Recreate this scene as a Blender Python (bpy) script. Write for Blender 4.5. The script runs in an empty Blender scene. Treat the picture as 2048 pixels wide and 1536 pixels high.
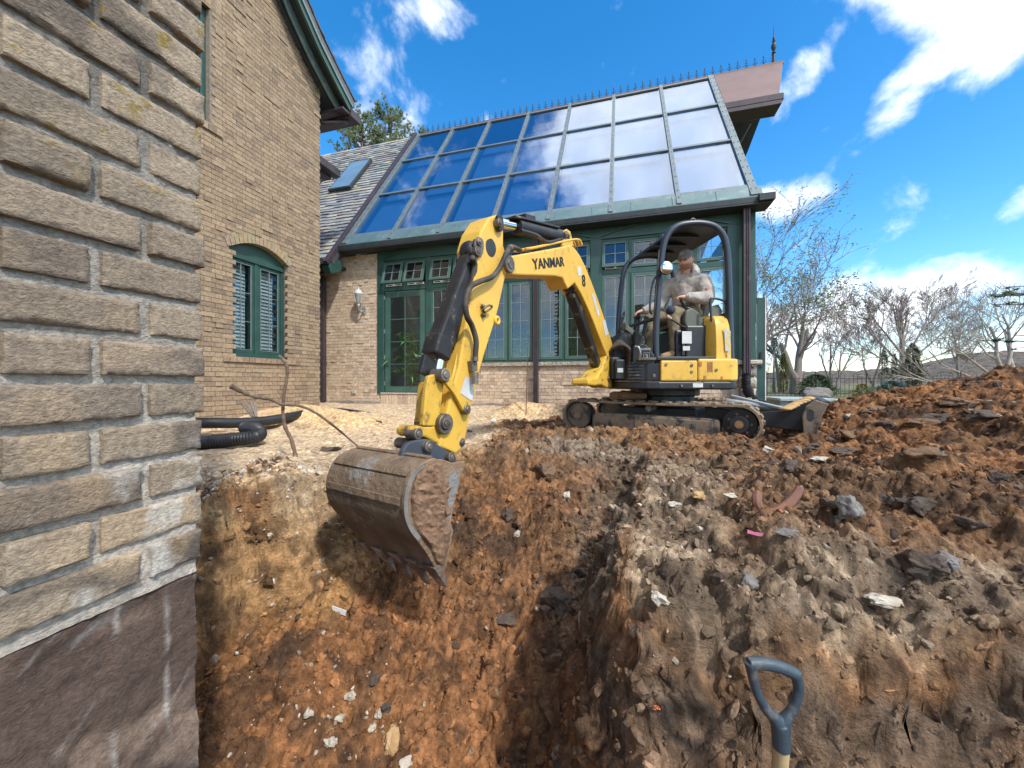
import bpy, bmesh, math, random
import numpy as np
from mathutils import Vector, Matrix, Euler
random.seed(7); RNG = np.random.RandomState(11)
SC = bpy.context.scene; COL = SC.collection
# ------------------------------------------------------------------ camera
F = 760.0; CX = 1024.0; HY = 762.0; H = 0.6          # focal length in photo pixels, horizon row, eye height
cam_d = bpy.data.cameras.new('camera'); cam = bpy.data.objects.new('camera', cam_d); COL.objects.link(cam)
cam.location = (0, 0, H); cam.rotation_euler = (math.radians(90), 0, 0)
cam_d.sensor_width = 36; cam_d.lens = 36 * F / 2048; cam_d.shift_y = -6 / 2048
cam_d.clip_start = 0.05; cam_d.clip_end = 3000
SC.camera = cam
# ------------------------------------------------------------------ world and sun
SUN_DIR = Vector((0.44, -0.62, 0.86)).normalized()
SUN_EL = math.asin(SUN_DIR.z)
world = bpy.data.worlds.new("World"); SC.world = world; world.use_nodes = True
nt = world.node_tree; nt.nodes.clear()
def N(tree, typ, **kw):
    n = tree.nodes.new(typ)
    for k, v in kw.items():
        if k.startswith('i_'):
            key = k[2:]; key = int(key) if key.isdigit() else key
            n.inputs[key].default_value = v
        else: setattr(n, k, v)
    return n
def dirpx(px, py): return Vector(((px - CX) / F, 1.0, (HY - py) / F)).normalized()
sky = N(nt, 'ShaderNodeTexSky', sky_type='NISHITA'); sky.sun_disc = False
sky.sun_elevation = SUN_EL; sky.sun_rotation = math.atan2(SUN_DIR.x, SUN_DIR.y)
sky.altitude = 200; sky.air_density = 1.0; sky.dust_density = 0.3; sky.ozone_density = 2.2
hs = N(nt, 'ShaderNodeHueSaturation'); hs.inputs['Saturation'].default_value = 1.38; hs.inputs['Hue'].default_value = 0.497; hs.inputs['Value'].default_value = 1.62
nt.links.new(sky.outputs[0], hs.inputs['Color'])
tcw = N(nt, 'ShaderNodeTexCoord')
def wmath(op, a, b=None, c=None, clamp=False):
    m = N(nt, 'ShaderNodeMath', operation=op); m.use_clamp = clamp
    for i, v in enumerate((a, b, c)):
        if v is None: continue
        if isinstance(v, (int, float)): m.inputs[i].default_value = v
        else: nt.links.new(v, m.inputs[i])
    return m.outputs[0]
def wdot(vec):
    m = N(nt, 'ShaderNodeVectorMath', operation='DOT_PRODUCT'); nt.links.new(tcw.outputs['Generated'], m.inputs[0]); m.inputs[1].default_value = vec
    return m.outputs['Value']
cn = N(nt, 'ShaderNodeTexNoise'); cn.inputs['Scale'].default_value = 5.5; cn.inputs['Detail'].default_value = 9; cn.inputs['Roughness'].default_value = 0.58; cn.inputs['Distortion'].default_value = 0.25
nt.links.new(tcw.outputs['Generated'], cn.inputs['Vector'])
total = None
# cloud banks as directions in the sky: centre direction, long-axis tilt (deg), half sizes (radians), weight
CLOUDS = [(dirpx(755, 170), 100, .17, .10, 1.0), (dirpx(745, 120), 60, .10, .08, .9), (dirpx(840, 5), 10, .12, .05, .45),
          (dirpx(1655, 80), 48, .15, .055, .9), (dirpx(1860, 110), 44, .18, .048, .85), (dirpx(1700, 10), 30, .12, .045, .7),
          (dirpx(1780, 210), 40, .06, .03, .55), (dirpx(1560, 400), 0, .09, .05, .95),
          (dirpx(1700, 625), 6, .36, .085, 1.25), (dirpx(1860, 545), 10, .10, .03, .75), (dirpx(1560, 650), 0, .2, .09, 1.0), (dirpx(1960, 690), 0, .2, .06, .9),
          (dirpx(2060, 405), 30, .05, .03, .9), (dirpx(2060, 40), 30, .05, .05, .8), (dirpx(1645, 265), 20, .03, .02, .6), (dirpx(1560, 40), 20, .05, .03, .3),
          (Vector((.54, .12, .87)).normalized(), 0, .56, .64, 5.0), (Vector((.62, .5, .6)).normalized(), 0, .0001, .0001, 0),
          (Vector((.5, -.75, .5)).normalized(), 0, .7, .34, 2.0), (Vector((-.5, -.8, .35)).normalized(), 0, .6, .26, 1.8), (Vector((.0, -.5, .85)).normalized(), 20, .45, .3, 1.8), (Vector((.95, -.1, .35)).normalized(), 20, .3, .2, 1.2)]  # this row: out-of-view clouds added behind and beside the camera as fill light
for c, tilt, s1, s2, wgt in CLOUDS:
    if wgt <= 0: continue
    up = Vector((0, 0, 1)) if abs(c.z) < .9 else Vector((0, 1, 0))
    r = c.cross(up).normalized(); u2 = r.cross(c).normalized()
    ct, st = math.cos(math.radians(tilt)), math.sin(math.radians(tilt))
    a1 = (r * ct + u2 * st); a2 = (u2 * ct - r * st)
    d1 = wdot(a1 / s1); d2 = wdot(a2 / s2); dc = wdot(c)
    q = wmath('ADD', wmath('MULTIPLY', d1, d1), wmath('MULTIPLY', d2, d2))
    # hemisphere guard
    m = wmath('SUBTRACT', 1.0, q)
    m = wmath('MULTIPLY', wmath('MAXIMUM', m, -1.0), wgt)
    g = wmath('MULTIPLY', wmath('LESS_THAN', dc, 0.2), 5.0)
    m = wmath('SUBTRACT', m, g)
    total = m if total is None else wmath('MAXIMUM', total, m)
dens = wmath('ADD', wmath('MULTIPLY', total, 0.55), wmath('MULTIPLY', wmath('SUBTRACT', cn.outputs['Fac'], 0.53), 2.6))
mr = N(nt, 'ShaderNodeMapRange'); mr.interpolation_type = 'SMOOTHSTEP'; nt.links.new(dens, mr.inputs['Value'])
mr.inputs['From Min'].default_value = 0.02; mr.inputs['From Max'].default_value = 0.62
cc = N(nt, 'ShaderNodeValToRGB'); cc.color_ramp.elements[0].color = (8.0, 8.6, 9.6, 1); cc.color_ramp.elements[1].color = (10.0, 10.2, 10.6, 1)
cn2 = N(nt, 'ShaderNodeTexNoise'); cn2.inputs['Scale'].default_value = 9; cn2.inputs['Detail'].default_value = 5
nt.links.new(tcw.outputs['Generated'], cn2.inputs['Vector'])
cc.color_ramp.elements[0].position = .4; cc.color_ramp.elements[1].position = .62
nt.links.new(cn2.outputs['Fac'], cc.inputs[0])
mixw = N(nt, 'ShaderNodeMix', data_type='RGBA'); nt.links.new(mr.outputs[0], mixw.inputs[0]); nt.links.new(hs.outputs[0], mixw.inputs[6]); nt.links.new(cc.outputs[0], mixw.inputs[7])
bg = N(nt, 'ShaderNodeBackground'); bg.inputs['Strength'].default_value = 0.125
nt.links.new(mixw.outputs[2], bg.inputs['Color'])
wo = N(nt, 'ShaderNodeOutputWorld'); nt.links.new(bg.outputs[0], wo.inputs[0])
sl = bpy.data.lights.new('sun', 'SUN'); sl.energy = 2.6; sl.angle = math.radians(3.5); sl.color = (1.0, 0.955, 0.88)
so = bpy.data.objects.new('sun', sl); COL.objects.link(so); so.rotation_euler = (-SUN_DIR).to_track_quat('-Z', 'Y').to_euler(); so.location = (0, -5, 12)
SC.view_settings.view_transform = 'Standard'; SC.view_settings.look = 'None'; SC.view_settings.exposure = 0.58; SC.view_settings.gamma = 1.0
SC.cycles.max_bounces = 8; SC.cycles.transparent_max_bounces = 16; SC.cycles.caustics_reflective = False; SC.cycles.caustics_refractive = False
# ------------------------------------------------------------------ small helpers
def W(px, py, t): return Vector(((px - CX) / F * t, t, H + (HY - py) / F * t))
ORG = {}                                             # working-space origin of every top-level thing
ANG = math.atan2(-.277, .961); CA, SA = math.cos(ANG), math.sin(ANG)
def house(v): return Vector((v[0] * CA - v[1] * SA, v[0] * SA + v[1] * CA, v[2]))   # local (along facade, into depth, up) -> world
def thing(name, label, cat, org=(0, 0, 0), group=None, local=False):
    o = bpy.data.objects.new(name, None); COL.objects.link(o); o.empty_display_size = .2
    org = Vector(org)
    if local: o.location = house(org); o.rotation_euler = (0, 0, ANG)
    else: o.location = org
    ORG[o.name] = org
    o['label'] = label; o['category'] = cat
    if group: o['group'] = group
    return o
class MB:
    def __init__(s): s.v = []; s.f = []; s.c = []; s.m = []; s.col = (1, 1, 1); s.mi = 0
    def add(s, vs, fs, col=None, mi=None):
        n = len(s.v); s.v.extend([tuple(v) for v in vs]); s.f.extend([tuple(i + n for i in f) for f in fs])
        s.c.extend([col or s.col] * len(vs)); s.m.extend([s.mi if mi is None else mi] * len(fs)); return s
    def box(s, x0, x1, y0, y1, z0, z1, col=None, mi=None):
        vs = [(x0, y0, z0), (x1, y0, z0), (x1, y1, z0), (x0, y1, z0), (x0, y0, z1), (x1, y0, z1), (x1, y1, z1), (x0, y1, z1)]
        return s.add(vs, BOXF, col, mi)
    def hexa(s, vs, col=None, mi=None): return s.add(vs, BOXF, col, mi)
    def beam(s, p0, p1, w, h, up=(0, 0, 1), col=None, mi=None):
        p0 = Vector(p0); p1 = Vector(p1); d = (p1 - p0).normalized(); up = Vector(up)
        r = d.cross(up).normalized(); u = r.cross(d).normalized()
        vs = []
        for p in (p0, p1):
            for a, b in ((-1, -1), (1, -1), (1, 1), (-1, 1)): vs.append(p + r * a * w / 2 + u * b * h / 2)
        return s.add(vs, [(3, 2, 1, 0), (4, 5, 6, 7), (0, 1, 5, 4), (1, 2, 6, 5), (2, 3, 7, 6), (3, 0, 4, 7)], col, mi)
    def prism(s, pts, off, col=None, mi=None):
        """pts: 3D polygon, off: extrusion vector"""
        off = Vector(off); n = len(pts); pts = [Vector(p) for p in pts]
        vs = pts + [p + off for p in pts]
        fs = [tuple(range(n))[::-1], tuple(range(n, 2 * n))] + [(i, (i + 1) % n, n + (i + 1) % n, n + i) for i in range(n)]
        return s.add(vs, fs, col, mi)
    def tube(s, pts, r, n=10, col=None, mi=None, cap=True, closed=False):
        pts = [Vector(p) for p in pts]; m = len(pts)
        rs = r if isinstance(r, (list, tuple)) else [r] * m
        vs = []; prev = None
        for i, p in enumerate(pts):
            if closed: d = (pts[(i + 1) % m] - pts[i - 1])
            else: d = (pts[min(i + 1, m - 1)] - pts[max(i - 1, 0)])
            d.normalize()
            if prev is None:
                a = Vector((0, 0, 1)) if abs(d.z) < .9 else Vector((1, 0, 0)); r1 = d.cross(a).normalized()
            else:
                r1 = prev - d * prev.dot(d)
                r1 = r1.normalized() if r1.length > 1e-5 else d.orthogonal().normalized()
            prev = r1; r2 = d.cross(r1)
            for k in range(n):
                t = 2 * math.pi * k / n; vs.append(p + (r1 * math.cos(t) + r2 * math.sin(t)) * rs[i])
        fs = []
        for i in range(m if closed else m - 1):
            j = (i + 1) % m
            for k in range(n): fs.append((i * n + k, i * n + (k + 1) % n, j * n + (k + 1) % n, j * n + k))
        if cap and not closed: fs.append(tuple(range(n))[::-1]); fs.append(tuple(range((m - 1) * n, m * n)))
        return s.add(vs, fs, col, mi)
    def cyl(s, p0, p1, r, n=20, col=None, mi=None, r1=None): return s.tube([p0, p1], [r, r if r1 is None else r1], n, col, mi)
    def ring(s, c, ax, R, r, n=24, k=8, col=None, mi=None):
        ax = Vector(ax).normalized(); a = ax.orthogonal().normalized(); b = ax.cross(a); c = Vector(c)
        return s.tube([c + (a * math.cos(2 * math.pi * i / n) + b * math.sin(2 * math.pi * i / n)) * R for i in range(n)], r, k, col, mi, closed=True)
    def ball(s, c, rx, ry=None, rz=None, nu=14, nv=9, col=None, mi=None, fn=None):
        ry = rx if ry is None else ry; rz = rx if rz is None else rz; c = Vector(c); vs = []; fs = []
        for j in range(nv + 1):
            ph = math.pi * j / nv
            for i in range(nu):
                th = 2 * math.pi * i / nu
                v = Vector((math.sin(ph) * math.cos(th), math.sin(ph) * math.sin(th), math.cos(ph)))
                w = Vector((v.x * rx, v.y * ry, v.z * rz))
                if fn: w = fn(v, w)
                vs.append(c + w)
        for j in range(nv):
            for i in range(nu): fs.append((j * nu + i, (j + 1) * nu + i, (j + 1) * nu + (i + 1) % nu, j * nu + (i + 1) % nu))
        return s.add(vs, fs, col, mi)
    def build(s, name, mats, parent=None, smooth=False, bevel=0, label=None, cat=None, group=None, local=False, kind=None, org=None, sub=0):
        V = np.array(s.v, dtype=np.float64)
        if parent is not None: o0 = ORG[parent.name]
        elif org is not None: o0 = Vector(org)
        else: o0 = Vector(((V[:, 0].min() + V[:, 0].max()) / 2, (V[:, 1].min() + V[:, 1].max()) / 2, V[:, 2].min()))
        if kind == 'structure': o0 = Vector((0, 0, 0))
        V = V - np.array(o0)
        me = bpy.data.meshes.new(name); me.from_pydata(V.tolist(), [], s.f); 
        ca = me.color_attributes.new('Col', 'FLOAT_COLOR', 'POINT')
        C4 = np.ones((len(V), 4), dtype=np.float32); C4[:, :3] = np.array(s.c, dtype=np.float32); ca.data.foreach_set('color', C4.ravel())
        mats = mats if isinstance(mats, (list, tuple)) else [mats]
        for m in mats: me.materials.append(m)
        me.polygons.foreach_set('material_index', s.m)
        if smooth is True: me.polygons.foreach_set('use_smooth', [True] * len(me.polygons))
        bm = bmesh.new(); bm.from_mesh(me)
        if not getattr(s, 'nofix', False): bmesh.ops.recalc_face_normals(bm, faces=bm.faces)
        bm.to_mesh(me); bm.free()
        if isinstance(smooth, (int, float)) and smooth is not True and smooth is not False:
            me.polygons.foreach_set('use_smooth', [True] * len(me.polygons)); me.set_sharp_from_angle(angle=math.radians(smooth))
        o = bpy.data.objects.new(name, me); COL.objects.link(o)
        if parent is not None: o.parent = parent
        else:
            if local: o.location = house(o0); o.rotation_euler = (0, 0, ANG)
            else: o.location = o0
        ORG[o.name] = Vector(o0)
        if bevel:
            b = o.modifiers.new('bevel', 'BEVEL'); b.width = bevel; b.segments = 2; b.limit_method = 'ANGLE'; b.angle_limit = math.radians(35)
        if sub:
            b = o.modifiers.new('sub', 'SUBSURF'); b.levels = sub; b.render_levels = sub
        if label: o['label'] = label
        if cat: o['category'] = cat
        if group: o['group'] = group
        if kind: o['kind'] = kind
        return o
BOXF = [(3, 2, 1, 0), (4, 5, 6, 7), (0, 1, 5, 4), (1, 2, 6, 5), (2, 3, 7, 6), (3, 0, 4, 7)]
# ------------------------------------------------------------------ noise (numpy)
def _h(ix, iy, iz, seed):
    n = (ix.astype(np.int64) * 374761393 + iy.astype(np.int64) * 668265263 + iz.astype(np.int64) * 2147483647 + seed * 974711) & 0xffffffff
    n = ((n ^ (n >> 13)) * 1274126177) & 0xffffffff
    n = ((n ^ (n >> 16)) * 2246822519) & 0xffffffff
    return ((n ^ (n >> 15)) & 0xffff) / 65535.0
def vn(x, y, z=None, seed=0):
    x = np.asarray(x, float); y = np.asarray(y, float)
    z = np.zeros_like(x) if z is None else np.asarray(z, float)
    ix, iy, iz = np.floor(x), np.floor(y), np.floor(z); fx, fy, fz = x - ix, y - iy, z - iz
    fx = fx * fx * (3 - 2 * fx); fy = fy * fy * (3 - 2 * fy); fz = fz * fz * (3 - 2 * fz)
    r = 0
    for dz in ((0, 1) if np.any(fz) else (0,)):
        wz = fz if dz else 1 - fz
        for dy in (0, 1):
            wy = fy if dy else 1 - fy
            for dx in (0, 1):
                wx = fx if dx else 1 - fx
                r = r + wx * wy * wz * _h(ix + dx, iy + dy, iz + dz, seed)
    return r
def fbm(x, y, z=None, o=4, seed=0, g=.5, ridge=False):
    a = 1.0; s = 0; t = 0
    for k in range(o):
        n = vn(x * 2 ** k + 13.7 * k, y * 2 ** k + 5.1 * k, None if z is None else z * 2 ** k, seed + k)
        if ridge: n = 1 - np.abs(2 * n - 1)
        s = s + a * n; t += a; a *= g
    return s / t
def clod(x, y, sc, seed, dens=.7):
    """rounded lumps: height field of scattered random domes, cell size sc"""
    X = np.asarray(x) / sc; Y = np.asarray(y) / sc; ix = np.floor(X); iy = np.floor(Y); out = np.zeros_like(X); z0 = np.zeros_like(ix)
    for dx in (-1, 0, 1):
        for dy in (-1, 0, 1):
            jx = ix + dx; jy = iy + dy
            cx = jx + _h(jx, jy, z0, seed); cy = jy + _h(jx, jy, z0, seed + 1)
            rr = .25 + .45 * _h(jx, jy, z0, seed + 2); on = _h(jx, jy, z0, seed + 3) < dens
            e = .6 + .8 * _h(jx, jy, z0, seed + 4)
            an = 6.283 * _h(jx, jy, z0, seed + 5); ca_, sa_ = np.cos(an), np.sin(an); U = (X - cx) * ca_ + (Y - cy) * sa_; V = (Y - cy) * ca_ - (X - cx) * sa_
            d2 = (np.abs(U) / rr * e) ** 3 + (np.abs(V) / rr / e) ** 3; tilt = 1 + .7 * (U / rr) * _h(jx, jy, z0, seed + 6)
            h = np.where(on & (d2 < 1), np.clip(1 - d2, 0, 1) ** .45 * rr * np.clip(tilt, .2, 1.6) * .8, 0)
            out = np.maximum(out, h)
    return out * sc
def sst(x, a, b):
    t = np.clip((np.asarray(x, float) - a) / (b - a), 0, 1); return t * t * (3 - 2 * t)
# ------------------------------------------------------------------ materials
def newmat(name):
    m = bpy.data.materials.new(name); m.use_nodes = True; t = m.node_tree; t.nodes.clear()
    out = N(t, 'ShaderNodeOutputMaterial'); p = N(t, 'ShaderNodeBsdfPrincipled'); t.links.new(p.outputs[0], out.inputs[0])
    return m, t, p, out
def mat(name, c1, c2=None, scale=8, rough=.6, metal=0, bump=0, bscale=None, c3=None, thr=(.62, .72), scale3=5, rough3=None, vcol=False, spec=.5, coat=0, dist=.01, stretch=None, lo=.35, hi=.65, detail=6):
    """procedural surface: two-tone noise, optional third (dirt/wear) tone in patches, bump"""
    m, t, p, out = newmat(name); L = t.links.new
    tc = N(t, 'ShaderNodeTexCoord'); co = tc.outputs['Object']
    if stretch:
        mp = N(t, 'ShaderNodeMapping'); mp.inputs['Scale'].default_value = stretch; L(co, mp.inputs[0]); co = mp.outputs[0]
    n1 = N(t, 'ShaderNodeTexNoise'); n1.inputs['Scale'].default_value = scale; n1.inputs['Detail'].default_value = detail; n1.inputs['Roughness'].default_value = .6; L(co, n1.inputs['Vector'])
    r = N(t, 'ShaderNodeMapRange'); L(n1.outputs['Fac'], r.inputs[0]); r.inputs[1].default_value = lo; r.inputs[2].default_value = hi
    mx = N(t, 'ShaderNodeMix', data_type='RGBA'); L(r.outputs[0], mx.inputs[0])
    c2 = c2 or tuple(x * .8 for x in c1)
    mx.inputs[6].default_value = (*c1, 1); mx.inputs[7].default_value = (*c2, 1)
    col = mx.outputs[2]
    if vcol:
        at = N(t, 'ShaderNodeVertexColor'); at.layer_name = 'Col'
        mm = N(t, 'ShaderNodeMix', data_type='RGBA', blend_type='MULTIPLY'); mm.inputs[0].default_value = 1; L(col, mm.inputs[6]); L(at.outputs[0], mm.inputs[7]); col = mm.outputs[2]
    p.inputs['Roughness'].default_value = rough; p.inputs['Metallic'].default_value = metal
    p.inputs['Specular IOR Level'].default_value = spec; p.inputs['Coat Weight'].default_value = coat
    if c3:
        n3 = N(t, 'ShaderNodeTexNoise'); n3.inputs['Scale'].default_value = scale3; n3.inputs['Detail'].default_value = 9; n3.inputs['Roughness'].default_value = .68; L(co, n3.inputs['Vector'])
        r3 = N(t, 'ShaderNodeMapRange'); L(n3.outputs['Fac'], r3.inputs[0]); r3.inputs[1].default_value = thr[0]; r3.inputs[2].default_value = thr[1]
        m3 = N(t, 'ShaderNodeMix', data_type='RGBA'); L(r3.outputs[0], m3.inputs[0]); L(col, m3.inputs[6]); m3.inputs[7].default_value = (*c3, 1); col = m3.outputs[2]
        rr = N(t, 'ShaderNodeMapRange'); L(r3.outputs[0], rr.inputs[0]); rr.inputs[3].default_value = rough; rr.inputs[4].default_value = rough3 or .85; L(rr.outputs[0], p.inputs['Roughness'])
        if metal:
            rm = N(t, 'ShaderNodeMapRange'); L(r3.outputs[0], rm.inputs[0]); rm.inputs[3].default_value = metal; rm.inputs[4].default_value = 0; L(rm.outputs[0], p.inputs['Metallic'])
    L(col, p.inputs['Base Color'])
    if bump:
        nb = N(t, 'ShaderNodeTexNoise'); nb.inputs['Scale'].default_value = bscale or scale * 3; nb.inputs['Detail'].default_value = 8; nb.inputs['Roughness'].default_value = .65; L(co, nb.inputs['Vector'])
        b = N(t, 'ShaderNodeBump'); b.inputs['Strength'].default_value = bump; b.inputs['Distance'].default_value = dist; L(nb.outputs['Fac'], b.inputs['Height']); L(b.outputs[0], p.inputs['Normal'])
    return m
def glassmat(name, tint, refl, gcol=(.9, .95, 1)):
    m, t, p, out = newmat(name); t.nodes.remove(p); L = t.links.new
    tr = N(t, 'ShaderNodeBsdfTransparent'); tr.inputs[0].default_value = (*tint, 1)
    gl = N(t, 'ShaderNodeBsdfGlossy'); gl.inputs['Roughness'].default_value = .015; gl.inputs[0].default_value = (*gcol, 1)
    tc = N(t, 'ShaderNodeTexCoord'); nb = N(t, 'ShaderNodeTexNoise'); nb.inputs['Scale'].default_value = 1.6; nb.inputs['Detail'].default_value = 2; L(tc.outputs['Object'], nb.inputs['Vector'])
    b = N(t, 'ShaderNodeBump'); b.inputs['Strength'].default_value = .06; b.inputs['Distance'].default_value = .03; L(nb.outputs['Fac'], b.inputs['Height']); L(b.outputs[0], gl.inputs['Normal'])
    fr = N(t, 'ShaderNodeLayerWeight'); fr.inputs[0].default_value = .5
    pw = N(t, 'ShaderNodeMath', operation='POWER'); L(fr.outputs['Facing'], pw.inputs[0]); pw.inputs[1].default_value = 4.0
    a = N(t, 'ShaderNodeMath', operation='MULTIPLY_ADD'); a.use_clamp = True; L(pw.outputs[0], a.inputs[0]); a.inputs[1].default_value = .8; a.inputs[2].default_value = refl
    mx = N(t, 'ShaderNodeMixShader'); L(a.outputs[0], mx.inputs[0]); L(tr.outputs[0], mx.inputs[1]); L(gl.outputs[0], mx.inputs[2]); L(mx.outputs[0], out.inputs[0])
    return m
GREEN = mat('green_paint', (.032, .088, .076), (.022, .065, .057), 3, .42, c3=(.06, .13, .11), thr=(.6, .8), bump=.05)
GREENL = mat('green_sash', (.065, .135, .11), (.05, .11, .09), 4, .4)
TEAL = mat('teal_metal', (.17, .25, .25), (.13, .20, .20), 3, .35, .3, c3=(.33, .4, .38), thr=(.55, .8))
BARM = mat('roof_bar', (.20, .24, .25), (.15, .19, .20), 6, .4, .3, c3=(.12, .14, .14), thr=(.6, .7), scale3=12)
BROWNP = mat('brown_pipe', (.075, .055, .062), (.05, .037, .043), 5, .45, .2, c3=(.16, .15, .16), thr=(.6, .8))
COPPER = mat('copper', (.205, .13, .12), (.165, .105, .10), 2, .55, .25, c3=(.25, .20, .2), thr=(.6, .8))
DARKW = mat('dark_wood', (.03, .04, .045), (.018, .024, .028), 6, .6)
BRICKM = mat('brick', (1.1, 1.08, 1.05), (.72, .70, .69), 26, .92, vcol=True, bump=.9, bscale=90, dist=.004)
BRICKN = mat('near_brick', (1.3, 1.25, 1.18), (.58, .56, .56), 120, .95, vcol=True, bump=1, bscale=210, dist=.006, stretch=(1, 1, 1.5), lo=.3, hi=.7)
SLATE = mat('slate', (1.15, 1.15, 1.15), (.8, .8, .8), 18, .6, vcol=True, bump=.4, bscale=50, dist=.006)
STONE = mat('limestone', (.62, .56, .47), (.42, .37, .3), 9, .9, bump=1, bscale=22, dist=.03)
CONC_ = mat('parged_concrete', (.075, .058, .052), (.15, .125, .112), 7, .9, bump=.8, bscale=45, dist=.01, c3=(.035, .028, .03), thr=(.56, .68), scale3=6)
GLASSR = glassmat('roof_glass', (.66, .76, .86), .25, (.85, .90, 1.0))
GLASSW = glassmat('window_glass', (.78, .84, .86), .065)
BLIND = mat('roof_blind', (.24, .41, .56), (.21, .37, .52), 2, .8)
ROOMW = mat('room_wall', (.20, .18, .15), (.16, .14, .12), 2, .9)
WHITEM = mat('white_slat', (.7, .72, .7), None, 3, .6)
LEAD = mat('lead_came', (.32, .38, .38), (.22, .27, .27), 8, .4, .4)
BLACKP = mat('black_plastic', (.012, .013, .016), (.02, .022, .026), 6, .45, bump=.1, c3=(.16, .12, .08), thr=(.66, .8), scale3=3)
# ------------------------------------------------------------------ ground
RIM = [(-2.6, .6), (-1.95, 1.42), (-1.5, 1.86), (-1.32, 2.1), (-1.2, 2.42), (-1.02, 2.85), (-.85, 3.3), (-.55, 3.55), (.2, 3.62), (.9, 3.5), (1.2, 3.25), (1.0, 2.75), (.84, 2.42), (.66, 1.95), (.50, 1.58), (.34, 1.22), (.38, 1.04), (.58, .95), (1.0, .93), (1.5, .90), (2.0, .86), (2.8, .8), (2.8, -2.2), (-2.6, -2.2)]
def rim_dist(x, y):
    """signed distance to the trench rim, positive inside"""
    P = np.array(RIM); d = np.full(x.shape, 1e9); ins = np.zeros(x.shape, bool)
    for i in range(len(P)):
        a = P[i]; b = P[(i + 1) % len(P)]; e = b - a
        t = np.clip(((x - a[0]) * e[0] + (y - a[1]) * e[1]) / (e @ e), 0, 1)
        d = np.minimum(d, np.hypot(x - a[0] - t * e[0], y - a[1] - t * e[1]))
        c = ((a[1] > y) != (b[1] > y)) & (x < (b[0] - a[0]) * (y - a[1]) / (b[1] - a[1] + 1e-12) + a[0]); ins ^= c
    return np.where(ins, d, -d)
def gauss(x, y, cx, cy, sx, sy): return np.exp(-((x - cx) / sx) ** 2 - ((y - cy) / sy) ** 2)
def hx(a, b): v = house((a, b, 0)); return v.x, v.y
def grade(x, y):
    g = -.05 + .12 * sst(y, 4.8, 6.8) * sst(-x, -3.2, -1.0) - .15 * sst(y, 9, 20) * sst(x, 3, 5)
    # sand heaps against the house
    g = g + .20 * gauss(x, y, -2.9, 5.6, .65, .4) + .17 * gauss(x, y, -2.2, 5.15, .4, .28) + .14 * gauss(x, y, -3.6, 6.4, .6, .4) + .20 * gauss(x, y, .15, 6.2, .38, .26) + .16 * gauss(x, y, .65, 6.05, .35, .22)
    # left plateau a little higher at the pit edge
    g = g + .07 * gauss(x, y, -1.9, 2.4, 1.0, .9)
    # loose soil heaped in front of the tracks
    g = g + .16 * gauss(x, y, .75, 3.75, .9, .3) + .10 * gauss(x, y, 1.5, 3.5, .45, .3)
    # spoil heap on the right
    g = g + .72 * gauss(x, y, 5.3, 3.5, 2.0, 1.9) * sst(x, 2.7, 3.8) + .20 * gauss(x, y, 2.7, 1.9, 1.2, .8) + .06 * gauss(x, y, 3.7, 4.3, .7, .6)
    g = g + .05 * gauss(x, y, .95, 1.75, .5, .7) + .13 * gauss(x, y, 2.95, 3.35, .45, .3)
    return g
FY = np.array([-3, 1.2, 1.6, 2.0, 2.5, 3.0, 3.35, 3.6]); FZ = np.array([-1.02, -1.0, -.93, -.78, -.50, -.20, 0.0, .10])
def height(x, y, fine=True):
    x = np.asarray(x, float); y = np.asarray(y, float)
    d = rim_dist(x, y) + (fbm(x * 2.3, y * 2.3, o=3, seed=5) - .5) * .26 + (fbm(x * 9, y * 9, o=3, seed=51) - .5) * .09
    g = grade(x, y)
    fl = np.interp(y, FY, FZ) + .10 * sst(np.abs(x + .1), .35, .9) * sst(-y, -3.1, -2.2) + (fbm(x * 1.8, y * 1.8, o=3, seed=9) - .5) * .12
    # crumbled right side of the floor and talus at the foot of the left wall
    fl = fl + .22 * gauss(x, y, .33, 2.2, .25, .8) + .13 * gauss(x, y, -.95, 1.5, .3, .35)
    k = 2.9 + .9 * (fbm(x * 3, y * 3, o=2, seed=77) - .5)
    prof = g - k * np.clip(d, 0, 9)
    # steps in the cut banks
    st = .10; q = prof / st; prof = np.where(d > 0, (np.floor(q) + sst(q - np.floor(q), .25, .75)) * st * .6 + prof * .4, prof)
    z = np.maximum(np.minimum(fl, g + .02), prof); z = np.where(d > 0, z, g)
    if not fine: return z
    near = 1 - sst(np.hypot(x, y), 12, 25)
    sandy = sand_mask(x, y)
    am = near * (1 - .8 * sandy)
    wall = (d > 0) & (prof > fl + .05)
    amw = np.where(wall, .8, 1.0)
    right = sst(x - .45 * (y - 1), -.05, .5) * sst(y, .8, 1.1)
    z = z + am * ((fbm(x * 3.2, y * 3.2, o=4, seed=21) - .5) * .13 + (fbm(x * 14, y * 14, o=4, seed=31, ridge=True) - .5) * .038)
    z = z + am * amw * (clod(x, y, .24, 3, .42) * (.22 + .3 * right) + clod(x, y, .11, 13, .6) * .5 + clod(x + .03, y, .05, 23, .8) * .62 + clod(x, y, .026, 33, .85) * .38)
    z = z + sandy * near * ((fbm(x * 5, y * 5, o=4, seed=41) - .5) * .05 + (fbm(x * 40, y * 40, o=2, seed=43) - .5) * .008)
    z = z - .05 * am * sst(fbm(x * 7, y * 7, o=3, seed=61), .6, .75)
    z = z + am * (1 - sst(np.hypot(x, y), 2.6, 4.0)) * ((fbm(x * 26, y * 26, o=4, seed=63, ridge=True, g=.6) - .5) * .040 + (fbm(x * 75, y * 75, o=2, seed=64) - .5) * .016 + clod(x, y, .018, 43, .9) * .4)
    return z
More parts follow.
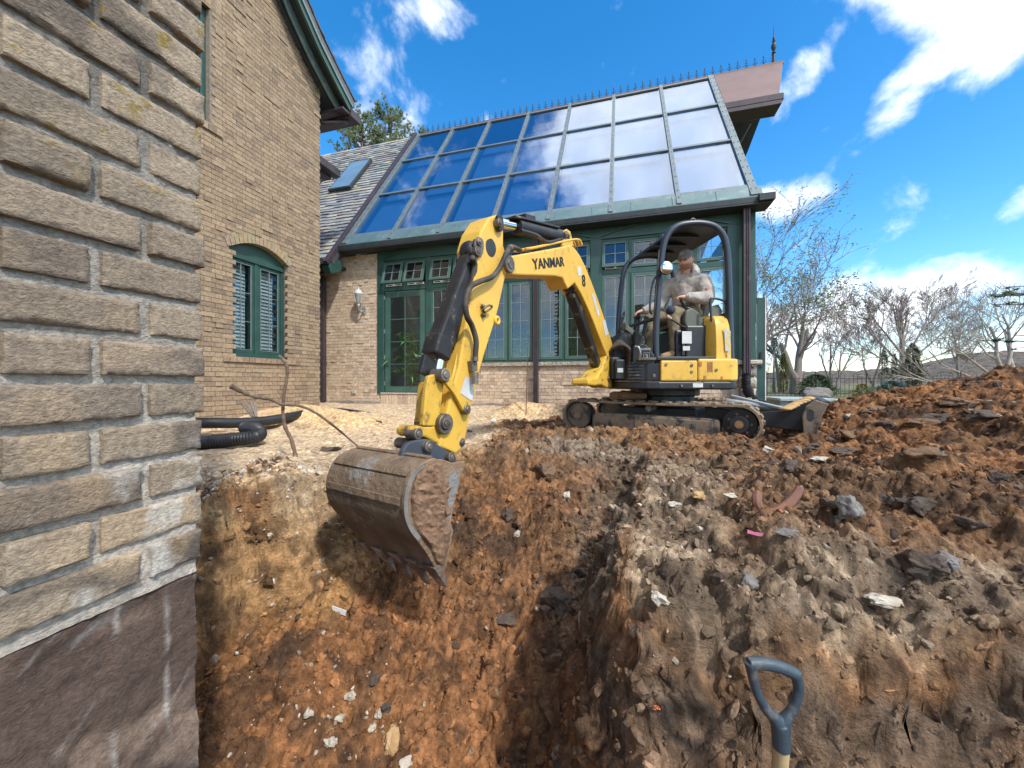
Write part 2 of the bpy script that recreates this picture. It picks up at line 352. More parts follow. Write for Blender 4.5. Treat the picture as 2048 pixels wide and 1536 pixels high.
def sand_mask(x, y):
    n = (fbm(x * 2.5, y * 2.5, o=3, seed=91) - .5)
    m = sst(y + n * .8, 3.0, 3.9) * sst(-x + n * .7, -.0, .35)
    m = np.maximum(m, sst(gauss(x, y, -2.3, 3.4, 1.3, 1.2) + n * .6, .25, .5))
    m = np.maximum(m, sst(gauss(x, y, .35, 6.15, .9, .45) + n * .3, .2, .4))
    return m * (1 - sst(y, 9, 11))
def ground_t(px, py, tmin=.65, tmax=30):
    t = np.concatenate([np.arange(tmin, 6, .012), np.arange(6, tmax, .1)]); u = (px - CX) / F; v = (HY - py) / F
    zz = H + v * t; g = height(u * t, t); k = np.where(zz < g)[0]
    return float(t[k[0]]) if len(k) else None
def gp(px, py):
    t = ground_t(px, py)
    if t is None: t = 5.0
    return Vector(((px - CX) / F * t, t, float(height(np.array([(px - CX) / F * t]), np.array([t]))[0])))
def axis(segs):
    out = [segs[0][0]]
    for a, b, s0, s1 in segs:
        x = a
        while x < b - 1e-9:
            f = (x - a) / (b - a); x = min(b, x + s0 * (s1 / s0) ** f)
            out.append(x)
    return np.array(out)
gx = -axis([(2.2, 4.5, .008, .06), (4.5, 14, .06, .7), (14, 400, .8, 40)])[::-1]
gx = np.concatenate([gx, axis([(-2.2, 2.6, .0072, .0072), (2.6, 6.5, .0075, .03), (6.5, 14, .04, .5), (14, 400, .8, 40)])[1:]])
gy = axis([(-60, -1, 8, .3), (-1, .7, .1, .012), (.7, 2.6, .0065, .0065), (2.6, 4.4, .0068, .014), (4.4, 9, .015, .06), (9, 20, .08, .5), (20, 600, .7, 40)])
X, Y = np.meshgrid(gx, gy); Z = height(X, Y)
D = rim_dist(X, Y)
inw = sst(D, -.03, .05) * (1 - sst(D, .3, .5)) * sst(Y, .4, .8) * (1 - .45 * sst(-X, .5, .8))
X2 = X + inw * ((fbm(X * 6, Y * 6, Z * 8, o=3, seed=101) - .5) * .12 + (fbm(X * 22, Y * 22, Z * 34, o=4, seed=105, ridge=True, g=.5) - .5) * .028)
Y2 = Y + inw * ((fbm(X * 6 + 9, Y * 6, Z * 8, o=3, seed=102) - .5) * .12 + (fbm(X * 22, Y * 22 + 5, Z * 34, o=4, seed=106, ridge=True, g=.5) - .5) * .028)
def lerp(a, b, m): return a * (1 - m[..., None]) + np.array(b) * m[..., None]
def soilcol(x, y, z):
    n1 = fbm(x * 1.7, y * 1.7, z * 1.7, o=4, seed=201); n2 = fbm(x * 6, y * 6, z * 6, o=4, seed=211); n3 = fbm(x * 28, y * 28, z * 28, o=3, seed=221)
    d = rim_dist(x, y)
    c = np.zeros(x.shape + (3,)) + np.array((.26, .145, .08))
    c = lerp(c, (.185, .115, .07), sst(n1, .42, .6))
    c = lerp(c, (.33, .175, .085), sst(n2, .55, .72) * .8)
    c = lerp(c, (.07, .05, .042), sst(fbm(x * 4, y * 4, z * 9, o=4, seed=231), .56, .66) * .9)
    # right bank grey-tan crumbs near the rim
    rb = sst(-d, -.02, .05) * (1 - sst(-d, .18, .5)) * sst(x, .1, .5) * sst(-y, -3.2, -2.6)
    c = lerp(c, (.36, .265, .18), rb * (.35 + .6 * sst(n2, .4, .65)))
    c = lerp(c, (.56, .46, .34), rb * sst(n2, .54, .7) * .6)
    tk = gauss(x, y, .9, 3.6, 1.3, .6); c = lerp(c, (.24, .165, .105), np.clip(tk, 0, 1) * .75)
    gb = gauss(x, y, 1.2, 2.2, .9, .8) * .5; c = lerp(c, (.25, .165, .105), np.clip(gb, 0, 1))
    # cut faces: strata
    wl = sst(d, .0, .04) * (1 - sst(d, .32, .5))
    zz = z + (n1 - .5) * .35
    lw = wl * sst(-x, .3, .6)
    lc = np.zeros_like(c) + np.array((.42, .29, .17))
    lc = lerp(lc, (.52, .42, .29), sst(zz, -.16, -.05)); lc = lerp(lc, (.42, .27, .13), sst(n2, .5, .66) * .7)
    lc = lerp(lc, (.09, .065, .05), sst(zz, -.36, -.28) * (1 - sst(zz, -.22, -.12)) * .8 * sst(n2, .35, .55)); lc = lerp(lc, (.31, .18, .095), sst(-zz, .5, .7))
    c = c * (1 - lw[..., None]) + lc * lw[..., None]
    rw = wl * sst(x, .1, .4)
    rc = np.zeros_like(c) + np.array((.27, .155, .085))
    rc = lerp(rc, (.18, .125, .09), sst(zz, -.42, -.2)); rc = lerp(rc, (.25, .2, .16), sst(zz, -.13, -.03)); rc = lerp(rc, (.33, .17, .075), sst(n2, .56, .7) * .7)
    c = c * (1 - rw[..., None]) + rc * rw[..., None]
    # left plateau gravel and sand
    s = sand_mask(x, y); c = lerp(c, (.62, .49, .335), s); c = lerp(c, (.70, .50, .28), s * np.clip(1.3 * (gauss(x, y, -2.9, 5.6, .8, .5) + gauss(x, y, -2.2, 5.15, .5, .35) + gauss(x, y, .3, 6.15, .7, .35) + gauss(x, y, -3.6, 6.4, .7, .45)), 0, 1)); 
    c = lerp(c, (.40, .30, .2), s * sst(n2, .58, .7) * .7)
    gr = sst(-d, -.02, .06) * (1 - sst(-d, .4, 1.0)) * sst(-x, .9, 1.2) * sst(-y, -3.2, -2.4); c = lerp(c, (.62, .57, .49), gr * sst(n3, .42, .6) * .85); c = lerp(c, (.45, .34, .21), gr * sst(n2, .5, .62) * .7)
    # floor of the pit is the most orange
    fo = sst(d, .35, .6) * sst(-y, -2.6, -1.9); c = lerp(c, (.335, .18, .095), fo * .7 * sst(n2 + n1, .75, 1.05)); 
    # grass and path far away
    far = sst(y - .2 * x, 6.8, 8.2) * sst(x, 3.0, 4.0) ; far = np.maximum(far, sst(y, 12, 14)); far = np.maximum(far, sst(x, 9, 11)); far = np.maximum(far, sst(-x, 8, 9)); far = np.maximum(far, sst(-y, 3, 5))
    c = lerp(c, (.13, .15, .06), far); c = lerp(c, (.23, .2, .12), far * sst(n2, .45, .6) * .6)
    c = c * (.45 + 1.2 * n3)[..., None]; dp_ = sst(fbm(x * 11, y * 11, z * 11, o=4, seed=241), .51, .63) * (1 - s) * .68; c = lerp(c, (.085, .058, .045), dp_); c = c * (1 + .16 * (1 - far) * (1 - s))[..., None] 
    gl_ = (c @ np.array((.4, .4, .2)))[..., None]; k_ = (.22 * (1 - s))[..., None]; w_ = (1 - s)[..., None] * (1 - far)[..., None]; c = c * (1 - w_) + c * np.array((.96, .855, .70)) * w_; bk_ = np.clip(rb + .8 * rw + gb, 0, 1) * (1 - far); tg_ = (c @ np.array((.45, .4, .15)))[..., None] * np.array((1.10, .98, .80)); kb_ = (.5 * bk_)[..., None]; c = c * (1 - kb_) + tg_ * 1.06 * kb_
    return np.clip(c, 0, 1)
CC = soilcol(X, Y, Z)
ny, nx = X.shape
verts = np.stack([X2, Y2, Z], -1).reshape(-1, 3).astype(np.float32)
idx = np.arange(nx * ny).reshape(ny, nx); quads = np.stack([idx[:-1, :-1], idx[:-1, 1:], idx[1:, 1:], idx[1:, :-1]], -1).reshape(-1, 4)
def grid_mesh(name, verts, quads, cols, m, smooth=True):
    me = bpy.data.meshes.new(name); me.vertices.add(len(verts)); me.vertices.foreach_set('co', verts.ravel())
    k = quads.shape[1]
    me.loops.add(quads.size); me.loops.foreach_set('vertex_index', quads.ravel().astype(np.int32))
    me.polygons.add(len(quads)); me.polygons.foreach_set('loop_start', np.arange(0, quads.size, k, dtype=np.int32)); me.polygons.foreach_set('loop_total', np.full(len(quads), k, dtype=np.int32))
    me.polygons.foreach_set('use_smooth', np.full(len(quads), smooth))
    me.update(calc_edges=True)
    ca = me.color_attributes.new('Col', 'FLOAT_COLOR', 'POINT'); c4 = np.ones((len(verts), 4), np.float32); c4[:, :3] = cols.reshape(-1, 3); ca.data.foreach_set('color', c4.ravel())
    me.materials.append(m); o = bpy.data.objects.new(name, me); COL.objects.link(o); return o
SOIL = mat('soil', (1.3, 1.25, 1.2), (.60, .57, .55), 30, .95, vcol=True, bump=1.0, bscale=85, dist=.02, spec=.25, detail=10)
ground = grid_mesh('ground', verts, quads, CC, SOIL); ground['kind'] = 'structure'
# rocks: templates are rough, faceted lumps
def rock_template(seed, sub=2, rough=.28, ang=.5):
    bm = bmesh.new(); bmesh.ops.create_icosphere(bm, subdivisions=sub, radius=1); v = np.array([tuple(p.co) for p in bm.verts]); f = np.array([[q.index for q in p.verts] for p in bm.faces]); bm.free()
    r = np.random.RandomState(seed)
    for k in range(12):   # chop with planes for angular faces
        n = r.normal(size=3); n /= np.linalg.norm(n); dd = .48 + .4 * r.rand(); s = v @ n; v = v - np.outer(np.clip(s - dd, 0, None) * (1 - .15 * ang), n)
    n = fbm(v[:, 0] * 1.7 + seed, v[:, 1] * 1.7, v[:, 2] * 1.7 + 20, o=4, seed=seed); v = v * (1 + rough * 2 * (n - .5))[:, None]
    return v, f
TPL = [rock_template(s, 2, .62) for s in range(16)]
TPB = [rock_template(s + 50, 4, .75) for s in range(12)]
def rotm(r):
    q = r.normal(size=4); q /= np.linalg.norm(q); w, x, y, z = q
    return np.array([[1 - 2 * (y * y + z * z), 2 * (x * y - z * w), 2 * (x * z + y * w)], [2 * (x * y + z * w), 1 - 2 * (x * x + z * z), 2 * (y * z - x * w)], [2 * (x * z - y * w), 2 * (y * z + x * w), 1 - 2 * (x * x + y * y)]])
def scatter(n, seed, region, smin, smax, power=2.2):
    r = np.random.RandomState(seed); xs = r.uniform(region[0], region[1], n * 3); ys = region[2] + (region[3] - region[2]) * r.rand(n * 3) ** 1.25
    keep = np.ones(len(xs), bool)
    sm = sand_mask(xs, ys); keep &= (r.rand(len(xs)) > sm * .9); u = xs / np.maximum(ys, .1); keep &= (np.abs(u) < 1.7)
    cl = fbm(xs * 2.2, ys * 2.2, o=3, seed=seed + 5); keep &= (r.rand(len(xs)) < sst(cl, .32, .6) + .12)
    xs, ys = xs[keep][:n], ys[keep][:n]; zs = height(xs, ys); sz = smin + (smax - smin) * r.rand(len(xs)) ** power
    sz = sz * (.6 + .4 * np.clip(ys / 2.2, .5, 2.2))
    Vs = []; Fs = []; Cs = []; off = 0
    base = soilcol(xs, ys, zs); br = .55 + .75 * r.rand(len(xs))
    dark = r.rand(len(xs)) < .07; pale = r.rand(len(xs)) < .03
    for i in range(len(xs)):
        v, f = TPL[r.randint(len(TPL))]; sc = np.array([1, .6 + .5 * r.rand(), .45 + .4 * r.rand()]) * sz[i]
        vv = (v * sc) @ rotm(r).T + np.array([xs[i], ys[i], zs[i] - sz[i] * .12]); Vs.append(vv); Fs.append(f + off); off += len(v)
        c = base[i] * br[i]
        if dark[i]: c = np.array((.085, .062, .05)) * (.7 + .9 * r.rand())
        if pale[i]: c = np.array((.42, .35, .27)) * (.6 + .4 * r.rand())
        Cs.append(np.tile(c, (len(v), 1)))
    return np.concatenate(Vs).astype(np.float32), np.concatenate(Fs), np.concatenate(Cs)
CLODM = mat('clods', (1.2, 1.15, 1.1), (.7, .68, .66), 40, .95, vcol=True, bump=1.0, bscale=120, dist=.006, spec=.25)
v1, f1, c1_ = scatter(9000, 5, (-2.2, 7.0, .75, 5.2), .006, .04, 3.0)
v2_, f2_, c2_ = scatter(11000, 6, (-1.4, 2.6, .78, 2.6), .0028, .015, 2.6)
v3_, f3_, c3_ = scatter(900, 9, (-1.6, 6.0, .9, 4.6), .016, .045, 2.2)
f2_ = np.concatenate([f2_, f3_ + len(v2_)]); v2_ = np.concatenate([v2_, v3_]); c2_ = np.concatenate([c2_, c3_])
f1 = np.concatenate([f1, f2_ + len(v1)]); v1 = np.concatenate([v1, v2_]); c1_ = np.concatenate([c1_, c2_])
o = grid_mesh('rubble', v1, f1, c1_, CLODM, False); o['kind'] = 'stuff'; o['label'] = 'loose crumbs of brown soil strewn over the pit and spoil heap'; o['category'] = 'rubble'
r2 = np.random.RandomState(8)
def gravel(name, label, cx, cy, sx, sy, n, smin, smax, cols, seed):
    r = np.random.RandomState(seed); Vs = []; Fs = []; Cs = []; off = 0
    xs = cx + r.normal(size=n) * sx; ys = cy + r.normal(size=n) * sy; zs = height(xs, ys)
    for i in range(n):
        v, f = TPL[r.randint(len(TPL))]; s = smin + (smax - smin) * r.rand() ** 2.5; sc = np.array([1, .7, .5]) * s
        vv = (v * sc) @ rotm(r).T + np.array([xs[i], ys[i], zs[i] + s * .2]); Vs.append(vv); Fs.append(f + off); off += len(v)
        Cs.append(np.tile(np.array(cols[r.randint(len(cols))]) * (.75 + .4 * r.rand()), (len(v), 1)))
    o = grid_mesh(name, np.concatenate(Vs).astype(np.float32), np.concatenate(Fs), np.concatenate(Cs), CLODM, False); o['kind'] = 'stuff'; o['label'] = label; o['category'] = 'gravel'
gravel('gravel', 'pale crushed gravel along the left rim of the pit', -1.62, 2.25, .28, .22, 900, .004, .022, [(.62, .6, .56), (.5, .46, .4), (.45, .36, .26)], 3)
gravel('gravel', 'pale pebbles and chalk crumbs along the right rim of the pit', 1.0, 1.75, .32, .45, 420, .003, .016, [(.55, .5, .43), (.35, .29, .22), (.3, .2, .13)], 4)
gravel('gravel', 'small pale stones at the foot of the left pit wall', -.78, 1.55, .16, .14, 110, .004, .016, [(.62, .58, .5), (.4, .3, .2)], 6)
WHITEST = mat('white_stone', (.54, .50, .42), (.38, .33, .26), 22, .9, bump=.8, bscale=70, dist=.006, c3=(.3, .2, .11), thr=(.55, .68), scale3=16)
GREYST = mat('grey_stone', (.22, .205, .19), (.12, .11, .105), 20, .9, bump=.9, bscale=60, dist=.008, c3=(.2, .12, .07), thr=(.55, .65), scale3=12)
YELST = mat('ochre_stone', (.5, .33, .16), (.4, .24, .11), 18, .9, bump=.9, bscale=60, dist=.008, c3=(.5, .45, .38), thr=(.58, .66), scale3=9)
DARKC = mat('dark_clod', (.075, .058, .05), (.12, .085, .06), 18, .93, bump=1, bscale=55, dist=.012, c3=(.19, .1, .05), thr=(.56, .68), scale3=10)
BROWNC = mat('brown_clod', (.21, .12, .065), (.12, .08, .05), 16, .95, bump=1, bscale=60, dist=.012, c3=(.28, .22, .15), thr=(.6, .7), scale3=10)
def rock(px, py, wpx, hpx, m, name, label, cat, seed, group=None, flat=.8, rise=.15):
    p = gp(px, py + hpx * .25); t = p.y; wx = wpx / F * t / 2; hz = hpx / F * t / 2
    v, f = TPB[seed % len(TPB)]; a = seed * 1.7; R = np.array([[math.cos(a), -math.sin(a), 0], [math.sin(a), math.cos(a), 0], [0, 0, 1]])
    vv = (v @ R.T); ext = np.abs(vv).max(0); vv = vv / ext * np.array([wx, (wx + hz) / 2, hz])
    b = MB(); b.v = [tuple(q) for q in (vv + np.array([p.x, p.y, p.z + hz * rise]))]; b.f = [tuple(int(k) for k in q) for q in f]; b.c = [(1, 1, 1)] * len(b.v); b.m = [0] * len(b.f)
    return b.build(name, m, smooth=30, label=label, cat=cat, group=group)
for a in [
    (780, 1478, 44, 52, YELST, 'stone', 'large ochre and white stone on the pit floor, biggest pale stone there', 'stone', 1, 'pale stones at the foot of the left wall'),
    (743, 1457, 24, 28, WHITEST, 'stone', 'rounded white stone directly up-left of the large ochre stone', 'stone', 2, 'pale stones at the foot of the left wall'),
    (757, 1440, 16, 22, WHITEST, 'stone', 'small upright white stone behind the rounded white stone near the ochre one', 'stone', 3, 'pale stones at the foot of the left wall'),
    (613, 1437, 32, 22, WHITEST, 'stone', 'flat white stone on the sand, leftmost of the pale stones in the pit', 'stone', 4, 'pale stones at the foot of the left wall'),
    (678, 1434, 28, 20, WHITEST, 'stone', 'white stone halfway between the flat left one and the small upright one', 'stone', 5, 'pale stones at the foot of the left wall'),
    (664, 1489, 34, 20, WHITEST, 'stone', 'jagged white stone nearest the camera left of the ochre stone', 'stone', 6, 'pale stones at the foot of the left wall'),
    (699, 1391, 24, 18, WHITEST, 'stone', 'white-topped flat stone highest up the talus of the left wall', 'stone', 7, 'pale stones at the foot of the left wall'),
    (812, 1530, 34, 18, WHITEST, 'stone', 'flat white stone at the bottom edge below the ochre stone', 'stone', 8, 'pale stones at the foot of the left wall'),
    (1703, 1012, 58, 62, GREYST, 'boulder', 'grey boulder standing on the brown spoil right of the clay pipe piece', 'boulder', 9, None),
    (1838, 1010, 74, 44, DARKC, 'clod', 'dark clod with a pale crest right of the grey boulder', 'clod', 10, 'large clods on the spoil heap'),
    (1775, 1000, 52, 34, DARKC, 'clod', 'dark clod touching the right side of the grey boulder', 'clod', 11, 'large clods on the spoil heap'),
    (1852, 1140, 90, 66, DARKC, 'clod', 'biggest black clod low on the right bank', 'clod', 12, 'large clods on the spoil heap'),
    (1898, 1130, 52, 34, GREYST, 'stone', 'grey stone leaning on the right side of the biggest black clod', 'stone', 13, None),
    (1882, 835, 70, 32, DARKC, 'clod', 'black clod near the top of the spoil heap', 'clod', 14, 'large clods on the spoil heap'),
    (1965, 830, 60, 28, DARKC, 'clod', 'black clod at the right crest of the spoil heap', 'clod', 15, 'large clods on the spoil heap'),
    (1578, 930, 40, 32, DARKC, 'clod', 'crumbly black clod above the clay pipe piece', 'clod', 16, 'large clods on the spoil heap'),
    (1690, 898, 60, 18, DARKC, 'clod', 'long low black clod in the middle distance behind the grey boulder', 'clod', 17, 'large clods on the spoil heap'),
    (1625, 893, 40, 14, DARKC, 'clod', 'thin black clod left of the long low one', 'clod', 18, 'large clods on the spoil heap'),
    (1850, 910, 72, 28, BROWNC, 'clod', 'long tan clod on the spoil slope above the grey boulder', 'clod', 19, 'large clods on the spoil heap'),
    (1940, 1045, 60, 34, DARKC, 'clod', 'oblong dark clod at the right edge above the biggest black clod', 'clod', 20, 'large clods on the spoil heap'),
    (1770, 850, 44, 26, DARKC, 'clod', 'red-black clod right of the dozer blade', 'clod', 21, 'large clods on the spoil heap'),
    (1840, 845, 60, 26, BROWNC, 'clod', 'broad brown clod behind the long tan clod', 'clod', 22, 'large clods on the spoil heap'),
    (1700, 870, 46, 22, BROWNC, 'clod', 'brown clod on the heap between the blade and the long low clod', 'clod', 23, 'large clods on the spoil heap'),
    (1332, 832, 22, 46, BROWNC, 'clod', 'upright brown clod standing against the near track', 'clod', 24, None),
    (1215, 968, 40, 44, BROWNC, 'clod', 'round brown clod on the right slope of the pit below the tracks', 'clod', 25, 'clods lying in the pit'),
    (1092, 932, 62, 40, BROWNC, 'clod', 'wide tan clod half way up the far end of the pit', 'clod', 26, 'clods lying in the pit'),
    (1130, 1200, 100, 44, DARKC, 'clod', 'longest dark clod in the middle of the pit', 'clod', 27, 'clods lying in the pit'),
    (1168, 1215, 32, 28, BROWNC, 'clod', 'rust-brown round clod just right of the longest dark one', 'clod', 28, 'clods lying in the pit'),
    (1010, 1235, 46, 24, DARKC, 'clod', 'dark flat clod left of the longest dark one', 'clod', 29, 'clods lying in the pit'),
    (1012, 1028, 36, 30, DARKC, 'clod', 'dark clod beside the bucket on the pit slope', 'clod', 30, 'clods lying in the pit'),
    (1040, 1040, 26, 24, BROWNC, 'clod', 'pinkish-brown block right beside the dark clod near the bucket', 'clod', 31, 'clods lying in the pit'),
    (1110, 1320, 40, 44, BROWNC, 'clod', 'brown clod low in the pit near the right wall', 'clod', 32, 'clods lying in the pit'),
    (770, 1418, 26, 26, DARKC, 'clod', 'dark clod just above the small upright white stone', 'clod', 33, 'clods lying in the pit'),
    (746, 1362, 34, 26, DARKC, 'clod', 'dark lump at the foot of the left pit wall', 'clod', 34, 'clods lying in the pit'),
    (1155, 1140, 30, 26, DARKC, 'clod', 'black clod on the pit slope above the longest dark one', 'clod', 35, 'clods lying in the pit'),
    (1133, 992, 16, 22, WHITEST, 'stone', 'small pale angular stone in the middle of the far slope', 'stone', 36, None),
    (1035, 1068, 18, 20, WHITEST, 'stone', 'small cream stone beside the dark clods near the bucket', 'stone', 37, None),
    (1348, 1012, 30, 18, WHITEST, 'stone', 'white chalk stone on the right rim of the pit, upper one', 'stone', 38, 'white stones on the right rim'),
    (1398, 1003, 34, 22, YELST, 'stone', 'cream stone on the right rim beside the chalk stone', 'stone', 39, 'white stones on the right rim'),
    (1462, 993, 38, 12, WHITEST, 'stone', 'flat white stone left of the clay pipe piece', 'stone', 40, 'white stones on the right rim'),
    (1318, 1192, 40, 38, WHITEST, 'stone', 'pale rounded stone set in the front of the right bank', 'stone', 41, 'white stones on the right rim'),
    (1500, 1170, 46, 40, GREYST, 'stone', 'grey-tan stone set in the right bank above the shovel', 'stone', 42, None),
    (1765, 1205, 70, 22, WHITEST, 'stone', 'long white chalk stone low on the right bank', 'stone', 43, 'white stones on the right rim'),
    (1640, 920, 34, 12, WHITEST, 'stone', 'small cream stone on the soil above the grey boulder', 'stone', 44, None),
    (1575, 1078, 50, 18, GREYST, 'stone', 'slanted grey stone touching the pink ribbon', 'stone', 45, None),
    (1400, 1060, 14, 14, WHITEST, 'stone', 'tiny white stone on the right bank below the cream stone', 'stone', 46, 'white stones on the right rim'),
    (655, 898, 48, 16, DARKC, 'clod', 'dark clod lying behind the pit rim left of the bucket', 'clod', 47, None),
    (1535, 900, 26, 16, WHITEST, 'stone', 'pale round stone below the near track', 'stone', 48, None),
    (1745, 820, 50, 20, BROWNC, 'clod', 'brown clod on the skyline right of the blade', 'clod', 49, 'large clods on the spoil heap'),
    (1905, 800, 66, 26, BROWNC, 'clod', 'brown clod high on the spoil heap left of the crest', 'clod', 50, 'large clods on the spoil heap'),
    (1600, 1010, 40, 20, BROWNC, 'clod', 'brown clod between the clay pipe piece and the grey boulder', 'clod', 51, 'large clods on the spoil heap'),
    (1990, 960, 50, 26, DARKC, 'clod', 'dark clod at the right edge half way up the heap', 'clod', 52, 'large clods on the spoil heap'),
    (1470, 905, 40, 22, BROWNC, 'clod', 'grey-brown clod on the rim below the middle of the track', 'clod', 53, None)]:
    rock(a[0], a[1], a[2], a[3], a[4], a[5], a[6], a[7], a[8], a[9])
# ------------------------------------------------------------------ brickwork
def brickcol(r, kind):
    t = r.random()
    if kind == 'gable': base = (.375, .285, .195); alt = (.335, .25, .17); dk = (.27, .205, .15)
    elif kind == 'facade': base = (.66, .53, .40); alt = (.60, .47, .35); dk = (.50, .385, .29)
    else: base = (.42, .345, .26); alt = (.35, .285, .22); dk = (.27, .22, .175)
    c = base if t < .6 else alt if t < .88 else dk
    k = .88 + .24 * r.random(); return tuple(x * k for x in c)
def brickwall(b, mapf, u0, u1, z0, z1, kind, seed, S=.2, Hd=.098, course=.0717, joint=.008, mask=None, proud=.012, ztop=None):
    """Flemish-bond bricks as real blocks over a mortar bed; mapf(u, out, z) -> point"""
    r = random.Random(seed); row = 0; z = z0
    while z < z1 - .01:
        zt = min(z + course - joint, z1); u = u0 - (0 if row % 2 == 0 else (S + Hd) / 2 + joint); k = 0
        while u < u1:
            L = S if k % 2 == 0 else Hd; a = max(u, u0); e = min(u + L, u1)
            if e - a > .02:
                zt2 = zt
                if ztop:
                    zt2 = min(zt, min(ztop(a), ztop(e)))
                if zt2 - z > .01 and not (mask and mask((a + e) / 2, (z + zt2) / 2)):
                    o = r.uniform(0, .0035)
                    if r.random() < (.16 if k % 2 else .04): o += proud * r.uniform(.6, 1.3)
                    q = [(a, .02), (e, .02), (e, -o), (a, -o)]; g = .0015
                    vs = [mapf(uu, oo, zz) for zz in (z, zt2) for uu, oo in q]
                    b.add(vs, BOXF, brickcol(r, kind))
            u += L + joint; k += 1
        z += course; row += 1
MORT = (.30, .265, .225)
# ---- near wall at the left edge of the photograph (wall plane a = -0.8 in facade coordinates)
nw = thing('brick_building', 'tan wire-cut brick wall corner filling the left edge above dark parged foundation', 'building', (-.95, .3, -1), local=True)
b = MB(); A0 = -.8; B1 = .56; rr = random.Random(4)
C0 = .0717; zc = .596
def rough_brick(b, b0, b1, z0, z1, out, r, seed):
    fine = z1 < 1.45 and b1 > .15; stp_ = .0045 if fine else .02; nu = max(4, int((b1 - b0) / stp_)); nv = max(3, int((z1 - z0) / stp_)); vs = []; cs = []
    base = brickcol(r, 'near'); tw = r.uniform(-.002, .002); kk = r.uniform(-1, 1)
    us = np.concatenate([[0, .0022 / (b1 - b0)], np.linspace(.0055 / (b1 - b0), 1 - .0055 / (b1 - b0), nu), [1 - .0022 / (b1 - b0), 1]])
    ws = np.concatenate([[0, .0022 / (z1 - z0)], np.linspace(.0055 / (z1 - z0), 1 - .0055 / (z1 - z0), nv), [1 - .0022 / (z1 - z0), 1]])
    U, Wv = np.meshgrid(us, ws); bb = b0 + U * (b1 - b0); zz = z0 + Wv * (z1 - z0)
    n = fbm(bb * 70 + seed, zz * 150, o=3, seed=seed % 97) - .5; nn = fbm(bb * 14, zz * 14 + seed, o=2, seed=3) - .5
    dep = out + n * .0022 + nn * .0012 + (zz - z0) * tw
    ed = np.minimum(np.minimum(U, 1 - U) * (b1 - b0), np.minimum(Wv, 1 - Wv) * (z1 - z0))
    chip = (fbm(bb * 60 + 7, zz * 60 + seed, o=3, seed=8) - .5).clip(0, 1) * .018 * (1 - sst(ed, .002, .009))
    dep = dep - chip - np.where(ed < .001, .03, np.where(ed < .004, .002, 0))
    sm = (fbm(bb * 9 + seed, zz * 16, o=3, seed=19)); dark = .95 * sst(sm, .48, .68)[..., None]
    col = np.array(base)[None, None] * (1 - dark * (.5 + .18 * kk)) + np.array((.10, .09, .085)) * dark * .45
    low = sst(-zz, -.95, -.35)[..., None]; col = col * (1 - .12 * low) + np.array((.5, .33, .15)) * .25 * low * sst(fbm(bb * 12, zz * 9 + 3, o=2, seed=29), .5, .7)[..., None]
    wh = sst(fbm(bb * 16 + 2, zz * 11, o=4, seed=39), .60, .72)[..., None] * sst(-zz, -.62, -.2)[..., None]; col = col * (1 - wh) + np.array((.62, .6, .56)) * wh
    li = sst(fbm(bb * 35 + 2, zz * 35, o=3, seed=49), .70, .78)[..., None] * sst(zz, .8, 1.1)[..., None]; col = col * (1 - li * .8) + np.array((.33, .24, .05)) * li * .8
    R, Cn = U.shape; vs = [(A0 + dep[i, j], bb[i, j], zz[i, j]) for i in range(R) for j in range(Cn)]
    n0 = len(b.v); b.v.extend(vs); b.c.extend([tuple(x) for x in col.reshape(-1, 3)])
    fs = [(n0 + i * Cn + j, n0 + i * Cn + j + 1, n0 + (i + 1) * Cn + j + 1, n0 + (i + 1) * Cn + j) for i in range(R - 1) for j in range(Cn - 1)]
    b.f.extend(fs); b.m.extend([0] * len(fs))
for k in range(-64, 5):
    zt = zc - k * C0; zb = zt - (C0 - .0125); odd = k % 2 == 0
    lens = [.098 - .006, .195, .095, .195, .095, .195, .195] if odd else [.158, .090, .2, .095, .195, .095, .2]
    e = B1
    for i, L in enumerate(lens):
        s = e - L; out = rr.uniform(-.001, .004) + (.006 if rr.random() < .2 else 0)
        if k == -1 and i == 0: out += .004
        if k in (3,) and i == 1 or k == -1 and i == 1: out += .006
        tilt = 0; bz = zb
        if k == 4: bz = zb
        rough_brick(b, s, e + (.0 if i else rr.uniform(-.006, .002)), bz, zt, out, rr, k * 13 + i + 400)
        e = s - .0125
# mortar bed just behind the faces, rough
nu, nv = 190, 300; us = np.linspace(-.85, B1 - .012, nu); ws = np.linspace(.225, 2.4, nv); U, Wv = np.meshgrid(us, ws)
dp = -.0075 + (fbm(U * 50, Wv * 50, o=4, seed=2) - .5) * .009 + (fbm(U * 9, Wv * 9, o=2, seed=22) - .5) * .006
mc = np.array((.34, .325, .30))[None, None] * (.75 + .5 * fbm(U * 30, Wv * 30, o=3, seed=12))[..., None]; lo = sst(-Wv, -.9, -.3)[..., None]; up_ = sst(Wv, .9, 1.2)[..., None]; mc = mc * (1 - lo) + np.array((.52, .48, .43)) * lo * (.8 + .4 * fbm(U * 30, Wv * 30, o=3, seed=12))[..., None]; mc = mc * (1 - .45 * up_)
n0 = len(b.v); b.v.extend([(A0 + dp[i, j], U[i, j], Wv[i, j]) for i in range(nv) for j in range(nu)]); b.c.extend([tuple(x) for x in mc.reshape(-1, 3)])
fs = [(n0 + i * nu + j, n0 + i * nu + j + 1, n0 + (i + 1) * nu + j + 1, n0 + (i + 1) * nu + j) for i in range(nv - 1) for j in range(nu - 1)]; b.f.extend(fs); b.m.extend([0] * len(fs))
b.nofix = True
nwall = b.build('wall', BRICKN, nw, smooth=40)
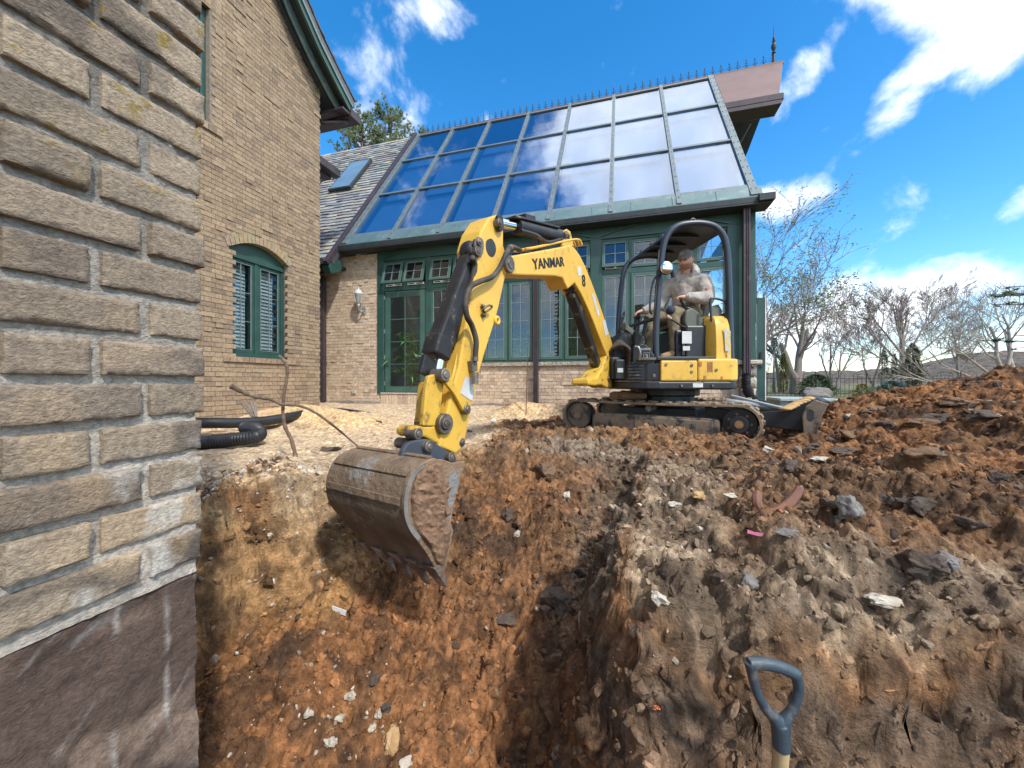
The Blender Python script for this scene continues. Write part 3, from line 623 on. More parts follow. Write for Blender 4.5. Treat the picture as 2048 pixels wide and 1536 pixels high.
b = MB(); b.box(-2.4, A0 - .035, -.85, B1 - .012, .225, 5.2, MORT); b.box(-2.4, A0 - .004, -.875, -.855, -.0, 5.2, MORT); b.box(A0 - .034, A0 - .012, -.85, B1 - .013, 2.4, 5.2, MORT)
for k in range(-64, 5):
    zt = zc - k * C0; zb = zt - (C0 - .0125); u = A0 - .015 - (.1 if k % 2 else .0)
    while u > -2.35:
        b.box(u - .2, u, B1 - .03, B1 - .003 + rr.uniform(0, .004), zb, zt, brickcol(rr, 'near')); u -= .2125
b.build('return_wall', BRICKM, nw)
# foundation: rough parged block below
nu, nv = 200, 170; us = np.linspace(-.85, B1 + .004, nu); ws = np.linspace(-1.25, .226, nv); U, Wv = np.meshgrid(us, ws)
dp = -.014 + (fbm(U * 4, Wv * 4, o=4, seed=72) - .5) * .022 + (fbm(U * 30 + Wv * 14, Wv * 30, o=4, seed=73, ridge=True, g=.6) - .5) * .014 - .006 * sst(fbm(U * 7, Wv * 7, o=3, seed=74), .6, .66) + .01 * sst(-Wv, -.2, .1)
lines = (1 - sst(np.abs(((Wv * .62 + U * -.55 + .03 * (fbm(U * 6, Wv * 6, o=2, seed=5) - .5)) * 9) % 1 - .5), .0, .028)) * sst(fbm(U * 11, Wv * 11, o=3, seed=75), .46, .56)
l2 = (1 - sst(np.abs(U - .415 - .03 * (Wv + .3) - .012 * (fbm(Wv * 8, Wv * 0, o=2, seed=6) - .5)), .0, .0030)) * sst(fbm(U * 9, Wv * 22, o=2, seed=76), .35, .5) + (1 - sst(np.abs(U - .50 - .01 * Wv - .01 * (fbm(Wv * 8 + 4, Wv * 0, o=2, seed=6) - .5)), .0, .003)) * sst(fbm(U * 9, Wv * 22 + 5, o=2, seed=76), .4, .55)
top = (1 - sst(np.abs(Wv - .19 + .02 * np.sin(U * 9) - .02 * (fbm(U * 12, Wv * 0, o=2, seed=7) - .5)), .0, .012)) * (1 - sst(U, .40, .46)) * sst(fbm(U * 12, Wv * 30, o=2, seed=79), .4, .55)
w = np.clip(lines * .30 + l2 * .5 + top * .6, 0, 1)[..., None]
n = fbm(U * 8, Wv * 8, o=5, seed=77)[..., None]; fc = np.array((.115, .078, .062)) * (1 - sst(n, .42, .58)) + np.array((.24, .175, .135)) * sst(n, .42, .58)
dkp = sst(fbm(U * 6 + 4, Wv * 9, o=4, seed=80), .56, .68)[..., None]; fc = fc * (1 - dkp) + np.array((.045, .036, .038)) * dkp; fc = fc * (1 - w) + np.array((.55, .54, .52)) * w
b = MB(); rows = nv
P = [(A0 + dp[i, j] - (.03 if j == nu - 1 else 0) - (.012 if j == nu - 2 else 0), U[i, j], Wv[i, j] + (dp[i, j] * .3 if i == nv - 1 else 0)) for i in range(nv) for j in range(nu)]
b.v = P; b.c = [tuple(x) for x in fc.reshape(-1, 3)]
b.f = [(i * nu + j, i * nu + j + 1, (i + 1) * nu + j + 1, (i + 1) * nu + j) for i in range(nv - 1) for j in range(nu - 1)]; b.m = [0] * len(b.f)
b.box(-2.4, A0 - .04, -.85, B1 - .01, -1.25, .224, (.12, .1, .09))
b.nofix = True
b.build('foundation', BRICKN, nw, smooth=40)
# ---- gabled house (plane a = -5.7)
GA = -5.7
gh = thing('gable_house', 'tall tan brick house gable with green rake boards left of the conservatory', 'building', (-7.5, 3, 0), local=True)
RAKE = [(6.62, 6.00), (6.14, 6.31), (5.7, 6.62), (5.25, 7.03), (4.6, 7.83), (3.0, 9.9), (1.5, 11.8)]
def rakez(bb):
    bs = [p[0] for p in RAKE][::-1]; zs = [p[1] for p in RAKE][::-1]; return float(np.interp(bb, bs, zs)) if bb > 1.5 else float(np.interp(3.0 - bb, bs, zs))
WB0, WB1, WZ0, WZS, WZA = 4.34, 5.40, .98, 2.64, 2.83       # ground-floor window opening
UB0, UB1, UZ0, UZ1 = 2.95, 4.06, 4.30, 6.0
def archz(u, u0, u1, zs, za):
    k = (u - (u0 + u1) / 2) / ((u1 - u0) / 2); return zs + (za - zs) * (1 - k * k)
def gmask(u, z):
    if WB0 < u < WB1 and WZ0 < z < archz(u, WB0, WB1, WZS, WZA): return True
    if WB0 - .11 < u < WB1 + .11 and WZ0 - .095 < z < WZ0: return True
    if WB0 - .08 < u < WB1 + .08 and z > WZS - .02 and z < archz(u, WB0 - .08, WB1 + .08, WZS + .02, WZA + .13) : return True
    if UB0 < u < UB1 and UZ0 < z < UZ1: return True
    return False
b = MB(); gm = lambda u, o, z: (GA - o, u, z)
brickwall(b, gm, .0, 6.14, -.12, 11.5, 'gable', 21, mask=gmask, ztop=rakez)
# mortar bed with openings (strips)
def bed(b, u0, u1, z0, ztopf, holes, off, n=160, col=MORT, mp=None):
    us = list(np.linspace(u0, u1, n)) + [h[0] for h in holes] + [h[1] for h in holes]; us = sorted(us)
    for a, e in zip(us[:-1], us[1:]):
        if e - a < 1e-6: continue
        m = (a + e) / 2; zt = min(ztopf(a), ztopf(e)); segs = [(z0, zt)]
        for h in holes:
            if h[0] < m < h[1]:
                hz0, hz1 = h[2], (h[3](m) if callable(h[3]) else h[3]); new = []
                for s0, s1 in segs:
                    if hz0 > s0: new.append((s0, min(hz0, s1)))
                    if hz1 < s1: new.append((max(hz1, s0), s1))
                segs = new
        for s0, s1 in segs:
            if s1 > s0: b.add([mp(a, off, s0), mp(e, off, s0), mp(e, off + .12, s0), mp(a, off + .12, s0), mp(a, off, s1), mp(e, off, s1), mp(e, off + .12, s1), mp(a, off + .12, s1)], BOXF, col)
bed(b, .0, 6.135, -.2, rakez, [(WB0, WB1, WZ0, lambda m: archz(m, WB0, WB1, WZS, WZA)), (UB0, UB1, UZ0, UZ1)], .008, col=(.27, .225, .18), mp=gm)
# voussoirs of the arch, sill soldier course
rv = random.Random(3); nV = 17
for i in range(nV):
    f0 = i / nV; f1 = (i + .86) / nV; um = lambda f: WB0 - .03 + (WB1 - WB0 + .06) * f
    q = []
    for f in (f0, f1):
        u = um(f); zi = archz(min(max(u, WB0), WB1), WB0, WB1, WZS, WZA); k = (f - .5) * 2
        q.append(((u, zi), (u + k * .045, zi + .13)))
    o = -.004 - rv.random() * .004; col = tuple(x * rv.uniform(.9, 1.1) for x in (.38, .295, .195))
    pts = [q[0][0], q[1][0], q[1][1], q[0][1]]
    b.add([gm(p[0], o, p[1]) for p in pts] + [gm(p[0], .1, p[1]) for p in pts], [(0, 1, 2, 3), (7, 6, 5, 4), (0, 4, 5, 1), (1, 5, 6, 2), (2, 6, 7, 3), (3, 7, 4, 0)], col)
u = WB0 - .1
while u < WB1 + .09:
    b.box(GA - .02, GA + .028 + rv.random() * .004, u, u + .09, WZ0 - .085, WZ0 - .012, brickcol(rv, 'gable')); u += .1
b.build('wall', BRICKM, gh)
b = MB(); b.box(-11, GA - .12, 6.0, 6.12, -.2, 6.3, (.3, .23, .17)); b.box(-11, -10.88, .0, 6.0, -.2, 6.3, (.3, .23, .17)); b.box(-11, GA - .14, .0, .12, -.2, 6.3, (.3, .23, .17)); b.build('side_wall', BRICKM, gh)
ga_stone = MB(); ga_stone.box(GA - .02, GA + .05, 0, 6.16, -.3, -.06); ga_stone.build('plinth', STONE, gh, bevel=.01)
# roof following the flared rake
b = MB(); path = RAKE + [(3.0 - p[0], p[1]) for p in RAKE[::-1]][1:]
for (b0, z0), (b1, z1) in zip(path[:-1], path[1:]):
    b.hexa([(-11, b0, z0 + .22), (GA + .42, b0, z0 + .22), (GA + .42, b1, z1 + .22), (-11, b1, z1 + .22), (-11, b0, z0 + .34), (GA + .42, b0, z0 + .34), (GA + .42, b1, z1 + .34), (-11, b1, z1 + .34)], (.13, .13, .14))
# ragged slate edges along the rake
rs = random.Random(9); s = 0; pl = [Vector((0, p[0], p[1])) for p in RAKE]
def along(pl, d):
    for p, q in zip(pl[:-1], pl[1:]):
        L = (q - p).length
        if d <= L: return p + (q - p) * (d / L)
        d -= L
    return None
d = 0
while True:
    p = along(pl, d); q = along(pl, d + .2)
    if p is None or q is None: break
    c = rs.uniform(.07, .14); b.hexa([(GA - .5, p.y, p.z + .345), (GA + .44 + rs.uniform(0, .02), p.y, p.z + .345), (GA + .44, q.y, q.z + .35), (GA - .5, q.y, q.z + .35), (GA - .5, p.y, p.z + .375), (GA + .44 + rs.uniform(0, .02), p.y, p.z + .38), (GA + .44, q.y, q.z + .365), (GA - .5, q.y, q.z + .365)], (c, c, c * 1.1)); d += .17
b.build('roof', SLATE, gh)
def rakeboard(a0, a1, dz0, dz1, name, m, e0=0):
    b = MB(); pl2 = RAKE
    for i, ((b0, z0), (b1, z1)) in enumerate(zip(pl2[:-1], pl2[1:])):
        if i == 0: 
            f = e0; b0 = b0 + (b1 - b0) * f; z0 = z0 + (z1 - z0) * f
        b.hexa([(a0, b0, z0 + dz0), (a1, b0, z0 + dz0), (a1, b1, z1 + dz0), (a0, b1, z1 + dz0), (a0, b0, z0 + dz1), (a1, b0, z0 + dz1), (a1, b1, z1 + dz1), (a0, b1, z1 + dz1)])
    return b.build(name, m, gh, bevel=.006)
rakeboard(GA + .36, GA + .40, .0, .215, 'rake_board', GREEN, .1)
rakeboard(GA + .402, GA + .425, .15, .216, 'rake_moulding', TEAL, .08)
rakeboard(GA + .401, GA + .412, -.0, .035, 'rake_moulding', GREENL, .12)
rakeboard(GA + .16, GA + .20, -.10, .10, 'inner_rake_board', TEAL, .35)
rakeboard(GA + .005, GA + .36, .12, .15, 'soffit', DARKW, .1)
b = MB(); b.box(GA - .9, GA + .44, 6.5, 6.78, 5.97, 6.14); b.box(GA - .9, GA + .40, 6.3, 6.5, 6.0, 6.05); b.build('gutter', BROWNP, gh, bevel=.01)
b = MB(); b.tube([(GA + .28, 6.62, 5.97), (GA + .1, 6.5, 5.9), (GA - .1, 6.36, 5.84), (GA - .3, 6.2, 5.84)], .045, 10); b.build('downpipe_elbow', BROWNP, gh, smooth=True)
b = MB(); b.box(-6.12, -5.92, 6.1, 6.97, 5.06, 5.22); b.box(-6.3, -6.1, 6.1, 6.9, 5.0, 5.08); b.build('lower_gutter', BROWNP, gh, bevel=.012)
# windows of the gable
def grid_window(par, mp, u0, u1, z0, z1, cols, rows, fw=.06, name='window', frame=GREEN, glass=GLASSW, depth=.05, bar=.009, label=None, inner=None, bm=LEAD, ztopf=None):
    """frame ring + pane + glazing bars; mp(u, out, z) with out positive = inward"""
    b = MB()
    def bx(bb, a, e, o0, o1, s, t): bb.add([mp(a, o0, s), mp(e, o0, s), mp(e, o1, s), mp(a, o1, s), mp(a, o0, t), mp(e, o0, t), mp(e, o1, t), mp(a, o1, t)], BOXF)
    bx(b, u0, u0 + fw, 0, depth, z0, z1); bx(b, u1 - fw, u1, 0, depth, z0, z1); bx(b, u0 + fw, u1 - fw, 0, depth, z0, z0 + fw); bx(b, u0 + fw, u1 - fw, 0, depth, z1 - fw, z1)
    f = b.build(name, frame, par, bevel=.006, label=label)
    b = MB(); e = fw * .72
    for s in ((u0 + fw, u0 + fw + .008), (u1 - fw - .008, u1 - fw)): bx(b, s[0], s[1], -.003, .012, z0 + fw, z1 - fw)
    for s in ((z0 + fw, z0 + fw + .008), (z1 - fw - .008, z1 - fw)): bx(b, u0 + fw + .008, u1 - fw - .008, -.003, .012, s[0], s[1])
    for i in range(1, cols):
        c = u0 + fw + (u1 - u0 - 2 * fw) * i / cols; bx(b, c - bar / 2, c + bar / 2, .004, .016, z0 + fw + .008, z1 - fw - .008)
    for j in range(1, rows):
        c = z0 + fw + (z1 - z0 - 2 * fw) * j / rows; bx(b, u0 + fw + .008, u1 - fw - .008, .006, .014, c - bar / 2, c + bar / 2)
    # row of small screw heads round the sash
    g = b.build('glazing_bars', bm, par); g.parent = f; ORG[g.name] = ORG[par.name]
    b = MB(); bx(b, u0 + fw * .9, u1 - fw * .9, .02, .024, z0 + fw * .9, z1 - fw * .9); g = b.build('pane', glass, par); g.parent = f; ORG[g.name] = ORG[par.name]
    return f
gw = lambda u, o, z: (GA - .11 - o, u, z)
b = MB(); n = 24
pts = [(WB0, 2.60)] + [(WB0 + (WB1 - WB0) * i / n, archz(WB0 + (WB1 - WB0) * i / n, WB0, WB1, WZS, WZA) + .005) for i in range(n + 1)] + [(WB1, 2.60)]
b.prism([gw(p[0], .0, p[1]) for p in pts], Vector((-.05, 0, 0))); b.box(GA - .16, GA - .09, WB0, WB1, WZ0 - .01, WZ0 + .07); b.box(GA - .155, GA - .085, WB0, WB1, 2.53, 2.60)
b.box(GA - .15, GA - .10, (WB0 + WB1) / 2 - .03, (WB0 + WB1) / 2 + .03, WZ0 + .07, 2.53); b.box(GA - .15, GA - .10, WB1 - .055, WB1, WZ0 + .07, 2.53); b.box(GA - .15, GA - .10, WB0, WB0 + .05, WZ0 + .07, 2.53)
wf = b.build('window', GREEN, gh, bevel=.006)
mid = (WB0 + WB1) / 2
for u0, u1 in ((WB0 + .05, mid - .03), (mid + .03, WB1 - .055)):
    grid_window(gh, lambda u, o, z: (GA - .115 - o, u, z), u0 + .002, u1 - .002, WZ0 + .072, 2.528, 2, 3, fw=.05, name='casement')
    b = MB(); z = WZ0 + .1
    while z < 2.5:
        b.add([(GA - .185, u0 + .02, z), (GA - .185, u1 - .1, z), (GA - .215, u1 - .1, z + .055), (GA - .215, u0 + .02, z + .055), (GA - .19, u0 + .02, z), (GA - .19, u1 - .1, z), (GA - .22, u1 - .1, z + .055), (GA - .22, u0 + .02, z + .055)], BOXF); z += .058
    b.box(GA - .33, GA - .26, u1 - .1, u1 - .075, WZ0 + .08, 2.52); b.box(GA - .33, GA - .26, u1 - .06, u1 - .045, WZ0 + .08, 2.52)
    b.build('shutter_slats', WHITEM, gh)
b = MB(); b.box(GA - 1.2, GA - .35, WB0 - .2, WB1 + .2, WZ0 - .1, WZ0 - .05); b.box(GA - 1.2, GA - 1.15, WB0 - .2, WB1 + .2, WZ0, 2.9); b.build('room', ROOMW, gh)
uw = MB(); uw.box(GA - .15, GA - .09, UB0, UB1, UZ0, UZ0 + .08); uw.box(GA - .15, GA - .085, UB1 - .07, UB1, UZ0 + .08, UZ1); uw.box(GA - .15, GA - .085, UB0, UB0 + .07, UZ0 + .08, UZ1); uw.box(GA - .15, GA - .09, UB0 + .07, UB1 - .07, UZ1 - .08, UZ1)
uw.build('upper_window', GREEN, gh, bevel=.006)
grid_window(gh, lambda u, o, z: (GA - .115 - o, u, z), UB0 + .07, UB1 - .07, UZ0 + .08, UZ1 - .08, 2, 3, fw=.05, name='upper_casement')
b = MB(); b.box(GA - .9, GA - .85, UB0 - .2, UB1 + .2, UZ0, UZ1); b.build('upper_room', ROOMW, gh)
b = MB(); u = UB0 - .08
while u < UB1 + .1: b.box(GA - .1, GA + .03, u, u + .095, UZ0 - .1, UZ0 - .006, brickcol(rv, 'gable')); u += .105
b.build('brick_sill', BRICKM, gh); b = MB(); u = UB0 - .1
while u < UB1 + .1: b.box(GA - .1, GA + .004, u, u + .06, UZ1 + .004, UZ1 + .2, brickcol(rv, 'gable')); u += .072
b.build('brick_lintel', BRICKM, gh)
# ------------------------------------------------------------------ conservatory and its brick wing
FB = 7.6
cs = thing('conservatory', 'green framed conservatory with steep glazed roof and slate wing, brick base, behind the excavator', 'building', (-2, 9.0, 0), local=True)
fm = lambda u, o, z: (u, FB + o, z)
b = MB()
brickwall(b, fm, -4.14, 2.0, .02, .90, 'facade', 31)
brickwall(b, fm, -9.6, -5.40, -.02, 3.55, 'gable2' if False else 'facade', 33, course=.0717)
bed(b, -4.14, 2.0, -.2, lambda m: .90, [], .008, n=3, col=(.60, .53, .44), mp=fm); bed(b, -9.6, -5.365, -.2, lambda m: 3.55, [], .008, n=3, col=(.60, .53, .44), mp=fm)
b.build('wall', BRICKM, cs)
b = MB(); b.box(-5.34, -4.15, FB - .02, FB + .1, .06, .30, (.5, .40, .31))
u = -5.33
while u < -4.2: b.box(u, u + .062, FB - .03, FB, .07, .30, brickcol(rv, 'facade')); u += .0717
b.build('threshold_bricks', BRICKM, cs)
b = MB(); b.box(-5.33, -4.14, FB - .05, FB + .1, .305, .335); b.build('threshold', STONE, cs, bevel=.006)
# parging at the foot of the wall
b = MB(); us = np.linspace(-9.5, 2.0, 240)
for a, e in zip(us[:-1], us[1:]):
    h0 = .10 + .05 * float(fbm(np.array([a * 3]), np.array([0.]), o=3, seed=3)[0]); h1 = .10 + .05 * float(fbm(np.array([e * 3]), np.array([0.]), o=3, seed=3)[0])
    b.hexa([(a, FB - .03, -.2), (e, FB - .03, -.2), (e, FB + .0, -.2), (a, FB + .0, -.2), (a, FB - .022, h0), (e, FB - .022, h1), (e, FB + .0, h1), (a, FB + .0, h0)], (.42, .39, .36))
b.build('footing', mat('footing', (.33, .30, .28), (.2, .17, .15), 6, .9, bump=.8, c3=(.5, .48, .45), thr=(.55, .65)), cs)
# stone sill
b = MB(); rs = random.Random(5); u = -4.10
while u < 1.95:
    L = min(rs.uniform(.5, .9), 1.98 - u)
    k = int(L / .05) + 1; 
    for i in range(k):
        a, e = u + L * i / k, u + L * (i + 1) / k; j = rs.uniform(-.008, .008)
        b.hexa([(a, FB - .055 + j, .905 + abs(j)), (e, FB - .055 - j, .905 + abs(j)), (e, FB + .12, .905), (a, FB + .12, .905), (a, FB - .07, .985), (e, FB - .07, .985), (e, FB + .12, .985), (a, FB + .12, .985)])
    u += L + .006
b.build('stone_sill', STONE, cs)
# posts, head board, transom
PO = [-5.34, -4.12, -2.9, -1.69, -.48, .73, 1.93]
for i, a in enumerate(PO):
    b = MB(); w = .075 if i in (0, 1, 2, 3, 4, 5) else .11
    z0 = .31 if i < 2 else .99
    w = {0: .085, 1: .065, 2: .09, 3: .06, 4: .11, 5: .055, 6: .12}[i]
    b.box(a - w, a + w, FB - .03 if i % 2 == 0 else FB - .02, FB + .10, z0, 3.38); b.build('post', GREEN, cs, bevel=.008)
b = MB(); b.box(-5.44, 2.08, FB - .015, FB + .10, 3.383, 3.75)
b.box(-5.44, 2.08, FB - .05, FB - .015, 3.62, 3.75)
b.build('head_board', GREEN, cs, bevel=.006)
# segmental arch mouldings on the head board (one over every two bays)
for a0, a1 in ((PO[0], PO[2]), (PO[2], PO[4]), (PO[4], PO[6])):
    b = MB(); n = 30; q = []
    for i in range(n + 1):
        f = i / n; a = a0 + .06 + (a1 - a0 - .12) * f; z = 3.385 + .19 * (1 - (2 * f - 1) ** 2); q.append((a, z))
    for (x0, z0), (x1, z1) in zip(q[:-1], q[1:]):
        b.hexa([(x0, FB - .045, z0), (x1, FB - .045, z1), (x1, FB - .012, z1), (x0, FB - .012, z0), (x0, FB - .045, z0 + .03), (x1, FB - .045, z1 + .03), (x1, FB - .012, z1 + .03), (x0, FB - .012, z0 + .03)])
    b.box(a0 + .05, a1 - .05, FB - .04, FB - .012, 3.355, 3.384)
    b.build('arch_moulding', GREEN, cs)
for i in range(6):
    a0 = PO[i] + {0: .085, 1: .065, 2: .09, 3: .06, 4: .11, 5: .055}[i]; a1 = PO[i + 1] - {1: .065, 2: .09, 3: .06, 4: .11, 5: .055, 6: .12}[i + 1]; am = (a0 + a1) / 2
    b = MB(); b.box(a0, a1, FB - .0, FB + .09, 2.66, 2.76); b.box(am - .022, am + .022, FB + .005, FB + .085, 2.76, 3.38); b.box(a0, a1, FB + .0, FB + .09, 3.31, 3.38)
    if i > 0: b.box(a0, a1, FB - .0, FB + .09, .99, 1.03); b.box(am - .02, am + .02, FB + .005, FB + .085, 1.03, 2.66)
    b.build('transom', GREEN, cs, bevel=.005)
    for s, (u0, u1) in enumerate(((a0 + .004, am - .024), (am + .024, a1 - .004))):
        # awning sashes, hinged at the top; most stand open
        op = {0: 16, 1: 15}.get(i, 0)
        if i >= 4: op = 9 if (i == 4 and s == 0) else 0
        if i in (2, 3): op = 10
        ca, sa = math.cos(math.radians(op)), math.sin(math.radians(op)); zt = 3.31
        def aw(u, o, z, ca=ca, sa=sa, zt=zt, op=op):
            dz = z - zt; oo = o - .01 - (.02 if op else 0); return (u, FB + .02 + oo * ca + dz * sa, zt + dz * ca + oo * -sa)
        grid_window(cs, aw, u0, u1, 2.78, 3.305, 2, 2, fw=.05, name='awning_window', frame=GREENL if i > 3 or True else GREEN, depth=.035)
        if op:
            b = MB(); b.box(u0 + .06, u1 - .04, FB - .02, FB - .005, 2.765, 2.775); b.box(u0 + .06, u1 - .04, FB - .02, FB - .005, 2.80, 2.81); b.box(u0 + .06, u0 + .07, FB - .02, FB - .005, 2.775, 2.80); b.box(u1 - .05, u1 - .04, FB - .02, FB - .005, 2.775, 2.80); b.box((u0 + u1) / 2 - .02, (u0 + u1) / 2 + .02, FB - .022, FB - .003, 2.775, 2.80); b.build('operator_arm', WHITEM, cs)
        if i > 0:
            grid_window(cs, lambda u, o, z: (u, FB - .012 + o, z), u0, u1, 1.035, 2.655, 2, 4, fw=.055, name='casement_window', frame=GREENL)
            b = MB()
            pass
# door in bay 0
a0, a1 = PO[0] + .09, PO[1] - .07
def door(par, mp, u0, u1, z0, z1):
    f = grid_window(par, mp, u0, u1, z0, z1, 2, 4, fw=.13, name='door', frame=GREENL, depth=.045, bar=.020, bm=GREENL)
    b = MB()
    def bx(a, e, o0, o1, s, t): b.add([mp(a, o0, s), mp(e, o0, s), mp(e, o1, s), mp(a, o1, s), mp(a, o0, t), mp(e, o0, t), mp(e, o1, t), mp(a, o1, t)], BOXF)
    bx(u1 - .085, u1 - .045, -.012, -.001, z0 + .72, z0 + 1.0); bx(u1 - .19, u1 - .05, -.05, -.03, z0 + .80, z0 + .825); bx(u1 - .072, u1 - .055, -.035, -.012, z0 + .80, z0 + .825)
    h = b.build('handle', LEAD, par, bevel=.003); h.parent = f; ORG[h.name] = ORG[par.name]
    b = MB()
    for z in (z0 + .15, z0 + .75, z0 + 1.35, z1 - .18): bx(u0 - .014, u0 + .0, -.02, -.001, z, z + .1)
    h = b.build('hinges', LEAD, par); h.parent = f; ORG[h.name] = ORG[par.name]
    return f
door(cs, lambda u, o, z: (u, FB + .01 + o, z), a0 + .01, a1 - .01, .345, 2.65)
# corner stone pier and end wall
b = MB(); rs = random.Random(12); z = -.2
def stoneblock(b, x0, x1, y0, y1, z0, z1, r):
    def rnd(v, w): 
        return w
    sd = r.randint(0, 99)
    b.ball(((x0 + x1) / 2, (y0 + y1) / 2, (z0 + z1) / 2), 1, nu=18, nv=10, fn=lambda v, w: Vector((np.sign(v.x) * abs(v.x) ** .38 * (x1 - x0) / 2 * (1 + .10 * (math.sin(9 * v.z + sd) * math.cos(7 * v.y + sd))), np.sign(v.y) * abs(v.y) ** .38 * (y1 - y0) / 2 * (1 + .10 * math.sin(8 * v.x + sd)), np.sign(v.z) * abs(v.z) ** .38 * (z1 - z0) / 2)), col=(1, 1, 1))
while z < .85:
    h = rs.choice((.12, .16, .2)); h = min(h, .88 - z); x = 1.84
    while x < 2.26:
        L = min(rs.uniform(.12, .2), 2.28 - x)
        if L < .06: break
        stoneblock(b, x, x + L - .008, FB - .06 - rs.uniform(0, .03), FB + .25, z, z + h - .01, rs); x += L
    z += h
b.box(1.86, 2.24, FB + .0, FB + .3, -.2, .87, (.3, .26, .22)); b.build('stone_pier', STONE, cs, smooth=60)
b = MB(); b.box(1.84, 2.33, FB - .14, FB + .3, .885, .965); b.build('pier_cap', STONE, cs, bevel=.02)
b = MB(); b.box(2.06, 2.26, FB - .02, FB + .12, .97, 3.6); b.box(2.12, 2.2, FB - .02, FB + 6.6, 3.4, 3.7); b.build('corner_post', GREEN, cs, bevel=.008)
b = MB(); b.box(2.08, 2.2, FB + .12, FB + 6.6, -.2, .95, (.5, .42, .33)); b.build('end_base', BRICKM, cs)
# copper leader and downpipes
def fluted(b, x, y, z0, z1, w=.075):
    pts = [(-1, -1), (-.45, -1), (-.3, -.75), (-.1, -1), (.1, -1), (.3, -.75), (.45, -1), (1, -1), (1, 1), (-1, 1)]
    b.prism([(x + p[0] * w / 2, y + p[1] * w / 2, z0) for p in pts], (0, 0, z1 - z0))
dp1 = lambda px, bb: (bb * ((px - CX) / F * .961 - .277) / ((px - CX) / F * .277 + .961))
x1 = dp1(1492.5, FB - .18); b = MB(); fluted(b, x1, FB - .18, .72, 3.72, .105); b.build('downpipe', BROWNP, cs)
b = MB(); cz = [(x1, FB - .18, .74), (x1, FB - .18, .55), (x1 + .02, FB - .19, .4), (x1 + .10, FB - .23, .28), (x1 + .25, FB - .3, .2)]
def corrug(b, pts, r, pitch=.022, n=16, amp=.006):
    pts = [Vector(p) for p in pts]; P = []
    # catmull-rom
    for i in range(len(pts) - 1):
        p0 = pts[max(i - 1, 0)]; p1 = pts[i]; p2 = pts[i + 1]; p3 = pts[min(i + 2, len(pts) - 1)]; L = (p2 - p1).length; k = max(2, int(L / (pitch / 2)))
        for j in range(k):
            t = j / k; P.append(.5 * ((2 * p1) + (p2 - p0) * t + (2 * p0 - 5 * p1 + 4 * p2 - p3) * t * t + (3 * p1 - p0 - 3 * p2 + p3) * t ** 3))
    P.append(pts[-1]); b.tube(P, [r + (amp if i % 2 else -amp) for i in range(len(P))], n); return P
corrug(b, cz, .07); b.build('downpipe_boot', BLACKP, cs)
x2 = dp1(1072, FB - .06); b = MB(); fluted(b, x2, FB - .07, .15, 3.72, .095); b.build('downpipe', BROWNP, cs)
x3 = dp1(645, FB - .1); b = MB(); fluted(b, x3, FB - .1, .12, 3.1, .12); b.box(x3 - .05, x3 + .05, FB - .16, FB - .04, -.05, .12); b.box(x3 - .07, x3 + .07, FB - .17, FB - .03, 1.0, 1.03); b.build('downpipe', BROWNP, cs)
b = MB(); b.box(2.2, 2.33, FB + .13, FB + .5, 2.05, 2.45); b.box(2.21, 2.31, FB + .16, FB + .46, 1.95, 2.05); b.box(2.2, 2.30, FB + .13, FB + .5, 2.45, 2.68); b.build('copper_box', BROWNP, cs, bevel=.02)
# open side door leaf beyond the corner
dd = MB()
lx = lambda u, o, z: (2.16 + u, FB + .62 + o, z)
f = grid_window(cs, lx, 0.0, .44, .02, 2.18, 1, 4, fw=.13, name='side_door', frame=GREEN, depth=.05, bar=.02, label='open side door')
b = MB(); b.box(2.16 + .36, 2.16 + .40, FB + .59, FB + .615, .85, 1.15); b.box(2.16 + .29, 2.16 + .39, FB + .56, FB + .58, .96, .985); h = b.build('handle', DARKW, cs); h.parent = f; ORG[h.name] = ORG[cs.name]
b = MB(); b.box(2.16 + .441, 2.16 + .46, FB + .61, FB + .68, .02, 2.18); h = b.build('weather_strip', WHITEM, cs); h.parent = f; ORG[h.name] = ORG[cs.name]
# roof geometry
EB, EZ, RB, RZ = 7.4, 3.75, 10.8, 8.4
SD = Vector((0, RB - EB, RZ - EZ)); SL = SD.length; SDn = SD.normalized(); SN = Vector((0, -SDn.z, SDn.y))
def SP(a, s, off=0): return Vector((a, EB, EZ)) + SD * s + SN * off
AR = [-6.17 + 1.194 * i for i in range(8)]; SR = [.05, .37, .69, .985]
for i in range(7):
    for j in range(3):
        b = MB(); p = [SP(AR[i] + .03, SR[j], .0), SP(AR[i + 1] - .03, SR[j], .0), SP(AR[i + 1] - .03, SR[j + 1], .0), SP(AR[i] + .03, SR[j + 1], .0)]; b.prism(p, SN * .012); b.build('roof_pane', GLASSR, cs)
    b = MB()
    for j in range(3):
        b = MB()
        if j == 2 and i < 6: s0, s1 = SR[2] + .02, SR[2] + (.10 if 1 <= i <= 3 else .17)
        else: s0, s1 = SR[j] + .02, SR[j + 1] - .01
        gap = .10 if i in (2,) else .05
        p = [SP(AR[i] + .05, s0, -.22), SP(AR[i + 1] - gap, s0, -.22), SP(AR[i + 1] - gap, s1, -.22), SP(AR[i] + .05, s1, -.22)]; b.prism(p, SN * .01); b.build('roof_blind', BLIND, cs)
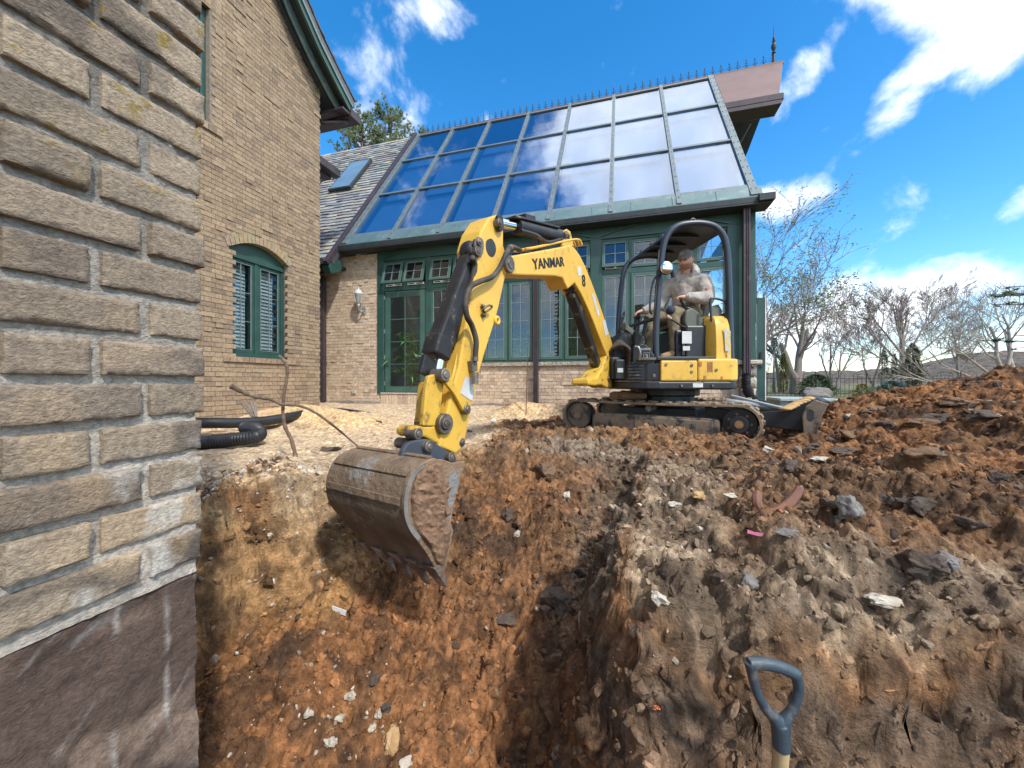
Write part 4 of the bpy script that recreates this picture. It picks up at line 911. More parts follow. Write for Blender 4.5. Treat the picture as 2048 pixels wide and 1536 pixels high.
for i, a in enumerate(AR):
    b = MB(); w = .062 if i in (0, 7) else .038; p = [SP(a - w, .0, .013), SP(a + w, .0, .013), SP(a + w, 1.0, .013), SP(a - w, 1.0, .013)]; b.prism(p, SN * .045)
    p = [SP(a - .03, .0, -.12), SP(a + .03, .0, -.12), SP(a + .03, 1.0, -.12), SP(a - .03, 1.0, -.12)]; b.prism(p, SN * .118)

    for k in range(22):
        for q in ((-.6, .6) if w > .06 else (0,)): b.ball(SP(a + q * w, .03 + k * .044, .06), .011, nu=6, nv=4, mi=1)
    b.build('rafter', [BARM, DARKW], cs)
for i in range(7):
    for j, s in enumerate(SR):
        b = MB(); h = .006 if j not in (0,) else .010
        b.prism([SP(AR[i] + .05, s - h, .014), SP(AR[i + 1] - .05, s - h, .014), SP(AR[i + 1] - .05, s + h, .014), SP(AR[i] + .05, s + h, .014)], SN * .03); b.build('glazing_bar', BARM, cs)
b = MB()
n = 12
for i in range(n):
    a, e = -6.3 + (8.62) * i / n, -6.3 + 8.62 * (i + 1) / n - .006
    b.prism([SP(a, -.012, .02), SP(e, -.012, .02), SP(e, .045, .05), SP(a, .045, .05)], -SN * .02)
    b.box(a, e, EB - .09, EB - .02, 3.585, 3.735)
b.build('eave_flashing', TEAL, cs, bevel=.004)
b = MB(); b.box(-6.3, 2.42, EB - .14, EB - .09, 3.60, 3.70); b.box(-6.3, 2.42, EB - .14, FB - .05, 3.57, 3.60); b.box(2.2, 2.44, EB - .2, FB + .1, 3.60, 3.72); b.build('gutter', DARKW, cs, bevel=.008)
# ridge cap, copper prow roof
b = MB(); SPo = [(2.27, .69), (3.36, .69), (3.80, 1.0), (2.27, 1.0)]
b.prism([SP(a, s, .03) for a, s in SPo], -SN * .04); b.box(-6.25, 3.82, RB - .03, RB + .1, RZ - .02, RZ + .05); b.build('copper_roof', COPPER, cs, bevel=.006)
b = MB(); g0 = SP(2.3, .69, -.02); b.box(2.2, 3.42, g0.y - .12, g0.y + .02, g0.z - .16, g0.z - .02); b.box(2.2, 3.38, g0.y - .12, g0.y + .32, g0.z - .26, g0.z - .165); b.build('copper_gutter', BROWNP, cs, bevel=.012)
# far slope and its underside, closing the room
b = MB(); FS = lambda a, s, o=0: Vector((a, 2 * RB + .08 - (EB + (RB - EB) * s), EZ + (RZ - EZ) * s)) + Vector((0, SDn.z, SDn.y)) * o
b.prism([FS(-12, -.05), FS(2.2, -.05), FS(2.75, .35), FS(3.36, .69), FS(3.78, 1.0), FS(-12, 1.0)], Vector((0, SDn.z, SDn.y)) * .1); b.build('far_roof_slope', DARKW, cs)
b = MB(); b.tube([house_pt for house_pt in (Vector((2.3, FS(0, .42).y - .3, FS(0, .42).z - .1)), Vector((3.25, FS(0, .80).y - .25, FS(0, .80).z - .12)))], .025, 6); b.build('eave_rod', BARM, cs)
# back wall / floor / left partition of the glazed room
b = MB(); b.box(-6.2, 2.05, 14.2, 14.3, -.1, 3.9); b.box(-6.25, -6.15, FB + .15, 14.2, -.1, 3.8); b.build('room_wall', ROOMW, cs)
b = MB(); b.box(-6.15, 2.05, FB + .13, 14.2, .2, .26); b.build('room_floor', mat('room_floor', (.22, .17, .12), None, 3, .6), cs)
# ridge cresting: a row of wrought-iron spikes with scrolls
b = MB(); a = -6.1
while a < 3.75:
    z = RZ + .05; y = RB + .03
    b.tube([(a, y, z), (a, y, z + .22)], .008, 5); b.add([(a - .02, y, z + .2), (a, y - .012, z + .2), (a + .02, y, z + .2), (a, y + .012, z + .2), (a, y, z + .27)], [(0, 1, 4), (1, 2, 4), (2, 3, 4), (3, 0, 4), (3, 2, 1, 0)])
    for s in (-1, 1):
        b.tube([(a + s * (.035 + .03 * math.cos(t)), y, z + .07 + .03 * math.sin(t)) for t in np.linspace(.3, 4.9, 8)], .006, 4)
    b.tube([(a - .04, y, z + .145), (a + .04, y, z + .145)], .006, 4)
    a += .19
b.box(-6.1, 3.78, RB + .022, RB + .038, RZ + .05, RZ + .065)
b.build('ridge_cresting', DARKW, cs)
b = MB(); fx, fy, fz = 3.62, RB + .03, RZ + .05; FS_ = .85
prof = [(.04, 0), (.04, .06), (.028, .08), (.028, .3), (.05, .31), (.05, .34), (.02, .36), (.05, .42), (.072, .5), (.05, .58), (.025, .62), (.045, .65), (.045, .67), (.02, .69), (.035, .74), (.02, .78), (.014, .82), (.004, 1.12)]
b.tube([(fx, fy, fz + p[1] * FS_) for p in prof], [p[0] * FS_ for p in prof], 12); b.build('finial', DARKW, cs, smooth=40)
# slate wing roof
b = MB(); rs = random.Random(44); ex = .15; s = -.10; row = 0
pal = [(.27, .275, .28), (.32, .325, .33), (.235, .235, .245), (.345, .355, .345), (.30, .335, .32), (.255, .24, .25), (.38, .36, .32), (.215, .22, .23), (.43, .395, .33), (.34, .29, .25)]
while s < .99:
    a = -12.2 - rs.uniform(0, .2); s1 = s + ex / SL * 1.25
    while a < -6.26:
        w = rs.uniform(.17, .33); e = min(a + w, -6.25)
        if e - a > .05:
            t0 = .012 + rs.uniform(0, .014); j = rs.uniform(-.003, .004); c = rs.choice(pal); k = rs.uniform(.85, 1.2); c = tuple(min(x * k, 1) for x in c)
            b.hexa([SP(a + .003, s + j, .014), SP(e - .003, s + j + rs.uniform(-.002, .002), .014), SP(e - .003, min(s1, 1.0), -.008), SP(a + .003, min(s1, 1.), -.008), SP(a + .003, s + j, .014 + t0), SP(e - .003, s + j, .014 + t0 + rs.uniform(-.004, .004)), SP(e - .003, min(s1, 1.), .004), SP(a + .003, min(s1, 1.), .004)], c)
        a = e
    s += ex / SL; row += 1
b.prism([SP(-12.2, -.1, .0), SP(-6.25, -.1, .0), SP(-6.25, 1, .0), SP(-12.2, 1, .0)], -SN * .1, (.06, .06, .07))
b.build('slate_roof', SLATE, cs)
b = MB(); b.prism([SP(-6.36, -.12, .0), SP(-6.25, -.12, .0), SP(-6.25, 1.01, .0), SP(-6.36, 1.01, .0)], SN * .10); b.build('verge_flashing', BROWNP, cs, bevel=.006)
b = MB(); b.box(-12, -6.3, EB - .36, FB + .0, 3.22, 3.30); b.box(-12, -6.3, EB - .36, EB - .32, 3.15, 3.30); b.build('wing_soffit', DARKW, cs)
b = MB(); p = SP(-6.3, -.12, 0); b.prism([(-6.44, p.y, p.z - .02), (-6.44, p.y + .2, p.z + .2), (-6.44, p.y + .45, p.z + .2), (-6.44, p.y + .4, p.z - .05), (-6.44, p.y + .08, p.z - .18)], (.18, 0, 0)); b.build('verge_bracket', GREEN, cs, bevel=.006)
b = MB(); b.tube([(-12, EB - .42, 3.28), (-6.42, EB - .42, 3.28)], .07, 12); b.build('wing_gutter', DARKW, cs)
# skylights on the slate
def on_slope(px, py):
    d = Vector(((px - CX) / F, 1, (HY - py) / F)); dl = Vector((d.x * CA + d.y * SA, -d.x * SA + d.y * CA, d.z)); n = SN; p0 = Vector((0, EB, EZ)); c = Vector((0, 0, H)); t = (p0 - c).dot(n) / dl.dot(n); p = c + dl * t
    return p.x, (p - Vector((p.x, EB, EZ))).length / SL
for (q0, q1) in (((660, 388), (747, 325)),):
    aL, sB = on_slope(*q0); aR, sT = on_slope(*q1)
aR2, _q = on_slope(662, 347)
for aL2 in (aL, aR2 - (aR - aL)):
    W_ = aR - aL
    b = MB(); p = [SP(aL2, sB, .03), SP(aL2 + W_, sB, .03), SP(aL2 + W_, sT, .03), SP(aL2, sT, .03)]; b.prism(p, SN * .09); sk = b.build('skylight', DARKW, cs, bevel=.01)
    e = .05; ss = e / SL; b = MB(); p = [SP(aL2 + e, sB + ss, .121), SP(aL2 + W_ - e, sB + ss, .121), SP(aL2 + W_ - e, sT - ss, .121), SP(aL2 + e, sT - ss, .121)]; b.prism(p, SN * .006); g = b.build('pane', mat('skylight_glass', (.25, .36, .42), None, 2, .12, .2, coat=.6), cs); g.parent = sk; ORG[g.name] = ORG[cs.name]
# vent on wall
va = dp1(707, FB - .03); b = MB(); b.box(va - .06, va + .06, FB - .03, FB - .001, .30, .40); b.box(va - .045, va + .045, FB - .04, FB - .03, .31, .385); b.build('vent_cover', mat('vent', (.5, .46, .4), None, 5, .7), cs, bevel=.005)
# wall lantern (a thing of its own)
la = dp1(717, FB - .16); lz = H + (HY - 605) / F * 8.95
lt = thing('wall_lantern', 'white carriage lantern with ribbed glass on the brick wall beside the green door', 'lantern', (la, FB, lz - .2), local=True)
LM = mat('white_metal', (.62, .62, .6), (.5, .5, .48), 12, .5, c3=(.2, .2, .2), thr=(.62, .7)); b = MB(); c = lambda r: [(la, FB - .16, lz + z) for z, q in r]
def lathe(b, prof, n=12): b.tube([(la, FB - .16, lz + z) for z, q in prof], [q for z, q in prof], n)
lathe(b, [(.15, .10), (.165, .105), (.22, .075), (.255, .045), (.265, .02), (.30, .012), (.31, .018), (.33, .004)]); b.build('cap', LM, lt, smooth=40)
b = MB(); lathe(b, [(-.05, .055), (.0, .07), (.14, .098), (.15, .098)], 10); b.build('glass', mat('lantern_glass', (.3, .3, .27), (.2, .2, .18), 10, .1, coat=.5), lt)
b = MB()
for k in range(6): t = k * math.pi / 3; b.tube([(la + .057 * math.cos(t), FB - .16 + .057 * math.sin(t), lz - .05), (la + .10 * math.cos(t), FB - .16 + .10 * math.sin(t), lz + .15)], .006, 5)
lathe(b, [(-.13, .02), (-.10, .035), (-.07, .035), (-.05, .06)]); b.build('cage', LM, lt)
b = MB(); b.tube([(la, FB - .16, lz - .13), (la, FB - .15, lz - .2), (la + .02, FB - .1, lz - .24), (la + .03, FB - .03, lz - .2)], .022, 8); b.box(la + .0, la + .08, FB - .03, FB - .0, lz - .28, lz - .08); b.build('bracket', mat('aged_white', (.4, .4, .38), (.12, .12, .12), 14, .6), lt, bevel=.006)
# indoor plants behind the glass
LEAF = mat('indoor_leaf', (.20, .42, .09), (.10, .24, .05), 6, .5)
def plant(label, a, bb, z0, h, n, seed, spread=.5):
    r = random.Random(seed); t = thing('indoor_plant', label, 'plant', (a, bb, z0), local=True, group='plants inside the conservatory')
    b = MB(); b.tube([(a, bb, z0), (a, bb, z0 + .3)], [.12, .16], 12); b.build('pot', mat('clay_pot', (.3, .14, .08), None, 5, .8), t)
    b = MB(); sm = MB()
    for k in range(max(4, n // 30)):
        sx, sy = r.uniform(-.15, .15), r.uniform(-.15, .15); sm.tube([(a, bb, z0 + .3), (a + sx, bb + sy, z0 + h * .6), (a + sx * 2, bb + sy * 2, z0 + h)], [.012, .008, .004], 4)
    for k in range(n):
        zz = z0 + h * (.3 + .7 * r.random()); az = r.uniform(0, 6.28); L = r.uniform(.16, .34); el = r.uniform(-.6, .5); p = Vector((a + r.gauss(0, spread * .3), bb + r.gauss(0, spread * .25), zz)); d = Vector((math.cos(az) * math.cos(el), math.sin(az) * math.cos(el), math.sin(el))); w = d.cross(Vector((0, 0, 1))).normalized() * .016
        b.add([p, p + d * L * .4 + w, p + d * L + Vector((0, 0, -.1 * L)), p + d * L * .4 - w], [(0, 1, 2, 3)])
    b.build('leaves', LEAF, t); sm.build('stems', LEAF, t)
plant('bushy bamboo-like plant right behind the green door glass', -4.7, 7.98, .26, 1.45, 620, 1, .6)
plant('leafy plant behind the third pair of casement windows, right of the arm', -1.95, 8.3, .26, 1.7, 260, 2)
plant('tall leafy plant behind the window right of the middle downpipe', -1.1, 8.4, .26, 2.0, 260, 3)
plant('dark leafy plant behind the window left of the arm', -3.5, 8.4, .26, 1.6, 240, 4)
plant('low leafy plant behind the windows next to the excavator cab', .2, 8.6, .26, 1.5, 220, 5)
plant('leafy plant behind the window seen just left of the boom text', -2.5, 8.5, .26, 1.4, 220, 6)
# ------------------------------------------------------------------ excavator
YEL = mat('yellow_paint', (.76, .46, .07), (.66, .39, .06), 2.2, .45, c3=(.30, .19, .07), thr=(.56, .74), scale3=9, rough3=.9, bump=.06, bscale=20, spec=.5)
YELW = mat('worn_yellow_paint', (.74, .45, .06), (.60, .36, .05), 4, .45, c3=(.09, .065, .04), thr=(.54, .66), scale3=11, rough3=.85, bump=.15, bscale=25)
BLK = mat('black_paint', (.014, .015, .02), (.022, .024, .030), 5, .42, c3=(.17, .13, .09), thr=(.63, .75), scale3=7, rough3=.9)
BLKM = mat('worn_black_steel', (.018, .018, .021), (.035, .033, .034), 7, .45, .2, c3=(.26, .20, .14), thr=(.57, .66), scale3=7, rough3=.9, bump=.2, bscale=30)
TUBEM = mat('canopy_tube_paint', (.022, .032, .05), (.03, .04, .06), 5, .34, c3=(.2, .2, .2), thr=(.68, .74), scale3=14)
CHROME = mat('chrome_rod', (.8, .82, .85), None, 3, .12, 1)
STEEL = mat('pin_steel', (.25, .22, .19), (.10, .08, .065), 20, .5, .6, c3=(.2, .13, .08), thr=(.55, .65), scale3=15)
HOSE = mat('hose_rubber', (.03, .028, .027), (.09, .07, .055), 14, .7, bump=.3)
MUDTRACK = mat('muddy_rubber', (.30, .22, .15), (.19, .14, .095), 10, .95, bump=1, bscale=40, dist=.01, c3=(.05, .045, .04), thr=(.56, .68), scale3=8)
MUDSTEEL = mat('muddy_bucket_steel', (.20, .125, .075), (.30, .20, .125), 7, .9, bump=1, bscale=26, dist=.02, c3=(.25, .24, .235), thr=(.55, .60), scale3=4.5, rough3=.35)
BUCKETM = mat('bucket_shell', (.27, .19, .125), (.15, .105, .07), 7, .9, bump=1, bscale=24, dist=.03, c3=(.27, .25, .23), thr=(.58, .64), scale3=5, rough3=.45, detail=9)
COUPM = mat('blue_grey_coupler', (.09, .11, .14), (.06, .07, .09), 6, .45, .3, c3=(.2, .17, .13), thr=(.6, .7))
SKIRT = mat('undercarriage_steel', (.16, .125, .095), (.24, .18, .125), 9, .85, bump=.5, c3=(.04, .037, .035), thr=(.5, .6), scale3=6)
STICK = mat('decal', (.62, .63, .62), (.5, .51, .5), 8, .5, c3=(.2, .2, .2), thr=(.62, .66), scale3=60)
DCON = mat('console_grey', (.13, .14, .115), (.10, .11, .09), 6, .55)
K = .95
ex = thing('excavator', 'yellow compact excavator with canopy and muddy rubber tracks reaching its bucket into the pit', 'excavator', (1.96, 4.9, -.06))
TH = math.radians(58); Sn, Cn_ = math.sin(TH), math.cos(TH); Cpl = K * -1.605
NB = Vector((Sn, -Cn_, 0)); HB = Vector((-Cn_, -Sn, 0))
def bp(px, py, off=0.0):
    u = (px - CX) / F; t = (Cpl + off) / (u * Sn - Cn_); return Vector((u * t, t, H + (HY - py) / F * t))
def pins(name, items, m=None, n=20):
    for (x, y, near, far, r) in items:
        b = MB(); a = bp(x, y, near); b.cyl(a, a - NB * (near + far), r, n); b.cyl(a + NB * .006, a - NB * .01, r * .55, 12); b.build(name, m or STEEL, ex, smooth=40, bevel=.004)
def plate(pts, off, th, m, name, bevel=.006, parent=ex, smooth=False, extra=None):
    """outline in the boom's swing plane at lateral offset off, thickness th going away from the near side"""
    b = MB(); b.prism([bp(x, y, off) for x, y in pts], -NB * th)
    if extra: extra(b)
    return b.build(name, m, parent, bevel=bevel, smooth=smooth)
def mid(px, py, off=0): return bp(px, py, 0) + NB * off      # point whose centre-plane position projects near px,py
def sm_curve(pts, n=6):
    pts = [Vector(p) for p in pts]; out = []
    for i in range(len(pts) - 1):
        p0 = pts[max(i - 1, 0)]; p1 = pts[i]; p2 = pts[i + 1]; p3 = pts[min(i + 2, len(pts) - 1)]
        for j in range(n):
            t = j / n; out.append(.5 * ((2 * p1) + (p2 - p0) * t + (2 * p0 - 5 * p1 + 4 * p2 - p3) * t * t + (3 * p1 - p0 - 3 * p2 + p3) * t ** 3))
    return out + [pts[-1]]
# arc-refine helper for outlines in pixels
def refine(pts, n=3):
    P = [Vector((x, y, 0)) for x, y in pts]; L = len(P); out = []
    for i in range(L):
        p0, p1, p2, p3 = P[i - 1], P[i], P[(i + 1) % L], P[(i + 2) % L]
        for j in range(n):
            t = j / n; q = .5 * ((2 * p1) + (p2 - p0) * t + (2 * p0 - 5 * p1 + 4 * p2 - p3) * t * t + (3 * p1 - p0 - 3 * p2 + p3) * t ** 3); out.append((q.x, q.y))
    return out
# boom
BW = .19
boom_pts = [(1010, 549), (1004, 530), (1012, 512), (1036, 509), (1060, 505), (1100, 498), (1141, 490), (1149, 495), (1160, 510), (1171, 532), (1183, 562), (1196, 597), (1212, 645), (1226, 690), (1231, 706), (1224, 716), (1214, 712), (1203, 684), (1190, 650), (1176, 616), (1163, 588), (1150, 566), (1143, 572), (1136, 578), (1130, 566), (1126, 556), (1110, 552), (1060, 551)]
boom = plate(boom_pts, BW / 2, BW, YEL, 'boom', .012)
# boom top cylinder bracket
plate([(1124, 493), (1127, 462), (1134, 458), (1141, 463), (1148, 492)], .055, .02, YELW, 'cylinder_bracket', .004); plate([(1124, 493), (1127, 462), (1134, 458), (1141, 463), (1148, 492)], -.035, .02, YELW, 'cylinder_bracket', .004)
pins('pin', [(1134, 468, .075, .075, .03)])
# hard hydraulic lines on the boom top
b = MB()
for o_ in (.05, .02, -.02, -.05): b.tube(sm_curve([bp(1040, 500, 0) + NB * o_, bp(1060, 500, 0) + NB * o_ + Vector((0, 0, .012)), bp(1110, 489) + NB * o_ + Vector((0, 0, .012)), bp(1147, 481) + NB * o_, bp(1152, 496) + NB * o_ + Vector((.02, .02, .02))]), .011, 8)
b.build('hydraulic_lines', YEL, ex, smooth=True)
# decals and lettering
def on_plane_quad(pts, off, m, name, th=.0015): return plate(pts, off, th, m, name, 0)
on_plane_quad([(1154, 534), (1162, 533), (1165, 551), (1157, 552)], BW / 2 + .0025, STICK, 'decal')
on_plane_quad([(1183, 588), (1188, 587), (1200, 630), (1196, 633)], BW / 2 + .0025, STICK, 'decal')
on_plane_quad([(1205, 641), (1211, 640), (1217, 668), (1211, 672)], BW / 2 + .0025, STICK, 'decal')
BLACKT = mat('black_lettering', (.012, .012, .014), None, 5, .5); WHT = mat('pale_lettering', (.5, .5, .47), None, 5, .5)
def text(txt, p0, p1, hgt, up, m, name, parent=ex, ext=.001, bold=.0, font_w=None):
    """lettering between p0 and p1 (baseline) of cap height hgt"""
    cu = bpy.data.curves.new(name, 'FONT'); cu.body = txt; cu.extrude = 0; cu.offset = .004; cu.space_character = 1.0; tmp = bpy.data.objects.new('tmp', cu); COL.objects.link(tmp)
    bpy.context.view_layer.update(); dg = bpy.context.evaluated_depsgraph_get(); me = bpy.data.meshes.new_from_object(tmp.evaluated_get(dg)); bpy.data.objects.remove(tmp)
    V = np.array([v.co[:] for v in me.vertices]); x0, x1 = V[:, 0].min(), V[:, 0].max(); y0, y1 = V[:, 1].min(), V[:, 1].max()
    p0 = Vector(p0); p1 = Vector(p1); X = (p1 - p0); Lx = X.length; X.normalize(); up = Vector(up); Nn = X.cross(up).normalized(); Uv = Nn.cross(X).normalized()
    b = MB()
    for q in range(4 if bold > .015 else 1):
        vs = [p0 + X * ((v[0] - x0) / (x1 - x0) * Lx + (q - 1.5) * hgt * .03 * (bold > .015)) + Nn * .0003 * q + Uv * ((v[1] - y0) / (y1 - y0) * hgt) for v in V]; b.add(vs, [tuple(p.vertices) for p in me.polygons])
    b.nofix = True
    return b.build(name, m, parent)
o_ = BW / 2 + .003
p0 = bp(1067, 539, o_); p1 = bp(1129, 532, o_); text('YANMAR', p0, p1, (bp(1067, 539, o_) - bp(1067, 518, o_)).length, (0, 0, 1), BLACKT, 'lettering', bold=.022)
p0 = bp(1165, 572, o_); text('8', p0, bp(1170, 573, o_) + HB * -.012, .115, (bp(1163, 546, o_) - bp(1165, 572, o_)), BLACKT, 'number', bold=.02)
# boom foot casting (swing post)
b = MB(); fz = lambda px, py, o: bp(px, py, o)
b.prism([bp(x, y, .10) for x, y in [(1214, 712), (1219, 700), (1232, 690), (1240, 700), (1239, 715), (1236, 735), (1231, 756), (1230, 776), (1214, 776), (1204, 770), (1190, 772), (1178, 770), (1178, 757), (1194, 755), (1200, 745), (1206, 735)]], -NB * .2)
b.build('swing_post', YELW, ex, bevel=.02)
pins('pin', [(1226, 706, .115, .115, .05), (1219, 757, .115, .115, .032)])
b = MB(); b.prism([bp(x, y, .06) for x, y in [(1177, 760), (1192, 758), (1192, 770), (1177, 770)]], -NB * .12); b.build('swing_stop', BLK, ex, bevel=.008)
# boom cylinder (under the boom)
b = MB(); b.beam(bp(1141, 582, .0), bp(1196, 741, .0), .125, .10, up=NB); b.build('boom_cylinder', BLKM, ex, bevel=.02)
b = MB(); b.cyl(bp(1137, 570), bp(1205, 765), .045, 16); b.ball(bp(1137, 572), .07); b.build('boom_cylinder_rod', BLKM, ex, smooth=40)
# arm
AW = .165
arm_pts = [(995, 429), (1004, 434), (1007, 460), (1007, 491), (1012, 507), (1020, 520), (1018, 540), (1011, 553), (997, 618), (989, 646), (970, 706), (951, 773), (941, 822), (933, 868), (928, 893), (912, 908), (896, 900), (878, 893), (884, 862), (893, 830), (905, 780), (917, 738), (930, 660), (943, 590), (950, 548), (955, 516), (953, 495), (962, 462), (978, 436)]
plate(arm_pts, AW / 2, AW, YEL, 'arm', .01)
# hole in the arm head: dark lightening hole with rim on the near face
b = MB(); hc = [(981, 477), (986, 480), (991, 490), (992, 502), (988, 512), (982, 514), (976, 508), (972, 496), (973, 482)]; b.prism([bp(x, y, AW / 2 + .0015) for x, y in refine(hc)], -NB * .004); b.build('lightening_hole', DARKW, ex)
# head side plates and pins
pins('pin', [(1021, 528, .12, .1, .06), (1001, 445, .125, .1, .028), (961, 484, .105, -.06, .026), (957, 502, .105, -.06, .030)])
plate(refine([(952, 478), (960, 474), (968, 484), (966, 508), (957, 514), (949, 502)], 2), AW / 2 + .012, .012, STEEL, 'pin_plate', .003)
plate(refine([(996, 430), (1004, 430), (1008, 445), (1007, 460), (1000, 462), (995, 446)], 2), AW / 2 + .03, .02, BLKM, 'pin_plate', .003)
b = MB(); b.ring(bp(994, 641, AW / 2 + .005), NB, .022, .012); b.build('lifting_eye', YEL, ex, smooth=True)
b = MB(); b.tube(sm_curve([bp(968, 626, AW / 2 + .01), bp(967, 618, AW / 2 + .03), bp(977, 611, AW / 2 + .04), bp(984, 613, AW / 2 + .04), bp(978, 620, AW / 2 + .03), bp(970, 624, AW / 2 + .03)]), .007, 8); b.cyl(bp(966, 612, AW / 2), bp(966, 612, AW / 2 + .02), .014); b.cyl(bp(968, 630, AW / 2), bp(968, 630, AW / 2 + .02), .014); b.build('hose_guard_hook', STEEL, ex, smooth=True)
# arm cylinder along the boom top
b = MB(); b.cyl(bp(1030, 452), bp(1128, 475), .062, 18); b.build('arm_cylinder', BLKM, ex, smooth=40)
b = MB(); b.beam(bp(1018, 436), bp(1108, 458), .13, .018, up=(0, 0, 1)); b.beam(bp(1040, 436), bp(1060, 441), .11, .05, up=(0, 0, 1)); b.tube(sm_curve([bp(1030, 464) + NB * .05, bp(1060, 474) + NB * .06, bp(1085, 487) + NB * .05, bp(1120, 478) + NB * .04]), .018, 8); b.build('cylinder_guard', BLKM, ex, bevel=.006)
b = MB(); b.cyl(bp(1000, 446), bp(1032, 453), .038, 16); b.build('cylinder_rod', CHROME, ex, smooth=40)
# bucket cylinder on the front of the arm
b = MB(); q0 = bp(944, 522); q1 = bp(882, 692); fr = (q1 - q0).normalized(); b.beam(q0 + HB * .02, q1 + HB * .02, .128, .10, up=NB); q2 = bp(878, 716); b.beam(q1 + HB * .03 - fr * .06, q2 + HB * .03, .14, .115, up=NB)
b.build('bucket_cylinder_guard', BLKM, ex, bevel=.018)
b = MB(); b.cyl(q0 - HB * .05, q1 - HB * .05, .045, 16); b.cyl(bp(936, 498), bp(950, 512), .08); b.ball(bp(940, 504), .07);  b.build('bucket_cylinder', BLKM, ex, smooth=40)
b = MB(); b.cyl(bp(884, 690), bp(874, 742), .032, 16); b.build('cylinder_rod', CHROME, ex, smooth=40)
b = MB(); b.beam(bp(876, 716) + HB * .07, bp(862, 752) + HB * .05, .10, .03, up=NB); b.build('rod_guard', BLKM, ex, bevel=.006)
# hydraulic pipes on the front of the arm
b = MB()
for o in (.05, .022, -.006, -.034): b.tube([bp(930, 655, o) + HB * .012, bp(924, 690, o) + HB * .018, bp(903, 780, o) + HB * .018, bp(895, 812, o) + HB * .018], .011, 8)
b.build('hydraulic_lines', YEL, ex, smooth=True)
b = MB(); b.box(0, 0, 0, 0, 0, 0) if False else None
plate([(943, 722), (955, 720), (956, 742), (946, 744)], AW / 2 + .035, .035, STEEL, 'valve_block', .004)
plate([(931, 752), (948, 760), (945, 800), (940, 800), (921, 786)], AW / 2 + .003, .0015, STICK, 'decal', 0)
# hoses on the near side
b = MB(); of = AW / 2 + .04
for d in (0,): b.tube(sm_curve([bp(1040, 500, .09), bp(1022, 494, .12), bp(1012, 508, of + .02), bp(1001, 532, of), bp(985, 553, of), bp(960, 563, of + .01), bp(941, 574, of + .02), bp(931, 602, of + .02), bp(934, 632, of + .02), bp(944, 652, of), bp(952, 680, of), bp(951, 705, of), bp(950, 722, of)]), .017, 10)
b.build('hydraulic_hose', HOSE, ex, smooth=True)
b = MB(); b.tube(sm_curve([bp(944, 515, .09), bp(949, 530, .07), bp(945, 560, .06), bp(937, 590, .05)]), .02, 10); b.build('hydraulic_hose', HOSE, ex, smooth=True)
for p, q in (((950, 714), (950, 722)), ((950, 744), (950, 768)), ((1016, 498), (1022, 494))): b = MB(); b.cyl(bp(*p, of), bp(*q, of), .021, 10); b.build('hose_fitting', STEEL, ex, smooth=40)
# tipping lever and H-link
plate(refine([(884, 744), (893, 736), (901, 744), (904, 758), (916, 778), (926, 792), (936, 806), (942, 818), (938, 828), (929, 824), (922, 812), (910, 790), (896, 772), (884, 756)], 2), AW / 2 + .03, .022, YELW, 'tipping_lever', .005)
plate(refine([(884, 744), (893, 736), (901, 744), (904, 758), (916, 778), (926, 792), (936, 806), (942, 818), (938, 828), (929, 824), (922, 812), (910, 790), (896, 772), (884, 756)], 2), -AW / 2 - .01, .022, YELW, 'tipping_lever', .005)
pins('pin', [(892, 750, .125, -.03, .036), (936, 819, .122, -.03, .030)])
link = [(858, 752), (886, 744), (889, 760), (884, 800), (879, 838), (876, 852), (846, 852), (849, 810), (852, 775)]
plate(link, .075, .03, YELW, 'link', .006); plate(link, -.045, .03, YELW, 'link', .006)
plate([(860, 765), (880, 758), (872, 845), (852, 845)], .045, .09, YELW, 'link_web', .005)
# quick coupler
plate(refine([(828, 866), (834, 854), (850, 852), (866, 852), (874, 840), (890, 832), (906, 838), (912, 854), (914, 872), (908, 888), (898, 897), (884, 890), (868, 884), (850, 874), (834, 875)], 2), .07, .14, YELW, 'quick_coupler', .012)
pins('coupler_pin', [(893, 848, .105, .09, .058), (893, 848, .118, .09, .028), (838, 868, .08, .0, .030), (925, 885, .085, -.02, .028)])
# bucket ears (blue-grey)
ear = refine([(803, 912), (812, 892), (822, 884), (846, 879), (862, 880), (880, 892), (902, 906), (912, 914), (909, 926), (880, 922), (840, 920), (812, 922)], 2)
plate(ear, .10, .03, COUPM, 'bucket_ear', .006); plate(ear, -.07, .03, COUPM, 'bucket_ear', .006)
pins('bucket_pin', [(860, 893, .13, .11, .030), (904, 914, .13, .11, .026)])
# bucket
BKW = .56; bo = BKW / 2
shell = [(907, 926), (885, 919), (867, 917), (845, 927), (828, 942), (816, 964), (809, 990), (807, 1016), (811, 1042), (821, 1064), (836, 1083), (852, 1104), (866, 1128), (876, 1148)]
shp = sm_curve([bp(x, y, bo) for x, y in shell], 4)
cen = bp(880, 1010, bo); b = MB(); n = len(shp)
inn = []
for i, p in enumerate(shp):
    d = (shp[min(i + 1, n - 1)] - shp[max(i - 1, 0)]).normalized(); nr = NB.cross(d).normalized()
    if (cen - p).dot(nr) < 0: nr = -nr
    inn.append(p + nr * .014)
prof = shp + inn[::-1]
NSEG = 14
for k in range(NSEG):
    o0 = -NB * BKW * k / NSEG; o1 = -NB * BKW * (k + 1) / NSEG
    m_ = len(prof); vs = [p + o0 for p in prof] + [p + o1 for p in prof]; b.add(vs, [(i, (i + 1) % m_, m_ + (i + 1) % m_, m_ + i) for i in range(m_)])
b.build('bucket_shell', BUCKETM, ex, smooth=50)
